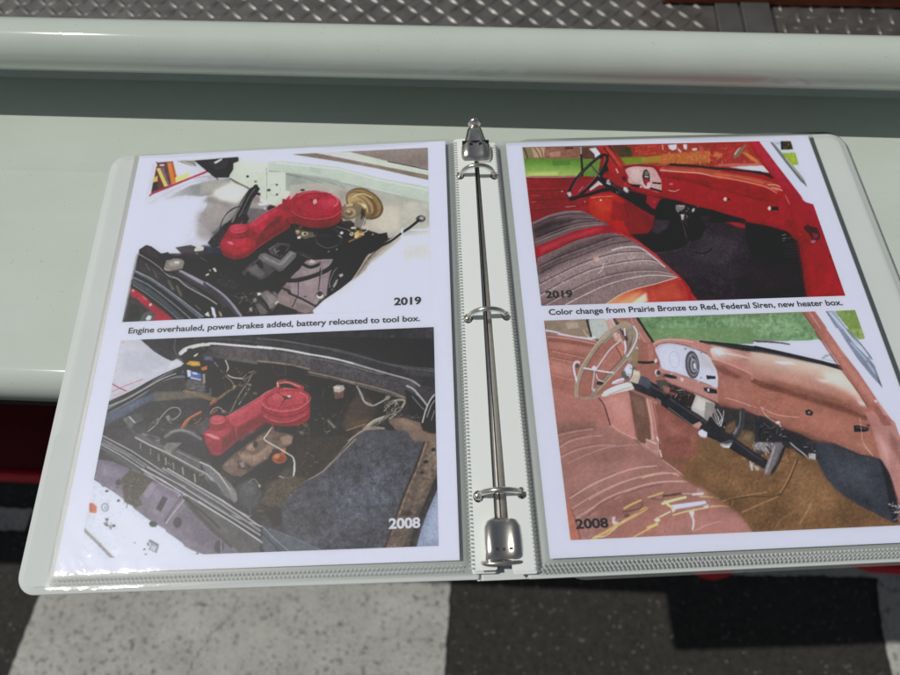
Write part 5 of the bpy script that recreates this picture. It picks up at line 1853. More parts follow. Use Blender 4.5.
PIC1.run('''
F 120 240 7.94
# radiator, cap, grille bars
P 242126 2 1 : 152,76 210,40 250,52 330,110 380,96 420,140 340,230 150,110
P 3b363a 5 .9 : 170,80 215,52 320,120 300,150 200,110
P 39343a 3 .9 : 440,60 560,40 620,60 700,110 680,170 520,140
P 141317 12 .9 : 560,180 700,130 794,200 794,330 640,290
P 2b2a2e 1.5 1 : 148,118 330,226 520,360 700,470 794,540 794,610 600,560 400,440 124,250
P 3f3d40 6 .8 : 160,150 320,250 500,390 480,450 320,350 140,220
L 8d8b93 8 2 1 : 150,112 240,164 320,222 350,262
M a6a4a9 9 2 1 : 350,262 400,290 460,310 520,362 620,420 700,464 770,510
L 1c1b1f 10 3 .9 : 150,136 320,240 400,310 520,384 700,494
L 5b5a58 14 4 .9 : 206,190 236,240
L 5b5a58 14 4 .9 : 262,240 292,300
L 66655f 20 4 .9 : 388,330 420,390
L 66655f 22 4 .9 : 450,370 486,440
L 1a191c 8 3 1 : 250,230 270,280
L 1a191c 10 3 1 : 345,300 380,370
L 1a191c 10 3 1 : 430,350 460,430
L 1a191c 10 3 1 : 510,420 530,470
P e8eef4 2 1 : 722,530 748,540 766,610 752,622 740,580
P e8e6e2 2 1 : 672,590 700,568 714,606 690,604
L 8a8a90 6 2 .8 : 600,520 640,556
P 17171b 1.5 1 : 122,250 300,350 480,480 640,610 794,620 794,640 420,640 90,360
L 626a7a 20 2 1 : 118,248 240,312 340,380 470,478 640,622
L a3a6b4 7 2 1 : 126,246 240,300 344,370 474,466 660,610
L 1b1f2b 14 2 1 : 116,276 230,340 330,410 470,510 590,632
L 7b8290 10 2 1 : 108,298 220,352 320,424 440,520 570,634
L 49525d 30 2 1 : 102,330 210,392 320,470 420,560 500,634
L 8c96a2 7 3 .9 : 104,356 200,416 310,496 400,570 470,636
L 363b42 12 3 .9 : 108,316 220,372 320,444 430,536
P b92a38 1.5 1 : 86,400 104,384 190,440 250,500 340,560 430,636 270,646 286,590 210,540 120,450 92,462
P e8b6b8 2 1 : 96,392 112,394 110,410 98,408
L e07a80 8 3 .9 : 180,448 214,476
P d9c8c8 2 1 : 228,510 250,500 256,516 236,530
P 3c3e3e 1.5 1 : 88,452 130,470 220,546 284,590 262,646 38,664
P 2c2e2f 6 .8 : 80,500 150,520 160,620 60,640
P 5a5f64 3 1 : 190,580 240,560 284,590 262,646 150,650
P dfe1e2 2 1 : 204,622 226,598 252,604 244,632 214,640
# cap
S 8d8886 2 1 : 350,225 360,190 372,160 420,158 452,148 494,158 512,180 494,205 500,224 450,230 420,244 370,246
P a9a5a2 4 .9 : 380,176 480,166 470,200 400,210
P f0eeec 2 1 : 428,172 466,168 470,184 440,184
P 5c5856 3 .8 : 360,236 420,238 480,226 470,238 400,250
L d8d4d0 4 2 .9 : 352,230 400,244
# label and bits
P d2d0ce 1.5 1 : 586,80 606,54 668,56 660,84 600,92
L 8e8c8a 3 1 .8 : 604,66 654,68
L 8e8c8a 3 1 .8 : 600,78 650,80
P e2e0dc 2 1 : 736,224 752,220 768,248 752,252
P d0cac6 2 1 : 676,276 704,262 710,278 684,288
E b8b2ae 2 1 : 716,240 10,8
E 6b6664 2 1 : 612,110 10,8
L 77727a 5 2 .8 : 640,140 690,170
# top hose along radiator
M 3c3a42 40 3 1 : 470,262 560,312 660,372 760,440 840,520
M 8f8d9f 17 4 1 : 478,248 570,300 680,364 794,434
M b9b7c8 6 3 .9 : 484,244 572,294 690,362
''')
PIC1.run('''
F 210 240 7.945
# block casting, exhaust, alternator
P 232226 4 1 : 80,170 230,200 440,60 520,0 880,-20 880,200 600,330 560,400 440,420 260,400 60,330 0,230
P 3a393d 5 .9 : 20,300 140,310 240,360 200,400 80,360
P 4d4b4e 4 1 : 250,255 330,180 380,150 440,100 470,130 480,200 520,240 470,290 400,320 330,280 270,285
P 6d6a6e 5 .9 : 290,230 380,190 400,240 440,270 400,300 340,270
E 242327 3 1 : 300,270 18,14
P 2a292d 4 1 : 360,180 400,150 420,190 430,230 390,220
P 737075 3 1 : 400,110 440,104 560,160 640,80 690,100 680,140 580,240 550,250 420,170 380,140
P 929096 5 .9 : 420,118 545,182 570,176 650,90 670,100 580,196 550,204 430,150
P 55535a 4 .9 : 430,170 550,236 590,220 580,244 550,252 440,190
P 4f4d52 3 1 : 460,70 540,20 640,30 620,80 560,140 480,110
P 26252a 4 1 : 520,90 560,40 620,50 590,110 550,130
L a19ea4 6 3 .9 : 510,70 524,98 548,84
L 8a878d 5 3 .8 : 470,76 510,48
P 1d1c20 6 1 : 600,240 700,130 780,120 700,240 600,320 540,390 440,360 500,280
P 77746f 4 .8 : 640,40 760,20 840,60 760,80 680,70
M c3bfb6 6 2 1 : 680,-10 640,46 660,80 760,132 880,196
P 302e33 4 1 : 740,190 800,170 874,190 874,230 780,230
P cdbcc2 3 1 : 768,186 800,160 830,172 824,196
# floor
P 8e8086 2 1 : 690,250 760,220 874,230 874,420 850,520 780,580 640,580 520,500 540,430 600,350 640,300
P 9a8a90 8 .7 : 700,270 860,250 860,360 740,360
P 7a6e72 6 .8 : 600,360 700,400 680,500 560,440
M 29262b 28 2 1 : 600,320 680,322 780,300 874,268
M 5a555c 6 3 .8 : 640,310 760,296 860,262
L 332f34 20 2 1 : 580,384 700,440 850,524
L 2a262a 9 2 1 : 706,340 702,420 650,530
P 8d8083 3 1 : 540,450 580,410 690,460 650,530 560,490
P 9a8c8e 4 .8 : 560,440 640,460 620,500
P 2b292c 3 1 : 540,500 640,540 760,580 600,590 480,590
P 8a7c7c 4 1 : 660,520 780,560 760,586 700,570
E 3c3538 3 1 : 750,450 20,6
# alternator
P 3d3b3f 4 1 : 330,410 460,390 540,460 530,500 470,590 400,590 340,500
P 7d7a7c 3 1 : 400,430 450,400 510,440 540,470 500,540 470,550 440,490
P 8f8c8e 5 .8 : 440,430 490,440 520,480 480,510
P 6a6769 3 1 : 358,510 390,500 460,570 440,592 400,590
M 1d1c1f 18 3 1 : 390,460 440,500 470,560
P dad6d2 2 1 : 372,420 408,418 400,440 380,442
P 94908e 3 1 : 336,470 366,460 372,490 346,496
E a8a4a0 3 1 : 324,552 14,18
P c9c5c2 2 .9 : 516,496 540,480 546,494 520,516
K 30 10 36 3 7 - 6a676a 1b1a1d 8e8b8c : 260,440 340,420 360,560 300,580
K 26 10 40 3 7 - 55535a 1b1a1d 77747a : 0,260 200,300 240,400 80,350
M 45434f 30 4 1 : -40,350 60,420 130,480 190,560 230,610
M 9b99ae 15 5 1 : -30,340 70,408 150,480 210,560 246,604
P e6ecf2 2 1 : 8,530 26,540 46,610 38,624 20,590
P c3a98e 3 .9 : 66,560 90,580 100,610 80,604
P e6e4e0 2 1 : 20,224 40,222 56,250 40,254
''')
PIC1.run('''
F 290 180 7.945
# firewall behind
P aeb0ae 4 1 : 0,40 300,20 440,70 700,80 880,140 880,420 780,460 640,400 420,330 380,150 200,80 0,160
P c3c0ba 16 .9 : 700,200 874,200 874,400 760,440 620,380
P 989694 10 .8 : 380,80 480,90 430,160 400,200
M c9ccd0 8 3 .8 : 400,10 620,60 880,120
P bcb8b2 8 .9 : 500,340 640,330 780,450 700,440 560,380
# booster
E 5e4b34 2 1 30 : 592,190 160,110
E 8d7750 3 1 30 : 588,186 148,98
E 6b573a 3 1 34 : 574,196 136,84
E a8926c 4 1 36 : 560,190 118,70
E 7d694a 3 1 38 : 548,206 112,66
E b39d78 4 1 40 : 540,196 96,54
P 8e7a58 4 1 : 480,180 560,160 620,240 600,300 540,240
M e0cfae 8 4 .9 : 500,134 570,110 650,140
M d8c7a4 7 4 .8 : 540,180 600,210 620,260
P e8dcc4 4 .9 : 560,186 600,196 606,226 586,220
P 352b22 4 .9 : 560,216 600,240 596,300 540,310 530,280
# master cylinder
P 7d6f5a 3 1 : 410,220 440,190 520,190 570,220 560,270 500,310 430,300 404,270
E a89a80 3 1 : 480,258 44,36
E 6a5d49 3 1 : 470,262 30,24
E c9bda4 3 .9 : 466,250 16,10
P c4b79c 3 .9 : 440,196 500,186 500,204 446,214
P 4a3f33 4 .9 : 400,270 440,300 500,312 440,316 400,290
P 332c28 5 1 : 390,330 480,320 520,350 500,390 420,380
# gray bracket
P 7f7c78 3 1 : 520,300 560,270 600,300 600,350 560,380 510,370
P 393431 3 1 : 570,250 590,240 580,300 560,320
L c9c4b8 5 2 .9 : 600,300 570,380
# dark lower part
P 1c1a1e 4 1 : 0,350 60,350 200,380 400,340 480,400 620,400 780,450 700,520 620,590 560,680 380,690 240,640 0,560
P 332f31 5 .9 : 20,470 160,480 220,560 200,640 60,580
P 44403f 5 .8 : 60,560 180,600 160,640
E 141317 3 1 : 310,450 100,84
O 45424a 11 .9 8 : 306,460 106,80
M 6b6970 6 3 .8 : 210,500 290,540 380,516
L 7d7880 7 3 .8 : 330,360 480,400
L 5a565c 5 3 .8 : 200,440 330,440
P 8a8a88 3 1 : 252,630 350,630 330,680 270,680
P c0b4ba 4 .9 : 260,634 348,632 320,680 280,676
P cdbcc2 4 1 : 130,660 160,636 196,650 180,668
E f2f0ec 2 1 : 411,421 13,12
L dcd8d2 6 2 .9 : 386,440 408,456
# brass fittings
P 8e7348 3 1 : 468,480 500,470 540,400 590,410 560,470 540,520 500,560 470,570 460,520
P d0b878 3 1 : 510,410 540,400 556,440 530,460 512,440
P c3a764 3 1 : 470,510 500,500 500,540 484,560 466,530
E f0e6cc 2 1 : 490,428 16,15
E 55452e 2 1 : 492,428 7,7
E e6d8b0 2 .9 : 524,450 12,12
P e8e2d6 2 1 : 480,376 520,372 526,386 490,390
M cfc8bc 6 2 1 : 580,390 600,372 618,384 610,406 580,420
P c9b88e 3 1 : 550,420 592,424 588,442 552,440
P c9b68a 3 1 : 510,500 540,510 536,524 506,520
P e2dac8 2 1 : 644,450 658,426 664,432 652,458
E b8a480 2 .9 : 626,488 10,8
E a8a4a8 2 .9 : 376,552 14,6
E a8a4a8 2 .9 : 308,570 8,6
K 24 6 26 3 6 - b89c60 5a4728 e2d2a4 2a2218 : 470,400 590,400 550,520 470,570
# carb bits
P 6f6858 3 1 : 36,380 90,366 110,400 180,410 200,450 120,470 50,440
P b8ac90 3 .9 : 56,376 92,370 96,390 66,396
E d6ccb4 2 1 : 118,428 26,16
E 3c342a 2 1 : 120,428 13,9
E e8dcd4 2 1 : 72,456 16,12
E cdbfa8 2 .9 : 60,412 14,14
K 24 6 26 3 6 - c9bfa8 4a4236 8a7e66 : 30,390 180,400 200,460 60,460
# air cleaner
P 15090c 8 .8 : 30,360 200,400 380,330 400,350 300,400 150,410 40,390
P a21f30 2 1 : -60,150 0,160 60,100 40,260 -20,300 -60,340
E 8a1627 2 1 3 : 202,290 206,92
P a31d2e 2 1 : 0,200 408,200 406,290 0,290
P 7d1422 9 .9 : 60,330 200,366 340,332 400,280 404,300 330,362 200,384 60,352
P b82c3c 8 .7 : 10,230 60,280 200,300 380,260 400,230 390,290 200,330 20,280
E a81e2f 2 1 3 : 204,206 208,106
M c85a66 5 3 .9 : 2,240 80,290 200,312 330,296 404,250
M 6b0f1b 5 3 .8 : 2,254 80,304 200,326 330,310 404,266
E b52637 3 1 3 : 206,182 200,96
E 971a2a 4 1 3 : 206,184 184,84
E b32536 4 1 3 : 208,188 170,74
P c4404e 10 .8 : 230,150 370,150 370,220 260,230
M 7a1422 8 4 .8 : 200,170 260,130 330,110
M 6d0f1c 7 3 .8 : 204,180 212,240
M 8a1826 7 4 .7 : 190,166 120,140 60,150
M dd8d94 6 3 .9 : 330,110 376,150 376,190 350,210
M d88a92 5 3 .7 : 60,134 120,104 200,94 270,96
P c9aeac 2 1 : 180,160 210,150 216,180 196,196 184,186
P 5a2a2c 2 1 : 158,146 184,158 180,176 164,164
L efe0de 3 2 .9 : 190,160 206,164
E 3a2a2c 2 1 : 100,80 18,9
''')
PIC1.run('''
F 290 235 7.945
# lower right: floor, hose, arm of the inner fender
P 958891 3 1 : 60,290 130,200 250,196 340,194 350,220 320,300 300,400 290,480 230,520 180,580 60,540 0,440 20,330
P a1949c 8 .7 : 100,290 240,220 300,240 220,400 120,420
P c9bcc2 3 1 : 140,220 170,196 200,206 190,226
M 27252a 26 2 1 : 110,236 160,256 210,244 236,226
M 27252a 34 2 1 : -10,362 80,356 200,320 300,276 350,220 360,180
M 57535b 7 3 .8 : 40,346 180,312 290,262
L 332f34 18 2 1 : -10,462 100,510 210,570
L 3b363a 8 2 1 : 66,380 66,470 20,570
E 4a4246 3 1 : 122,490 16,5
P 837678 4 1 : 40,530 160,570 180,610 60,600
M 7d797d 7 2 1 : 230,216 254,250 250,300 236,380 230,440
M 302c30 8 2 .8 : 240,260 236,340 226,440
E 5c5552 2 1 : 236,478 34,30
E d6d0cc 2 1 : 238,484 28,23
E 3c3634 2 1 : 236,468 20,20
P 1c1b20 3 1 : 380,100 560,20 770,-20 780,30 640,120 580,200 540,290 480,370 380,440 300,490 300,420 330,320 370,240
P 2f2d33 6 .9 : 400,240 540,160 520,280 420,380
M 8e8c92 6 3 .9 : 312,420 320,360 350,290 376,260
M 56545a 6 3 .8 : 330,430 350,360 380,310
P b9b6b6 2 1 : 386,316 416,304 424,324 400,340
P a5a2a4 3 1 : 340,410 366,356 384,350 370,390 350,420
E 6a686c 2 1 : 318,408 9,8
E 6a686c 2 1 : 336,434 9,8
# trim edge then clean white fender
P cdd0e0 3 1 : 600,210 760,70 900,-60 900,660 200,640 180,600 280,510 400,430 500,350 560,280
P b3b0ad 6 .9 : 600,180 760,60 880,-40 880,30 740,150 620,240
P d9dbe6 20 .8 : 640,280 880,120 880,560 420,560
P a39b92 4 1 : 480,372 520,320 580,220 620,160 700,110 800,40 810,60 700,150 650,190 600,280 540,330
P 77706a 4 .9 : 540,320 590,250 640,190 720,140 640,180 590,220 530,320
M c5beb2 6 3 .8 : 500,350 560,260 610,180 690,120
M 232024 18 2 1 : 880,-10 800,50 720,90 640,140
M 3b3534 8 3 .9 : 720,100 680,130 620,190
''')
PIC2.run('''
F 100 330 7.945
P bcbfd0 2 1 : 160,100 330,84 430,170 560,250 590,240 610,226 668,266 640,290 500,350 300,450 70,560 100,400
P b0b3c6 14 .7 : 180,160 400,180 540,270 380,340 180,330
P cdd0de 8 .8 : 560,260 630,240 660,270 540,320
L b03a52 9 2 1 : 98,428 150,460 208,484
L c0586e 5 2 .9 : 98,490 200,444 340,392
L cc8496 4 2 .8 : 100,524 160,504 220,484
P c97f50 3 .8 : 168,96 200,92 180,106
# fender lip in layers
P 33333a 2 1 : 70,580 200,520 400,420 540,350 668,290 680,310 540,380 300,510 66,620
M 9a9aa0 14 3 1 : 72,606 200,552 330,480 470,400 600,350
M 26262c 12 3 1 : 66,640 200,580 330,500 480,410 600,360 680,352
M 7d8290 8 3 1 : 90,650 240,570 360,500 480,420 580,380 680,374
P 4f5a70 3 1 : 60,660 200,600 330,540 460,480 500,490 440,560 300,620 180,690 50,720
P 66718a 10 .7 : 120,660 300,560 420,520 300,600
P 3f3d3d 5 1 : 340,540 430,430 560,390 680,380 680,470 560,490 440,490
P 6a665e 6 .9 : 420,500 560,490 700,500 860,540 700,550 540,560 440,570
P 3a3a3e 4 1 : 260,640 400,570 540,560 760,540 874,560 874,700 240,700
# battery
P 232328 2 1 : 670,250 740,230 874,230 874,500 700,480 680,460
P c99c38 2 1 : 680,270 716,244 790,252 800,284 740,288
P e0b860 4 .8 : 720,256 780,262 770,276 730,276
P b9713c 2 1 : 800,300 850,284 852,314 812,324
P 4f6db5 2 1 : 694,316 800,346 810,396 700,376
P dfe5f2 3 1 : 690,316 720,322 720,370 698,372
P e8ecf6 3 .9 : 730,334 770,340 780,356 740,352
P dfe5f2 3 .9 : 720,374 806,394 806,404 720,386
P 5a5a60 4 1 : 676,430 700,390 830,410 840,490 790,490 690,470
P a9a49a 4 .9 : 812,350 836,346 838,420 820,430
K 30 10 34 3 7 - a8a49c 3a393d 7d766a : 680,410 830,420 830,490 690,470
M 8b6f4e 10 3 1 : 670,486 740,496 820,530 880,548
# bright hood lip
P dcdce2 2 1 : 640,190 676,150 694,146 690,170 660,186
P d4d4da 3 1 : 724,130 800,110 874,104 874,126 790,134 730,150
P dfdfe4 2 1 : 736,204 770,176 780,190 756,212
P 2a292f 3 1 : 690,170 780,140 860,130 880,160 780,180 720,220
M 6f6e74 5 3 .8 : 600,66 594,140 606,200 640,240
K 16 10 40 3 7 - 8a878c 55535a : 800,130 874,130 874,160 800,160
P 6b7099 4 .9 : 820,220 874,210 874,240 830,240
''')
PIC2.run('''
F 90 400 7.945
P 3b3c41 4 .8 : 110,250 300,200 560,160 600,220 560,300 420,290 250,290
# bracket on the inner fender
P 63646a 3 1 : 260,150 300,130 350,200 320,230
P 4a4b50 3 1 : 310,130 400,105 430,135 360,180
P c5c6ca 2 1 : 304,130 316,128 364,180 352,184
# wire loop
M a5a6aa 7 3 1 : 460,250 520,200 570,130 630,70 690,60 720,90 700,130 650,160
M 6b6c70 5 3 .8 : 470,220 500,170 510,150
P 9a9a9c 4 .9 : 600,130 630,120 650,150 620,170
K 30 10 40 3 7 - 8b8c90 2a2a2e 5d5e63 : 500,170 680,130 640,230 520,280
# front bars, many thin parallel lines
P 4a4b52 3 1 : 100,275 330,400 560,550 760,675 300,680 80,360
L 2a2a30 14 3 1 : 110,300 330,420 560,570 720,680
L b0b2bc 8 2 1 : 104,286 330,404 560,556 760,690
L 75767f 14 4 1 : 110,318 330,440 540,580 680,680
L 8c8d97 10 3 1 : 100,340 280,430 500,580 640,680
L 393940 10 3 1 : 100,356 300,460 480,590 600,680
L c0c2cc 6 2 1 : 90,352 230,430 400,540 580,680
L 565760 12 4 1 : 90,380 230,460 380,560 520,680
P 37353a 4 .9 : 80,420 180,460 300,540 220,530 90,480
P 6e6980 3 1 : 62,470 180,490 300,540 380,600 420,690 100,690 40,610
P 85809a 8 .6 : 90,500 220,540 260,620 100,600
E 3b3840 3 1 20 : 228,655 24,24
P 6f665c 5 .9 : 330,540 400,570 380,650 330,640
# radiator tank with fins
P 5b5b60 3 1 : 360,290 420,260 540,290 600,330 720,400 880,470 880,600 720,500 560,410 370,310
L bfc1c8 9 2 1 : 362,298 470,356 580,404 700,466 880,566
L 9c9da4 6 3 .9 : 420,270 500,310 560,330
L 9c9da4 6 3 .9 : 690,408 780,450 880,500
P 45454a 3 1 : 440,290 480,280 540,310 500,326
P 77767a 3 1 : 580,380 620,340 730,340 700,370 640,410
P 9a9890 5 .8 : 600,390 650,410 640,430 590,410
P 3c3b3e 3 1 : 370,312 560,420 720,510 880,610 880,680 760,640 560,520 380,400
L 8b8880 10 4 .9 : 400,345 402,385
L 8b8880 10 4 .9 : 480,390 482,430
L 8b8880 12 4 .9 : 545,430 548,480
L 9a978c 12 4 .9 : 600,460 606,510
L 8b8880 12 4 .9 : 660,500 666,545
L 9a978c 14 4 .9 : 735,540 742,590
L 9a978c 14 4 .9 : 830,590 836,650
K 30 10 30 3 6 70 a8a59a 2a292b 6a6862 : 380,330 560,440 860,620 860,660 560,500 380,380
# big hose
M 3c3c41 54 4 1 : 580,330 620,280 690,254 760,260 830,300 890,350
M 77777c 26 9 1 : 600,290 660,252 730,240 800,262 880,310
M 98989c 8 5 .8 : 640,252 720,238 790,254
# orange rod
M a85e42 18 3 1 : 730,220 760,170 800,140 880,96
M d08a68 6 3 .8 : 740,200 790,140 880,90
''')
PIC2.run('''
F 200 430 7.945
P 2c2b2c 8 .9 : 100,220 260,150 420,40 560,20 760,20 740,240 620,340 480,400 300,420 180,330
# manifold lumps
P 6f5c54 4 1 : 170,300 240,220 300,150 360,100 420,30 520,0 640,20 740,40 730,110 650,150 580,150 540,230 440,290 330,370 250,360
P 8d776c 5 .9 : 300,170 360,170 420,200 470,180 550,110 590,130 520,220 430,280 320,230
P a38d80 5 .8 : 310,180 400,210 450,200 540,130 520,170 430,240 330,220
P 4a3a34 5 .9 : 300,240 420,290 460,280 400,320 300,310
P 9c8478 4 1 : 370,110 420,100 450,140 420,170 370,150
P b39e92 4 .8 : 385,120 420,115 430,140 395,146
P 8a7468 4 1 : 440,40 490,30 500,80 450,90
P 3a2d28 4 1 : 430,90 460,100 450,150 420,130
P 9a8276 4 1 : 640,60 700,40 736,60 720,110 660,120
P 5e4d44 4 .9 : 580,60 640,60 630,120 560,110
P 7a675c 4 1 : 180,280 230,230 280,230 300,300 250,350 200,320
P 95827a 5 .8 : 190,270 260,230 270,260 210,290
P 8d8d92 5 .9 : 310,260 350,250 360,290 330,300
E b0623c 3 1 : 630,225 58,42
E 8a452c 4 1 : 640,230 40,28
E d0875c 4 .9 : 612,210 22,18
P c07a50 4 .9 : 640,150 680,140 680,190 650,190
K 40 8 34 3 7 - a8948a 3a2e2a 8a756a c9b8ae : 200,260 400,120 700,50 560,220 320,340
M e6e2de 8 2 1 : 556,0 530,40 512,76 600,130 700,190 744,226 748,300 740,360
M bdbab6 6 3 .9 : 630,368 670,384 720,378
P 45464a 6 .9 : 660,310 740,300 740,350 660,350
# lower end of radiator tank and hose
P 6d6e74 4 1 : 0,240 80,280 160,350 240,420 300,520 290,580 220,540 130,400 40,330
L c5c7cd 9 3 1 : 0,256 80,290 150,350 220,450 250,500
L a8aab2 8 3 1 : 10,330 60,350 110,420 160,490
P 8b8c92 6 .9 : 230,440 280,480 300,560 270,580 240,520
P 3f4045 6 1 : 60,390 130,420 200,540 100,500
P 4d5058 14 .9 : 290,450 400,380 470,440 480,560 400,640 320,580
P 60646c 10 .7 : 320,440 420,400 440,500 360,520
M 1f1e20 16 4 1 : 480,440 540,380 610,330
M 8f8d8a 6 3 .9 : 380,420 430,390 470,440
P c9c5c0 3 .9 : 462,436 480,430 484,454 470,456
P 584f44 10 .9 : 560,420 700,360 850,390 740,480 660,600 540,620 480,580
N .2 4 - : 560,420 850,390 660,600 480,580
M 2c2824 14 5 .9 : 470,590 560,620 640,660
# front bars lower right
L a5a7b0 10 3 1 : -10,450 120,530 260,620 390,690
L 55565d 16 4 1 : -10,480 120,560 240,640 330,700
L c2c4cd 7 3 1 : -10,566 80,620 180,690
L 7d7e86 14 4 1 : -10,510 110,590 220,670
''')
PIC2.run('''
F 130 470 6.923
# purple front panel with its openings
P 716b80 2 1 : 70,30 150,70 230,110 330,160 380,190 360,240 460,300 600,440 740,580 560,590 430,550 350,480 260,420 140,350 20,260 80,150
P 857f96 10 .7 : 180,140 320,190 240,330 120,290
P 6b6579 8 .8 : 350,300 460,340 620,500 640,570 460,520 320,400
P 4a4640 4 1 : 0,0 80,30 160,70 110,140 60,190 90,240 40,260 -40,220 -60,60
K 40 10 36 3 7 - 8f8a80 26231f a8a298 5c564d : -40,40 140,80 80,200 40,250 -40,200
P 8b8598 4 .9 : 120,110 160,84 180,110 130,200 90,180
L 9d97ac 8 3 1 : 100,26 220,96 330,160 376,196
M b0aabc 8 3 .9 : 330,180 376,170 378,200 300,300 250,370
M 4e4957 8 3 .9 : 352,150 352,190 280,290 236,360
P 34313a 2 1 : 180,270 226,180 262,196 214,288
E 34313a 3 1 8 : 330,362 29,38
E 45414b 3 1 12 : 616,530 34,44
L 8f89a0 8 2 1 : 630,400 632,574
P 43403f 4 .9 : 360,180 420,190 520,300 640,420 740,520 700,540 560,420 440,300
P 5d5e62 4 .9 : 390,170 560,270 760,400 900,500 900,590 760,580 620,440 480,300
L 1f1e22 12 4 .9 : 370,190 500,290 620,400
M 5a5561 9 4 .9 : 250,420 350,490 430,550 550,590
P 6d6878 4 .9 : 330,440 400,520 520,560 460,560 380,530
# bars
L 3a3a41 20 4 1 : 110,-10 320,100 540,240 900,470
L c3c5cf 8 3 1 : 260,-10 480,120 640,210 900,390
L 8d8e98 16 5 1 : 230,-10 460,130 640,240 900,420
L 55555d 10 4 1 : 180,-10 420,130 640,270 900,450
L a9abb5 10 3 1 : 120,-20 340,100 560,240 740,350 900,450
L d0d2da 7 3 1 : 80,-10 320,130 520,250 720,370 900,490
E 2f2d30 4 1 : 162,375 26,20
P 828a9c 3 1 : 134,480 200,520 186,576 150,560 120,520
P c8d0e0 3 .9 : 130,500 180,530 170,560 130,540
L 4a4e5a 6 2 .9 : 136,484 196,520
K 12 8 20 3 6 - 5a6070 8a92a4 : 124,500 190,530 180,560 124,530
''')
PIC2.run('''
F 310 340 6.754
# cowl edge, loom, hinge redrawn
P 2b2a2f 3 1 : -10,-20 850,-10 850,190 700,180 500,130 300,80 0,30
M 5d5d63 7 4 .9 : 0,36 160,60 330,104 520,160 700,196 840,214
P 353439 4 1 : 0,50 300,110 520,180 840,230 850,330 740,300 500,210 200,110 0,90
P 4c4a50 6 .8 : 620,190 840,220 840,250 700,240
P 47454c 3 1 : 0,100 200,140 400,196 640,262 740,310 690,410 540,350 320,290 0,220
P 55525a 8 .7 : 40,150 300,200 560,290 500,310 200,220
N .12 4 - : 0,100 400,196 740,310 690,410 0,220
M d6d6dc 10 3 1 : -10,96 140,120 300,160
M a9a9b0 9 4 1 : 300,160 420,196 560,236 680,270 740,310
M 8b8a90 5 3 .8 : 0,120 200,156 420,216 500,230
M 93877c 9 4 .9 : -10,216 120,244 300,286 440,320 560,356 690,408
M 6a625c 8 4 .9 : 0,232 200,276 420,330 640,400
# firewall with brown bloom
P 2a2828 5 1 : 0,240 160,270 320,310 540,370 640,410 640,470 520,520 380,580 250,640 0,660
P 4c413a 14 .9 : 210,590 260,440 340,330 440,440 450,500 360,560 280,610
P 6a5344 14 .8 : 270,600 300,540 440,520 380,580
K 40 12 50 3 7 - 6f6962 1a1919 55504b 8f8a84 : 0,300 140,300 180,420 160,640 0,640
P 8b8680 4 .8 : 110,540 130,540 180,590 160,600
P 6b5048 3 1 : 156,340 230,340 226,390 170,400
P a9a6a6 3 1 : 154,316 180,304 226,306 236,330 220,346 164,346
P f0eeec 4 .9 : 166,318 206,320 200,330 168,328
P d0ccca 4 .8 : 164,340 210,344 206,354 166,350
M 37332f 10 3 1 : 310,310 270,380 220,460 190,540 186,610
M 9ea0a8 10 3 1 : 318,314 350,370 370,420 420,444 470,424 520,396
M d0d2d8 4 2 .8 : 330,340 360,408 420,436
P 8f8d8e 4 1 : 500,400 520,372 548,380 530,410
# loom
P 302f32 5 1 : 500,420 560,390 640,400 700,440 740,500 640,500 560,520 500,480
M 9a9690 22 4 1 : 380,590 430,550 500,524 550,500
M c2bdb4 7 4 .9 : 390,576 440,540 500,516
M 77746f 16 4 1 : 500,530 560,470 580,430 560,412 520,440
M b5b0a8 6 3 .9 : 500,480 540,440 580,420 590,450 560,500
M a39e96 14 4 1 : 540,530 600,480 640,420 620,404 570,410
M 1d1c1d 6 3 .9 : 520,510 570,460 610,430
K 40 10 40 3 7 - b5b0a8 1b1a1b 8a857e : 490,410 640,410 620,490 520,520
M 8d6f58 9 4 1 : 250,610 310,590 370,570
M 9d958c 8 3 1 : 260,680 340,620 420,590 500,596
# right corner: hinge
P 26262a 5 1 : 640,330 760,400 800,460 760,520 680,480 650,420
M b0b0b6 12 4 1 : 655,310 700,334 750,390 790,440
M 7d7d83 8 4 .9 : 690,380 740,440 770,470
P 1d1c20 3 1 : 750,560 780,470 840,360 850,380 850,620 800,640 760,610
M c0bfc2 10 4 1 : 760,556 780,480 810,410 840,370
M a5a4a6 8 4 .9 : 790,520 815,450 840,410
M 8a898c 8 4 .9 : 820,540 840,480
P 7d6b60 5 1 : 550,530 640,524 740,560 760,610 850,640 850,690 700,680 640,600 540,560
P 96857a 8 .7 : 570,536 700,556 740,600 640,570
''')
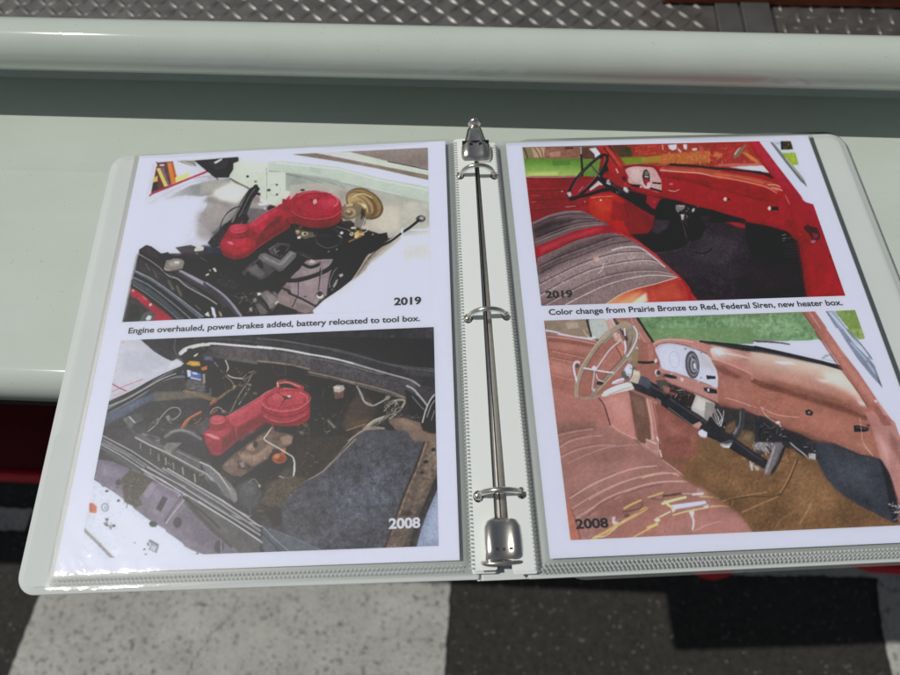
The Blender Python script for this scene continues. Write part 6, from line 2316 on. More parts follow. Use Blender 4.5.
PIC2.run('''
F 190 370 6.754
# red engine top redrawn with lit and shaded faces
P 1d1b1d 8 .8 : 100,470 160,590 320,500 500,370 520,330 560,380 340,540 180,620
P a52e38 2 1 : 92,430 140,395 240,310 300,290 480,180 590,110 640,130 640,300 500,330 480,350 330,470 290,490 200,580 160,575 140,540
P bb444c 4 1 : 240,320 300,286 480,176 590,116 600,150 500,230 480,290 320,384 290,380
P cb5a60 7 .7 : 270,310 480,190 560,140 540,170 340,300
P 7c2029 6 .95 : 320,400 480,300 490,340 480,352 330,468 300,480
P 8f2a33 6 .8 : 340,410 470,330 470,350 340,440
L d8787a 5 3 .7 : 246,320 360,248 580,116
L 6a1820 6 3 .9 : 290,376 300,480
M c4606a 4 3 .7 : 310,386 320,470
L b0444a 5 3 .8 : 200,574 300,492 480,360
P ae343e 3 1 : 94,430 140,400 230,390 286,380 290,484 200,574 160,572
P c0484f 6 .8 : 130,420 270,396 270,440 180,460
P e49a98 3 .9 : 98,432 140,430 196,458 200,470 160,464
P 7d222b 7 .9 : 220,460 284,420 286,484 205,572
P 9b2a34 7 .8 : 130,480 200,480 200,560 160,566
P 9c2a34 2 1 : 132,360 240,345 244,380 210,404 140,396
E c44c52 2 1 -3 : 186,338 54,30
E d2686c 4 .8 -3 : 180,330 34,14
M dd8a88 4 3 .7 : 138,352 170,364 230,352
M 6f1a22 6 3 .8 : 140,396 190,408 240,384
# pipe behind
M a34640 22 3 1 : 596,110 600,86 640,80 700,92 760,120
M d79a90 7 4 .9 : 606,90 660,84 740,112
M e6d8d0 7 3 .9 : 594,112 590,84
# air cleaner
P 8a222c 3 1 : 478,250 816,210 800,300 720,350 660,372 560,360 500,320
E 8a222c 2 1 -6 : 648,300 160,76
E a8323b 2 1 -6 : 648,276 164,80
P bb464c 10 .6 : 500,280 560,330 700,330 790,260 780,300 690,350 560,346
M d0706e 6 4 .8 : 500,310 580,348 680,346 780,300
M 6d1a22 6 3 .8 : 484,262 540,300 640,318 760,286 812,236
E b43c44 2 1 -6 : 650,204 166,76
M dd8684 6 3 .8 : 484,220 520,256 620,278 730,262 806,210
E 9a2e37 3 1 -6 : 650,196 144,58
E bb454c 4 1 -6 : 654,198 134,52
P cd6266 9 .7 : 560,160 660,150 640,190 560,210
M dd9490 5 3 .8 : 740,150 786,176 790,210
M 7d222a 6 3 .8 : 590,150 640,184
M 6d1a22 6 3 .8 : 640,196 606,250
P 453028 2 1 : 618,170 660,180 690,178 690,190 640,202
P e6dcd6 2 1 : 654,170 676,170 684,184 664,186
''')
PIC3.run('''
F 520 135 7.945
# garden wall, lawn, door redrawn
P 8d6a58 2 1 : 10,90 480,88 480,190 30,190
P 8f8560 4 1 : 20,95 90,95 100,180 30,190
P c9a98e 5 .9 : 90,100 200,96 190,180 110,180
M 5d5636 9 3 .9 : 110,100 140,140 160,185
M 5d5636 8 3 .9 : 150,100 170,130 182,186
M 4a4a28 14 4 .8 : 30,100 50,150 60,188
P a06a58 5 .8 : 200,110 470,110 470,180 200,186
P c4968a 4 .8 : 230,140 320,130 320,170 240,176
T 50 8 26 4 8 0 7a4a3e b98a78 6b3c34 cfae98 : 200,100 470,96 470,186 200,186
P 3a2624 3 .9 : 350,100 420,96 420,110 360,112
P 6a4438 3 1 : 490,98 620,98 620,190 500,190
T 16 8 22 4 8 0 8a5a4c 4f302a : 496,100 610,100 600,186 500,186
P 6f9440 3 1 : 30,190 640,190 620,330 50,330
G 5f8a38 a9c06a 3 1 250,195 250,320 : 30,190 480,190 480,326 45,330
T 90 8 30 3 6 5 7fa450 b7cc7a 5c8438 9fbc66 : 40,196 640,196 600,320 50,322
P 567f34 4 .8 : 250,200 400,200 400,240 260,244
P c9d488 6 .7 : 60,300 300,290 300,324 60,326
L a59a9c 14 2 1 : 484,96 486,160 494,200
L 2e2224 16 2 1 : 486,160 494,260 496,320
P d8dcdf 2 1 : 546,110 600,100 640,150 600,190 590,150
P 4a3a34 3 .8 : 620,100 660,110 640,150
P 9c1a24 2 1 : 50,330 480,326 560,330 700,400 560,560 330,600 150,680 80,680
P b02530 5 .8 : 380,400 560,340 640,360 560,470 470,560 420,540
L 7a1018 8 4 .8 : 56,350 400,346
L b9a0a4 7 2 .9 : 52,334 110,336 300,336 470,330
L c0424c 4 2 .8 : 60,430 380,424
L c9656a 4 2 .8 : 80,482 160,480
L cf7a7c 5 2 .9 : 90,534 130,530
L 6a0d16 7 3 .8 : 66,444 370,436
L 6a0d16 7 3 .8 : 80,520 380,506
L 6a0d16 7 3 .8 : 90,600 300,580
L c0424c 4 2 .7 : 96,590 300,572
L d9a0a0 6 3 .8 : 360,572 440,564
E e8c0b0 2 .9 : 334,448 8,6
E e8c0b0 2 .9 : 516,530 6,5
# pillar and kick panel
P c2332a 2 1 : 612,96 700,88 760,150 830,240 800,330 740,380 700,260 650,150
P d8553c 5 .8 : 690,92 740,150 810,240 790,260 720,170 670,100
L 3a1418 8 2 .9 : 668,100 720,170 770,240
P b8302a 3 1 : 700,330 790,260 830,280 820,420 760,400
P c93420 4 1 : 540,520 560,470 740,470 830,520 860,680 620,680 560,620
P da4a2c 14 .7 : 570,520 720,500 720,600 620,620
P a51e22 4 1 : 740,520 850,560 874,680 720,680
L 5a0f14 6 2 1 : 826,540 850,610 866,680
M e8aa98 5 2 .8 : 560,500 650,490 740,486
E f0d0c0 2 1 : 642,518 9,7
L f0c0b0 10 3 .9 : 764,270 778,300
# wheel and column
P c8c6c8 3 1 : 550,430 640,350 660,380 560,444
P d8d6da 3 1 : 620,360 700,360 720,390 640,400
M 2a2427 44 3 1 : 640,350 700,400 780,440 860,490 920,530
M 55505a 10 4 .8 : 690,372 770,420 850,460
P d0ccd0 3 .9 : 690,370 722,388 716,400 684,384
K 12 6 20 4 7 - a8a4aa 3a3438 dcdade : 760,440 800,450 780,480
P dedce0 3 .9 : 826,410 860,440 850,460 820,436
M 2d2427 24 2 1 : 386,480 400,430 440,360 500,290 560,230 620,180 664,158 694,166
M 2d2427 24 2 1 : 694,166 690,210 650,290 590,370 520,440 450,500 410,512
M 241e21 28 2 1 : 400,510 470,490 560,470 650,440 700,430
M 6e656b 6 3 .8 : 410,430 470,330 560,220 630,170
M 8a8288 5 3 .7 : 680,190 640,280 570,370 500,440
L 38332f 16 2 1 : 560,240 610,300 640,340
L 9a9498 7 3 .8 : 566,250 630,330
M a83a3e 8 3 .9 : 470,460 510,410 560,380
M d09a98 5 2 .9 : 466,450 500,410
P c9c2c6 2 1 : 370,460 400,450 412,480 390,494
''')
PIC3.run('''
F 610 140 7.945
# scenery through the windscreen
P a8402e 2 1 : 0,34 880,24 880,220 480,195 340,200 110,210
P 5a4636 4 1 : 10,45 130,42 170,130 80,140
P 3d4a2e 4 .9 : 120,50 160,60 180,120 150,140 130,100
P 7a9030 4 1 : 80,140 260,134 300,150 250,190 120,196
P a89a38 5 .8 : 250,140 420,120 400,180 260,186
P b83a2c 4 1 : 180,40 460,30 480,90 320,110 220,120
T 60 8 36 4 8 -20 d06a48 8a2822 c24a38 e09a70 : 170,45 460,36 460,110 220,120
P c8743a 4 .9 : 420,110 880,80 880,180 600,190 380,190
T 110 5 18 4 9 - e0a050 c2522c f0d8a0 9a3a20 d98a3c : 380,110 870,60 870,190 480,190
T 40 4 10 4 7 - f4e8d0 e8c88c : 600,80 870,50 870,180 640,170
P dcdde4 3 1 : 460,40 530,34 530,70 500,84 470,70
P dcdde4 3 1 : 580,34 612,34 610,80 586,70
P d6c8cc 3 .9 : 536,60 570,90 560,104 540,84
P d8d4da 3 .9 : 650,66 690,64 690,84 654,84
P cf5a4c 3 .9 : 700,40 740,60 760,110 730,120
L e8c8b8 8 3 .8 : 416,40 420,76
# dash
P b22127 2 1 : 110,210 200,196 320,198 400,214 500,206 640,216 880,240 880,580 700,520 480,450 400,420 330,400 130,330
M 7d161a 12 4 1 : 110,215 200,205 300,204 370,230 400,280
M c94a44 7 3 .9 : 120,200 220,190 330,196
P c55a40 5 1 : 400,216 560,214 720,224 880,240 880,300 760,270 600,260 400,250
M e8b8a0 9 4 .9 : 400,240 560,254 720,266 880,304
M b8402e 8 4 .8 : 430,222 640,226 880,262
L 2a1a1c 14 4 1 : 480,192 600,200 720,210 880,234
L 5a2a28 8 4 .8 : 520,206 700,216 860,240
P 9a161c 8 .9 : 430,270 640,300 880,360 880,400 640,340 440,300
L 7a1016 7 4 .8 : 420,290 640,330 880,400
P a8a0a2 2 .0 : 0,0 1,0 1,1
E e0908a 4 .8 : 486,350 18,9
M f0c8bc 5 2 .9 : 464,400 510,408 548,394
# cluster
S c9a6a6 2 1 : 122,240 150,220 200,210 290,214 350,226 390,290 408,330 404,410 330,388 250,370 150,340 144,290
P d6bab8 8 .7 : 150,230 250,220 250,320 170,320
P a88488 4 .8 : 150,330 250,356 400,410 330,392
N .05 3 - : 150,220 350,226 404,400 150,340
E d9cfcc 2 1 -4 : 288,312 36,76
E 3a2a28 2 1 -4 : 288,300 30,66
P b02a30 3 1 : 262,310 314,310 310,350 290,372 270,350
P 7d7a60 3 .9 : 274,250 304,250 306,280 276,280
P d8d4d0 2 .9 : 276,284 308,290 306,300 276,296
E d6c6c4 3 .9 : 306,360 14,26
L 2f1c1e 14 2 1 : 342,340 402,346
L 2f1c1e 15 2 1 : 326,384 406,408
P 2f1c1e 3 1 : 160,350 240,356 250,376 170,370
P d8d0cc 2 1 : 236,366 250,366 250,378 238,378
P d8d0d0 2 1 : 104,380 120,376 158,404 150,420 120,406
E 4a1418 4 1 : 108,304 16,14
# tab, dark behind, switches
P 1d181b 4 1 : 140,400 290,440 290,500 360,560 340,600 200,520
P b52a30 2 1 : 300,440 404,474 360,552 340,546 286,496
L e09088 5 2 .8 : 346,490 356,494
P 1a1619 5 1 : 400,470 520,480 700,530 880,600 880,690 360,690 350,590
E 131114 6 1 : 440,540 70,70
P 8d8488 3 1 : 520,516 600,520 590,550 560,560 540,580 524,560
P d8a8ac 3 .9 : 540,516 590,520 586,530 548,528
P d8ccca 3 1 : 560,590 590,590 584,650 570,640
P c9c2c4 3 1 : 648,556 670,536 674,560 654,578
K 30 8 26 3 7 - 8a7f84 2a2428 c8bcc0 6a5a5e : 500,510 700,530 690,600 560,640
P b52a30 4 .9 : 850,600 880,610 880,640 852,626
''')
PIC3.run('''
F 640 190 7.945
# footwell
P 3c3439 5 1 : 330,240 520,200 640,230 840,300 900,300 900,700 300,700 120,500 280,470 380,430 400,330
P 494047 24 .8 : 500,340 800,400 700,600 420,560
P 2a2428 6 1 : 0,380 140,370 220,310 320,320 350,380 370,430 280,470 120,500 20,430
P 221c20 8 .9 : 160,380 260,330 330,340 340,420 220,450
P 463c42 5 1 : 110,230 240,240 220,300 140,350 100,330
P 221d21 6 1 : 380,220 480,220 520,300 480,380 420,410 390,400
P 2f272c 5 .8 : 420,260 450,330 440,390
M 241d22 12 4 1 : 400,440 410,480 470,506 540,490 570,460
M 5a4e55 5 3 .8 : 396,460 430,500 500,520
M 6a6064 5 3 .8 : 334,250 350,310 372,380
M 5a5055 5 4 .8 : 130,504 240,490 330,470
N .08 5 - : 330,240 840,300 900,700 300,700 120,500 400,430
P b82830 4 1 : 610,214 640,206 836,290 836,306 760,290 640,240
P d05058 5 .6 : 640,216 830,294 800,286 640,236
L 191417 18 5 1 : 500,150 640,186 860,254
P 90181f 5 1 : 0,165 50,190 100,260 100,300 60,330 0,350
P a8242a 12 .6 : 0,200 70,240 60,300 0,320
# right edge of the seat
F 740 210 7.5
P 2c2629 4 1 : 40,90 140,100 340,150 400,220 436,228 470,420 490,580 505,655 440,660 420,420 80,320 40,200
P 2e272b 26 .8 : 120,300 440,330 490,660 60,660 0,500
P 362e33 16 .8 : -40,340 200,420 400,400 440,560 100,620
P 211c1f 5 1 : 90,170 140,130 300,160 380,190 420,240 440,350 330,400 240,380 120,320 90,300
P 2b2629 5 1 : 140,180 300,180 310,340 250,350 150,300
L a09a9c 5 2 .9 : 316,190 342,184
L a09a9c 5 2 .9 : 320,216 344,210
L 8a8486 5 2 .8 : 360,214 378,208
L 8a8486 5 2 .8 : 318,232 336,228
L 4c464a 5 2 .9 : 330,262 430,256
L 4c464a 5 2 .9 : 332,284 432,276
L 4c464a 5 2 .9 : 334,306 434,298
L 4c464a 5 2 .9 : 336,328 436,320
L 4c464a 5 2 .9 : 338,350 438,340
N .05 4 - : -40,340 440,400 490,640 -40,640
# red jamb
P a81b22 2 1 : -60,-30 560,-30 640,150 700,330 795,640 510,655 490,580 470,420 436,228 400,214 360,160 200,110 -60,70
P b52229 12 .8 : 400,20 540,0 680,360 760,620 560,640 500,400
P 8a1219 10 .7 : 360,150 420,200 440,230 480,440 520,640 500,655 460,430 420,240
P c02c32 8 .6 : 100,20 340,90 340,130 60,60
P 4a1a22 3 1 : 474,130 510,106 530,124 576,130 604,190 596,220 570,230 540,220 520,180 486,150
P 8a3a48 4 1 : 540,170 590,180 584,210 550,220
P b08a98 4 .9 : 530,230 570,224 560,246 534,248
E 6a0d16 3 .9 : 610,262 6,8
E 6a0d16 3 .9 : 676,350 7,12
E d05a4c 3 .8 : 452,184 10,6
L 7a1016 5 3 .9 : -60,74 200,116 350,160
''')
PIC3.run('''
F 710 135 7.945
P b5362a 3 1 : 0,70 384,56 410,200 440,250 300,250 0,256
T 120 5 18 4 9 - e0a050 c2522c e8c080 9a2a20 d97a3c d8403a : 0,76 330,70 400,220 300,244 0,246
P d9a050 6 .8 : 240,130 290,140 380,200 400,230 330,200
P d89a5a 6 .7 : 40,130 100,150 80,180 20,170
P cf8a7a 6 .8 : 60,230 400,226 420,250 300,250 60,250
P ded8dc 3 1 : 210,250 420,244 466,296 330,276
P 7d7466 4 1 : 184,170 200,140 260,90 290,76 270,110 230,170 196,190
P c9bfb0 3 .9 : 190,150 220,110 250,96 220,130 200,164
L 2d2425 16 3 1 : 0,258 120,270 300,288 400,296 496,340
L 55403c 6 3 .8 : 0,270 200,288 360,304
P c2553a 5 1 : 0,285 120,300 320,330 480,370 560,410 570,440 420,410 200,360 0,335
M e89a78 8 4 .9 : 0,322 140,344 300,376 440,412 530,462
M d9734c 12 5 .8 : 40,310 240,336 420,380
M f0c8b4 6 3 .9 : 460,396 520,396 560,414
M f0c8b4 6 3 .9 : 490,418 540,430 574,442
P ab1c22 5 1 : 0,350 200,372 420,424 540,470 560,560 420,540 200,480 0,440
M 861219 6 4 .9 : 0,424 120,440 300,490 480,526
P b52127 5 1 : 0,440 150,460 320,506 520,550 560,680 300,680 100,620 0,580
L 120c0d 14 3 1 : 130,512 152,512
E e8dcd2 2 1 : 121,511 14,15
E a89a8e 2 .8 : 126,518 8,8
L 120c0d 30 2 1 : 482,584 540,584
E e0d4ca 2 1 : 472,583 13,17
E 8a5a48 2 1 : 558,584 12,18
E 2a1512 2 1 : 560,584 6,10
P 1a1215 6 1 : 0,590 80,620 280,670 280,690 0,690
P b2222a 2 1 : 310,70 388,56 480,180 620,350 730,490 820,550 880,680 560,680 540,560 580,440 496,330 470,290 400,180
P c23038 8 .7 : 330,66 380,62 560,300 640,420 580,420 480,290
M 8a1219 6 3 .8 : 340,110 440,250 520,350
L e0a0a4 5 3 .8 : 600,480 632,552
P e8b0a8 3 .9 : 722,484 736,490 760,530 740,524
P cdd2e6 1.5 1 : 394,56 470,50 700,50 770,400 816,550 760,534 720,480 620,350 500,190
P 7d7e7c 2 1 : 476,56 500,58 620,200 740,340 774,412 720,370 600,220
L bdb79c 7 3 .9 : 600,180 660,260 740,350
L 3e3f42 4 2 .8 : 484,60 600,210 770,410
P 3c361f 2 1 : 560,52 640,50 660,114 568,118
T 20 6 14 4 8 - 9a8a48 5a5030 201c12 c0a860 : 580,56 636,56 650,110 580,112
P 20242e 2 1 : 562,56 576,56 582,112 566,116
P a0b038 2 1 : 572,144 680,140 704,236 654,240
T 18 8 24 4 9 - b8c858 8a9a2a d0d880 : 590,150 674,150 690,228 650,230
P a9b2c4 3 .8 : 510,60 556,56 556,76 522,76
''')
PIC3.run('''
F 525 205 6.43
# bench seat, softer pleats and dust
P 756264 2 1 : 46,112 150,64 260,38 370,36 430,68 530,132 400,148 240,196 66,270 56,200
P 3f3336 10 .9 : 50,150 160,100 300,84 320,100 180,140 60,190
P 4a3c3f 8 .8 : 60,180 200,140 300,120 240,170 70,220
M a08d8c 7 4 .9 : 50,118 150,72 260,46 360,42
M 8d7a7a 5 3 .8 : 200,84 300,62 400,60
M 3a2e31 5 3 .9 : 60,130 180,80 300,60 400,62
M 8d7a7a 6 3 .8 : 300,110 380,84 440,84
M 3a2e31 5 3 .9 : 220,124 340,90 450,92
M 8d7a7a 6 3 .8 : 70,222 200,168 330,124 470,110
M 3a2e31 5 3 .9 : 66,210 220,150 360,112 480,104
M 9a8684 8 3 .8 : 68,240 200,188 340,142 500,122
P b5262c 2 1 : 68,276 180,226 320,168 450,138 540,130 600,178 480,186 330,222 200,282 84,334
P cf4a48 8 .8 : 90,280 260,210 430,156 520,150 400,186 230,242 100,310
M 8a161c 6 3 .8 : 84,336 200,284 330,224 480,188
P 857072 2 1 : 80,340 180,296 330,228 500,184 600,180 680,222 760,280 836,340 920,405 985,462 836,514 700,546 510,646 380,660 104,660
P 5e4d50 14 .9 : 84,400 200,320 340,250 520,196 600,210 420,280 260,350 100,450
P 9d8788 14 .9 : 100,470 240,400 420,330 600,270 740,280 820,350 600,420 300,540 110,600
P b09a9a 14 .7 : 420,320 640,280 780,320 880,400 560,380 400,420
P 96807f 16 .8 : 260,640 420,560 640,460 820,420 960,455 820,510 620,560 520,640
M 4a3b3e 6 3 .9 : 90,392 220,330 380,270 560,206 640,206
M 9c8888 5 3 .7 : 90,404 220,342 380,282 560,218
M 4a3b3e 6 3 .9 : 92,440 220,376 380,318 540,256 680,232
M 55464a 6 3 .8 : 96,505 240,430 400,360 580,308 740,300 800,316
M c6b2b2 6 4 .8 : 96,518 240,442 400,374 580,320 740,306 810,324
M 5d4c4f 6 3 .8 : 100,570 240,494 420,412 620,366 800,350 900,390
M cbb8b6 6 4 .8 : 100,584 240,508 420,424 620,376 800,358 900,398
M 5d4c4f 5 3 .7 : 120,640 260,566 440,480 640,430 820,418 950,440
M c9b4b0 6 4 .7 : 140,642 260,580 440,492 640,440 830,426 950,446
M dccac6 6 3 .9 : 260,642 380,580 520,516 680,470 830,452 970,462
M ded2d2 10 5 .8 : 560,290 640,272 740,276 830,340 900,396
T 60 10 34 5 10 -25 b9a5a4 cbb9b8 76625f 8f7a7a : 110,470 400,360 640,290 780,330 500,400 200,560
M d6c4c2 7 3 .8 : 506,374 496,410 474,440
P d8b0a0 3 .9 : 440,340 470,330 480,360 450,366
N .07 3 - : 80,340 500,184 836,340 836,520 380,660 104,646
G d99a6a c4402c 3 1 560,640 800,560 : 506,648 600,580 700,540 836,510 985,462 1030,520 1056,600 1060,660
P f0e0cc 6 .9 : 660,640 780,560 790,620 720,646
P e8ac7a 8 .8 : 580,640 700,570 760,550 680,640
M e6cfbe 5 2 .9 : 510,644 600,584 700,542 836,508 985,464
P d0553c 10 .8 : 800,550 960,500 1020,600 800,630
M bd2a2c 13 3 1 : 590,176 680,216 770,276 850,338 940,420 1000,472 1044,540 1060,650
M dd6a60 5 3 .8 : 610,184 700,228 800,300 920,400 1000,480
''')
PIC4.run('''
F 540 310 7.945
# outside and door top
P 8d7a62 3 1 : 50,82 380,84 410,210 300,214 180,190 60,166
T 40 10 40 5 10 10 a48c6c 6f5e4a b09a7a 7a6a58 : 60,90 370,90 390,200 80,170
P b0a48e 5 .7 : 200,100 300,100 310,140 220,150
P a9b2a8 3 1 : 386,82 510,80 560,190 470,232 410,214
T 24 10 30 5 10 - bcc4b8 8f9a8c a5b0a0 : 400,90 510,90 540,190 440,210
L 2b2926 16 3 1 : 372,84 390,150 408,214
M cfc08c 6 3 .9 : 344,160 370,200 400,220
M dcd9da 9 3 1 : 50,162 130,176 180,194 300,216 430,226
L 5a5450 8 4 .9 : 60,176 140,190
E d8d4d4 3 1 : 426,220 18,12
E 2c2a28 3 1 : 476,242 30,9
P a3614f 3 1 : 56,204 200,214 330,236 450,262 540,262 640,240 690,340 700,420 560,640 420,690 90,690 78,580
P b4725f 8 .9 : 60,240 300,280 440,310 400,350 80,300
P 8d4f40 6 .9 : 60,226 240,240 430,280 430,296 200,262 66,250
M d9a594 6 3 .8 : 60,212 200,224 330,246 460,276
L d39c8c 4 2 .9 : 100,328 370,386
L 7d4436 5 3 .8 : 90,318 360,376
L d39c8c 4 2 .9 : 82,376 350,436
L 7d4436 5 3 .8 : 80,366 340,424
L c98e7e 4 2 .8 : 84,446 280,490
L c98e7e 4 2 .8 : 86,516 270,560
P bd8070 12 .6 : 90,400 260,430 260,520 100,500
P b9735f 10 .7 : 420,420 620,280 680,340 560,480 460,500
P c87a64 6 .8 : 620,290 660,260 690,380 640,440
M 6d3428 8 3 .9 : 600,290 640,360 650,420
T 20 10 30 3 6 - d8a594 7a4236 c28a78 : 420,380 560,300 600,420 500,470
# pillar
P bd8f84 3 1 : 516,80 560,80 640,230 600,250 560,170
P e0cfcc 4 .9 : 540,84 560,120 620,230 600,210
M 3b3834 12 3 1 : 590,80 640,160 690,240
P 9a8c5a 4 1 : 620,84 700,90 760,180 820,280 780,300 720,180 660,130
P 8a8070 3 1 : 700,150 740,140 730,260 700,260
M e6e4e6 14 3 1 : 670,150 676,200
M e6e4e6 14 3 1 : 672,250 680,300 676,350
M e0dcda 5 2 .9 : 770,190 820,280
P ae6f5c 3 1 : 714,80 770,72 880,230 880,300 830,290 770,180
L 22272a 16 3 1 : 776,76 830,150 890,240
M d9a492 6 3 .8 : 724,84 800,200 860,290
P 8f7a52 4 1 : 720,320 780,310 800,420 740,440
M e8e4e2 6 3 .9 : 760,296 800,320
P a35a48 4 1 : 820,300 890,290 890,520 850,480 790,440
M 2a2627 22 3 1 : 796,386 830,420 890,414
M 3a3332 14 3 1 : 810,370 830,450 860,490
# hub and column head
P 5a5654 4 1 : 640,500 700,440 760,460 720,560 660,550
P d6dbe6 3 1 : 670,470 700,430 730,440 740,490 720,530 690,520
K 16 8 22 4 8 - f0f2f8 8088a0 5a6070 c0c8d8 : 660,450 730,440 740,520 680,530
P b9ab92 3 1 : 730,470 800,490 810,530 770,590 700,570
P d0c4ac 4 .8 : 740,480 790,494 790,520 740,510
M 4a4844 7 2 1 : 738,470 730,520 700,570
P 474d58 3 1 : 806,500 874,550 874,610 820,600 776,590
P 2a2b2f 3 1 : 720,570 780,590 880,640 880,690 760,640
M cfcabd 44 3 1 : 520,666 580,634 640,612 700,596
M e8e4da 10 4 .9 : 520,650 590,616 660,596
M 8a8470 6 3 .8 : 540,676 640,636 710,616
M d8d6d8 20 3 1 : 580,580 620,560 660,550
# far rim of the wheel and spokes
M 9c8c76 34 3 1 : 290,690 290,600 320,500 360,420 430,310 520,200 610,140 670,116 720,126
M 6d5e4e 7 3 .8 : 316,610 340,510 390,420 470,300 560,200 640,150
M b5a690 9 3 .8 : 286,580 320,470 380,370 460,260 550,170
M 8f7e6a 36 3 1 : 740,126 768,170 762,240 720,330 660,410 570,510 480,600 420,680
M d8d2c8 12 4 1 : 744,130 770,180 764,240 720,330 690,370
M 6d5a4c 8 3 .8 : 740,200 720,270 660,370 560,480 470,580
M b8a894 7 3 .8 : 690,390 620,470 540,560 460,640
M cfc9c8 13 3 1 : 350,462 430,476 520,492 580,498
M 6a4a40 5 3 .8 : 350,474 440,490 570,508
M b8b4b8 12 3 1 : 440,480 500,390 560,310 640,242
M 7a6a68 5 3 .8 : 452,484 510,400 570,320
M b0acae 11 3 1 : 432,490 424,560 414,630
E e2e4e6 3 1 : 430,460 18,15
M cfcac8 8 3 1 : 446,510 460,550 500,570
E 2b2726 3 1 : 476,582 28,14
P b8b2aa 3 1 : 420,620 440,630 436,650 416,646
M d9d6d2 15 3 1 : 290,560 272,490 268,440 286,412 312,416
E 4a4644 3 1 : 296,444 16,18
''')
PIC4.run('''
F 640 330 7.945
# windscreen grass, dash top and cluster
P 6a9058 3 1 : 60,-10 900,-20 900,110 700,110 500,90 300,70 110,90
T 90 10 40 4 9 5 7fa56c 5b8450 93b884 6a9460 : 70,0 860,-10 860,90 300,66 110,84
M 25282b 14 3 1 : 30,-10 70,50 110,100
P a2604f 3 1 : -20,60 40,100 110,100 100,180 150,300 110,420 60,380 0,360
P b87562 6 .8 : 60,110 100,130 110,260 70,240
M 2b2426 20 4 1 : -10,256 60,260 120,252
E d0c6be 3 1 : 124,248 12,14
E c9c0bc 3 1 : 132,336 16,22
E 3c3636 3 1 : 146,340 16,20
P b9786a 3 1 : 100,110 130,80 220,66 380,70 480,96 580,130 900,190 900,400 760,340 600,290 540,200 440,140 300,110 200,104 150,120 120,160
M d9a898 8 4 .9 : 110,110 180,80 300,78 420,96
M 5d3028 8 3 .9 : 130,130 200,104 320,112 440,150 530,190
M 24262a 16 3 1 : 480,92 620,104 760,118 900,136
M 7a5048 8 4 .8 : 520,106 680,140 880,180
H c9bdb0 b07a68 5 1 600,160 640,290 : 560,150 640,140 760,180 900,210 900,300 740,260 620,240 580,220
P dcd8d4 8 .9 : 570,150 640,160 680,190 620,200
M d2c4b8 10 5 .8 : 640,180 760,200 890,230
P a56250 5 1 : 560,230 700,280 880,350 900,640 740,610 620,580 620,300
P 7d4438 8 .9 : 590,270 680,300 800,370 780,390 660,350 600,310
M d0988a 7 4 .9 : 560,226 680,258 800,310 890,354
P ad6c5a 14 .7 : 640,400 880,420 880,560 680,520
M d09a88 9 5 .8 : 680,540 760,560 880,604
P 84493b 8 .7 : 620,560 740,600 880,640 880,660 620,610
S b9bdc8 2 1 : 122,160 150,120 230,104 330,118 450,156 540,204 580,270 614,340 614,460 540,430 380,372 280,340 176,304 156,230
P c9cede 12 .9 : 160,200 260,180 340,320 180,300
P a8a296 12 .5 : 480,180 560,240 600,330 480,280
M 8a8c92 5 3 .7 : 132,150 200,116 300,118 430,156
O 8f95a6 4 .9 -8 : 274,236 40,66
O a4a9b8 3 .9 -8 : 278,236 22,38
M 9aa0ae 3 2 .8 : 190,170 180,230 200,290
E 44444a 2 1 -6 : 416,276 56,110
E 75757c 3 1 -6 : 420,278 44,90
E 3f3f45 3 1 -6 : 422,280 36,76
E 8d8d94 3 1 -6 : 426,282 27,56
E 55555b 3 1 -6 : 430,284 18,40
E d6d6da 3 1 -6 : 434,286 11,24
L d8d8dc 4 2 .8 : 400,200 416,240
L d8d8dc 4 2 .8 : 440,300 460,330
M a2a6b0 22 4 1 : 380,390 420,420 470,410
M 4a4648 7 3 .8 : 400,420 440,436 480,416
E 77797f 2 .9 : 360,150 10,8
E 77797f 2 .9 : 486,182 8,7
E 77797f 2 .9 : 484,380 8,7
P 1f1f23 3 1 : 526,360 600,368 600,388 530,392
E d0ccd0 3 1 : 610,378 8,18
# lower bezel and knobs
P b57a6e 3 1 : 176,312 300,350 420,400 540,436 620,470 620,580 540,550 400,490 250,430 200,390
P c9968a 5 .8 : 240,400 420,470 580,540 540,520 380,450
M 7d453a 6 3 .8 : 210,410 300,446 440,500 600,570
P 222226 3 1 : 190,350 240,352 292,372 290,388 240,384 200,372
P d8c8c8 3 .9 : 236,346 262,346 258,356 240,356
P cfc8cc 3 1 : 320,378 344,384 344,408 326,404
P 1f1f23 3 1 : 506,458 540,456 610,476 612,506 540,500 510,482
P e0e2e8 3 1 : 534,462 552,466 550,490 536,488
# tangle below
P 2c2526 5 1 : 240,450 380,490 440,520 400,640 300,600 200,520
K 60 10 36 4 9 - 7a6a64 1c181a b0a49c c07060 4a3c38 8a5a4c : 230,450 420,500 400,640 250,560
P 9a4a3c 4 .9 : 230,490 290,500 280,520 240,516
P 4a443f 5 1 : 120,400 210,400 240,470 200,520 140,440
P a5624f 4 .9 : 180,440 240,460 230,510 190,490
P b5b1a6 2 1 : 444,516 560,566 520,690 410,640 420,600
P c8c4ba 5 .8 : 450,530 530,570 510,620 440,600
P 8f8a80 3 1 : 560,566 600,584 570,690 524,690
M 3c3a38 8 3 .9 : 600,590 640,650 660,690
K 20 10 40 3 7 - c9c4bc 3a3836 77706a : 600,600 860,640 860,690 600,690
''')
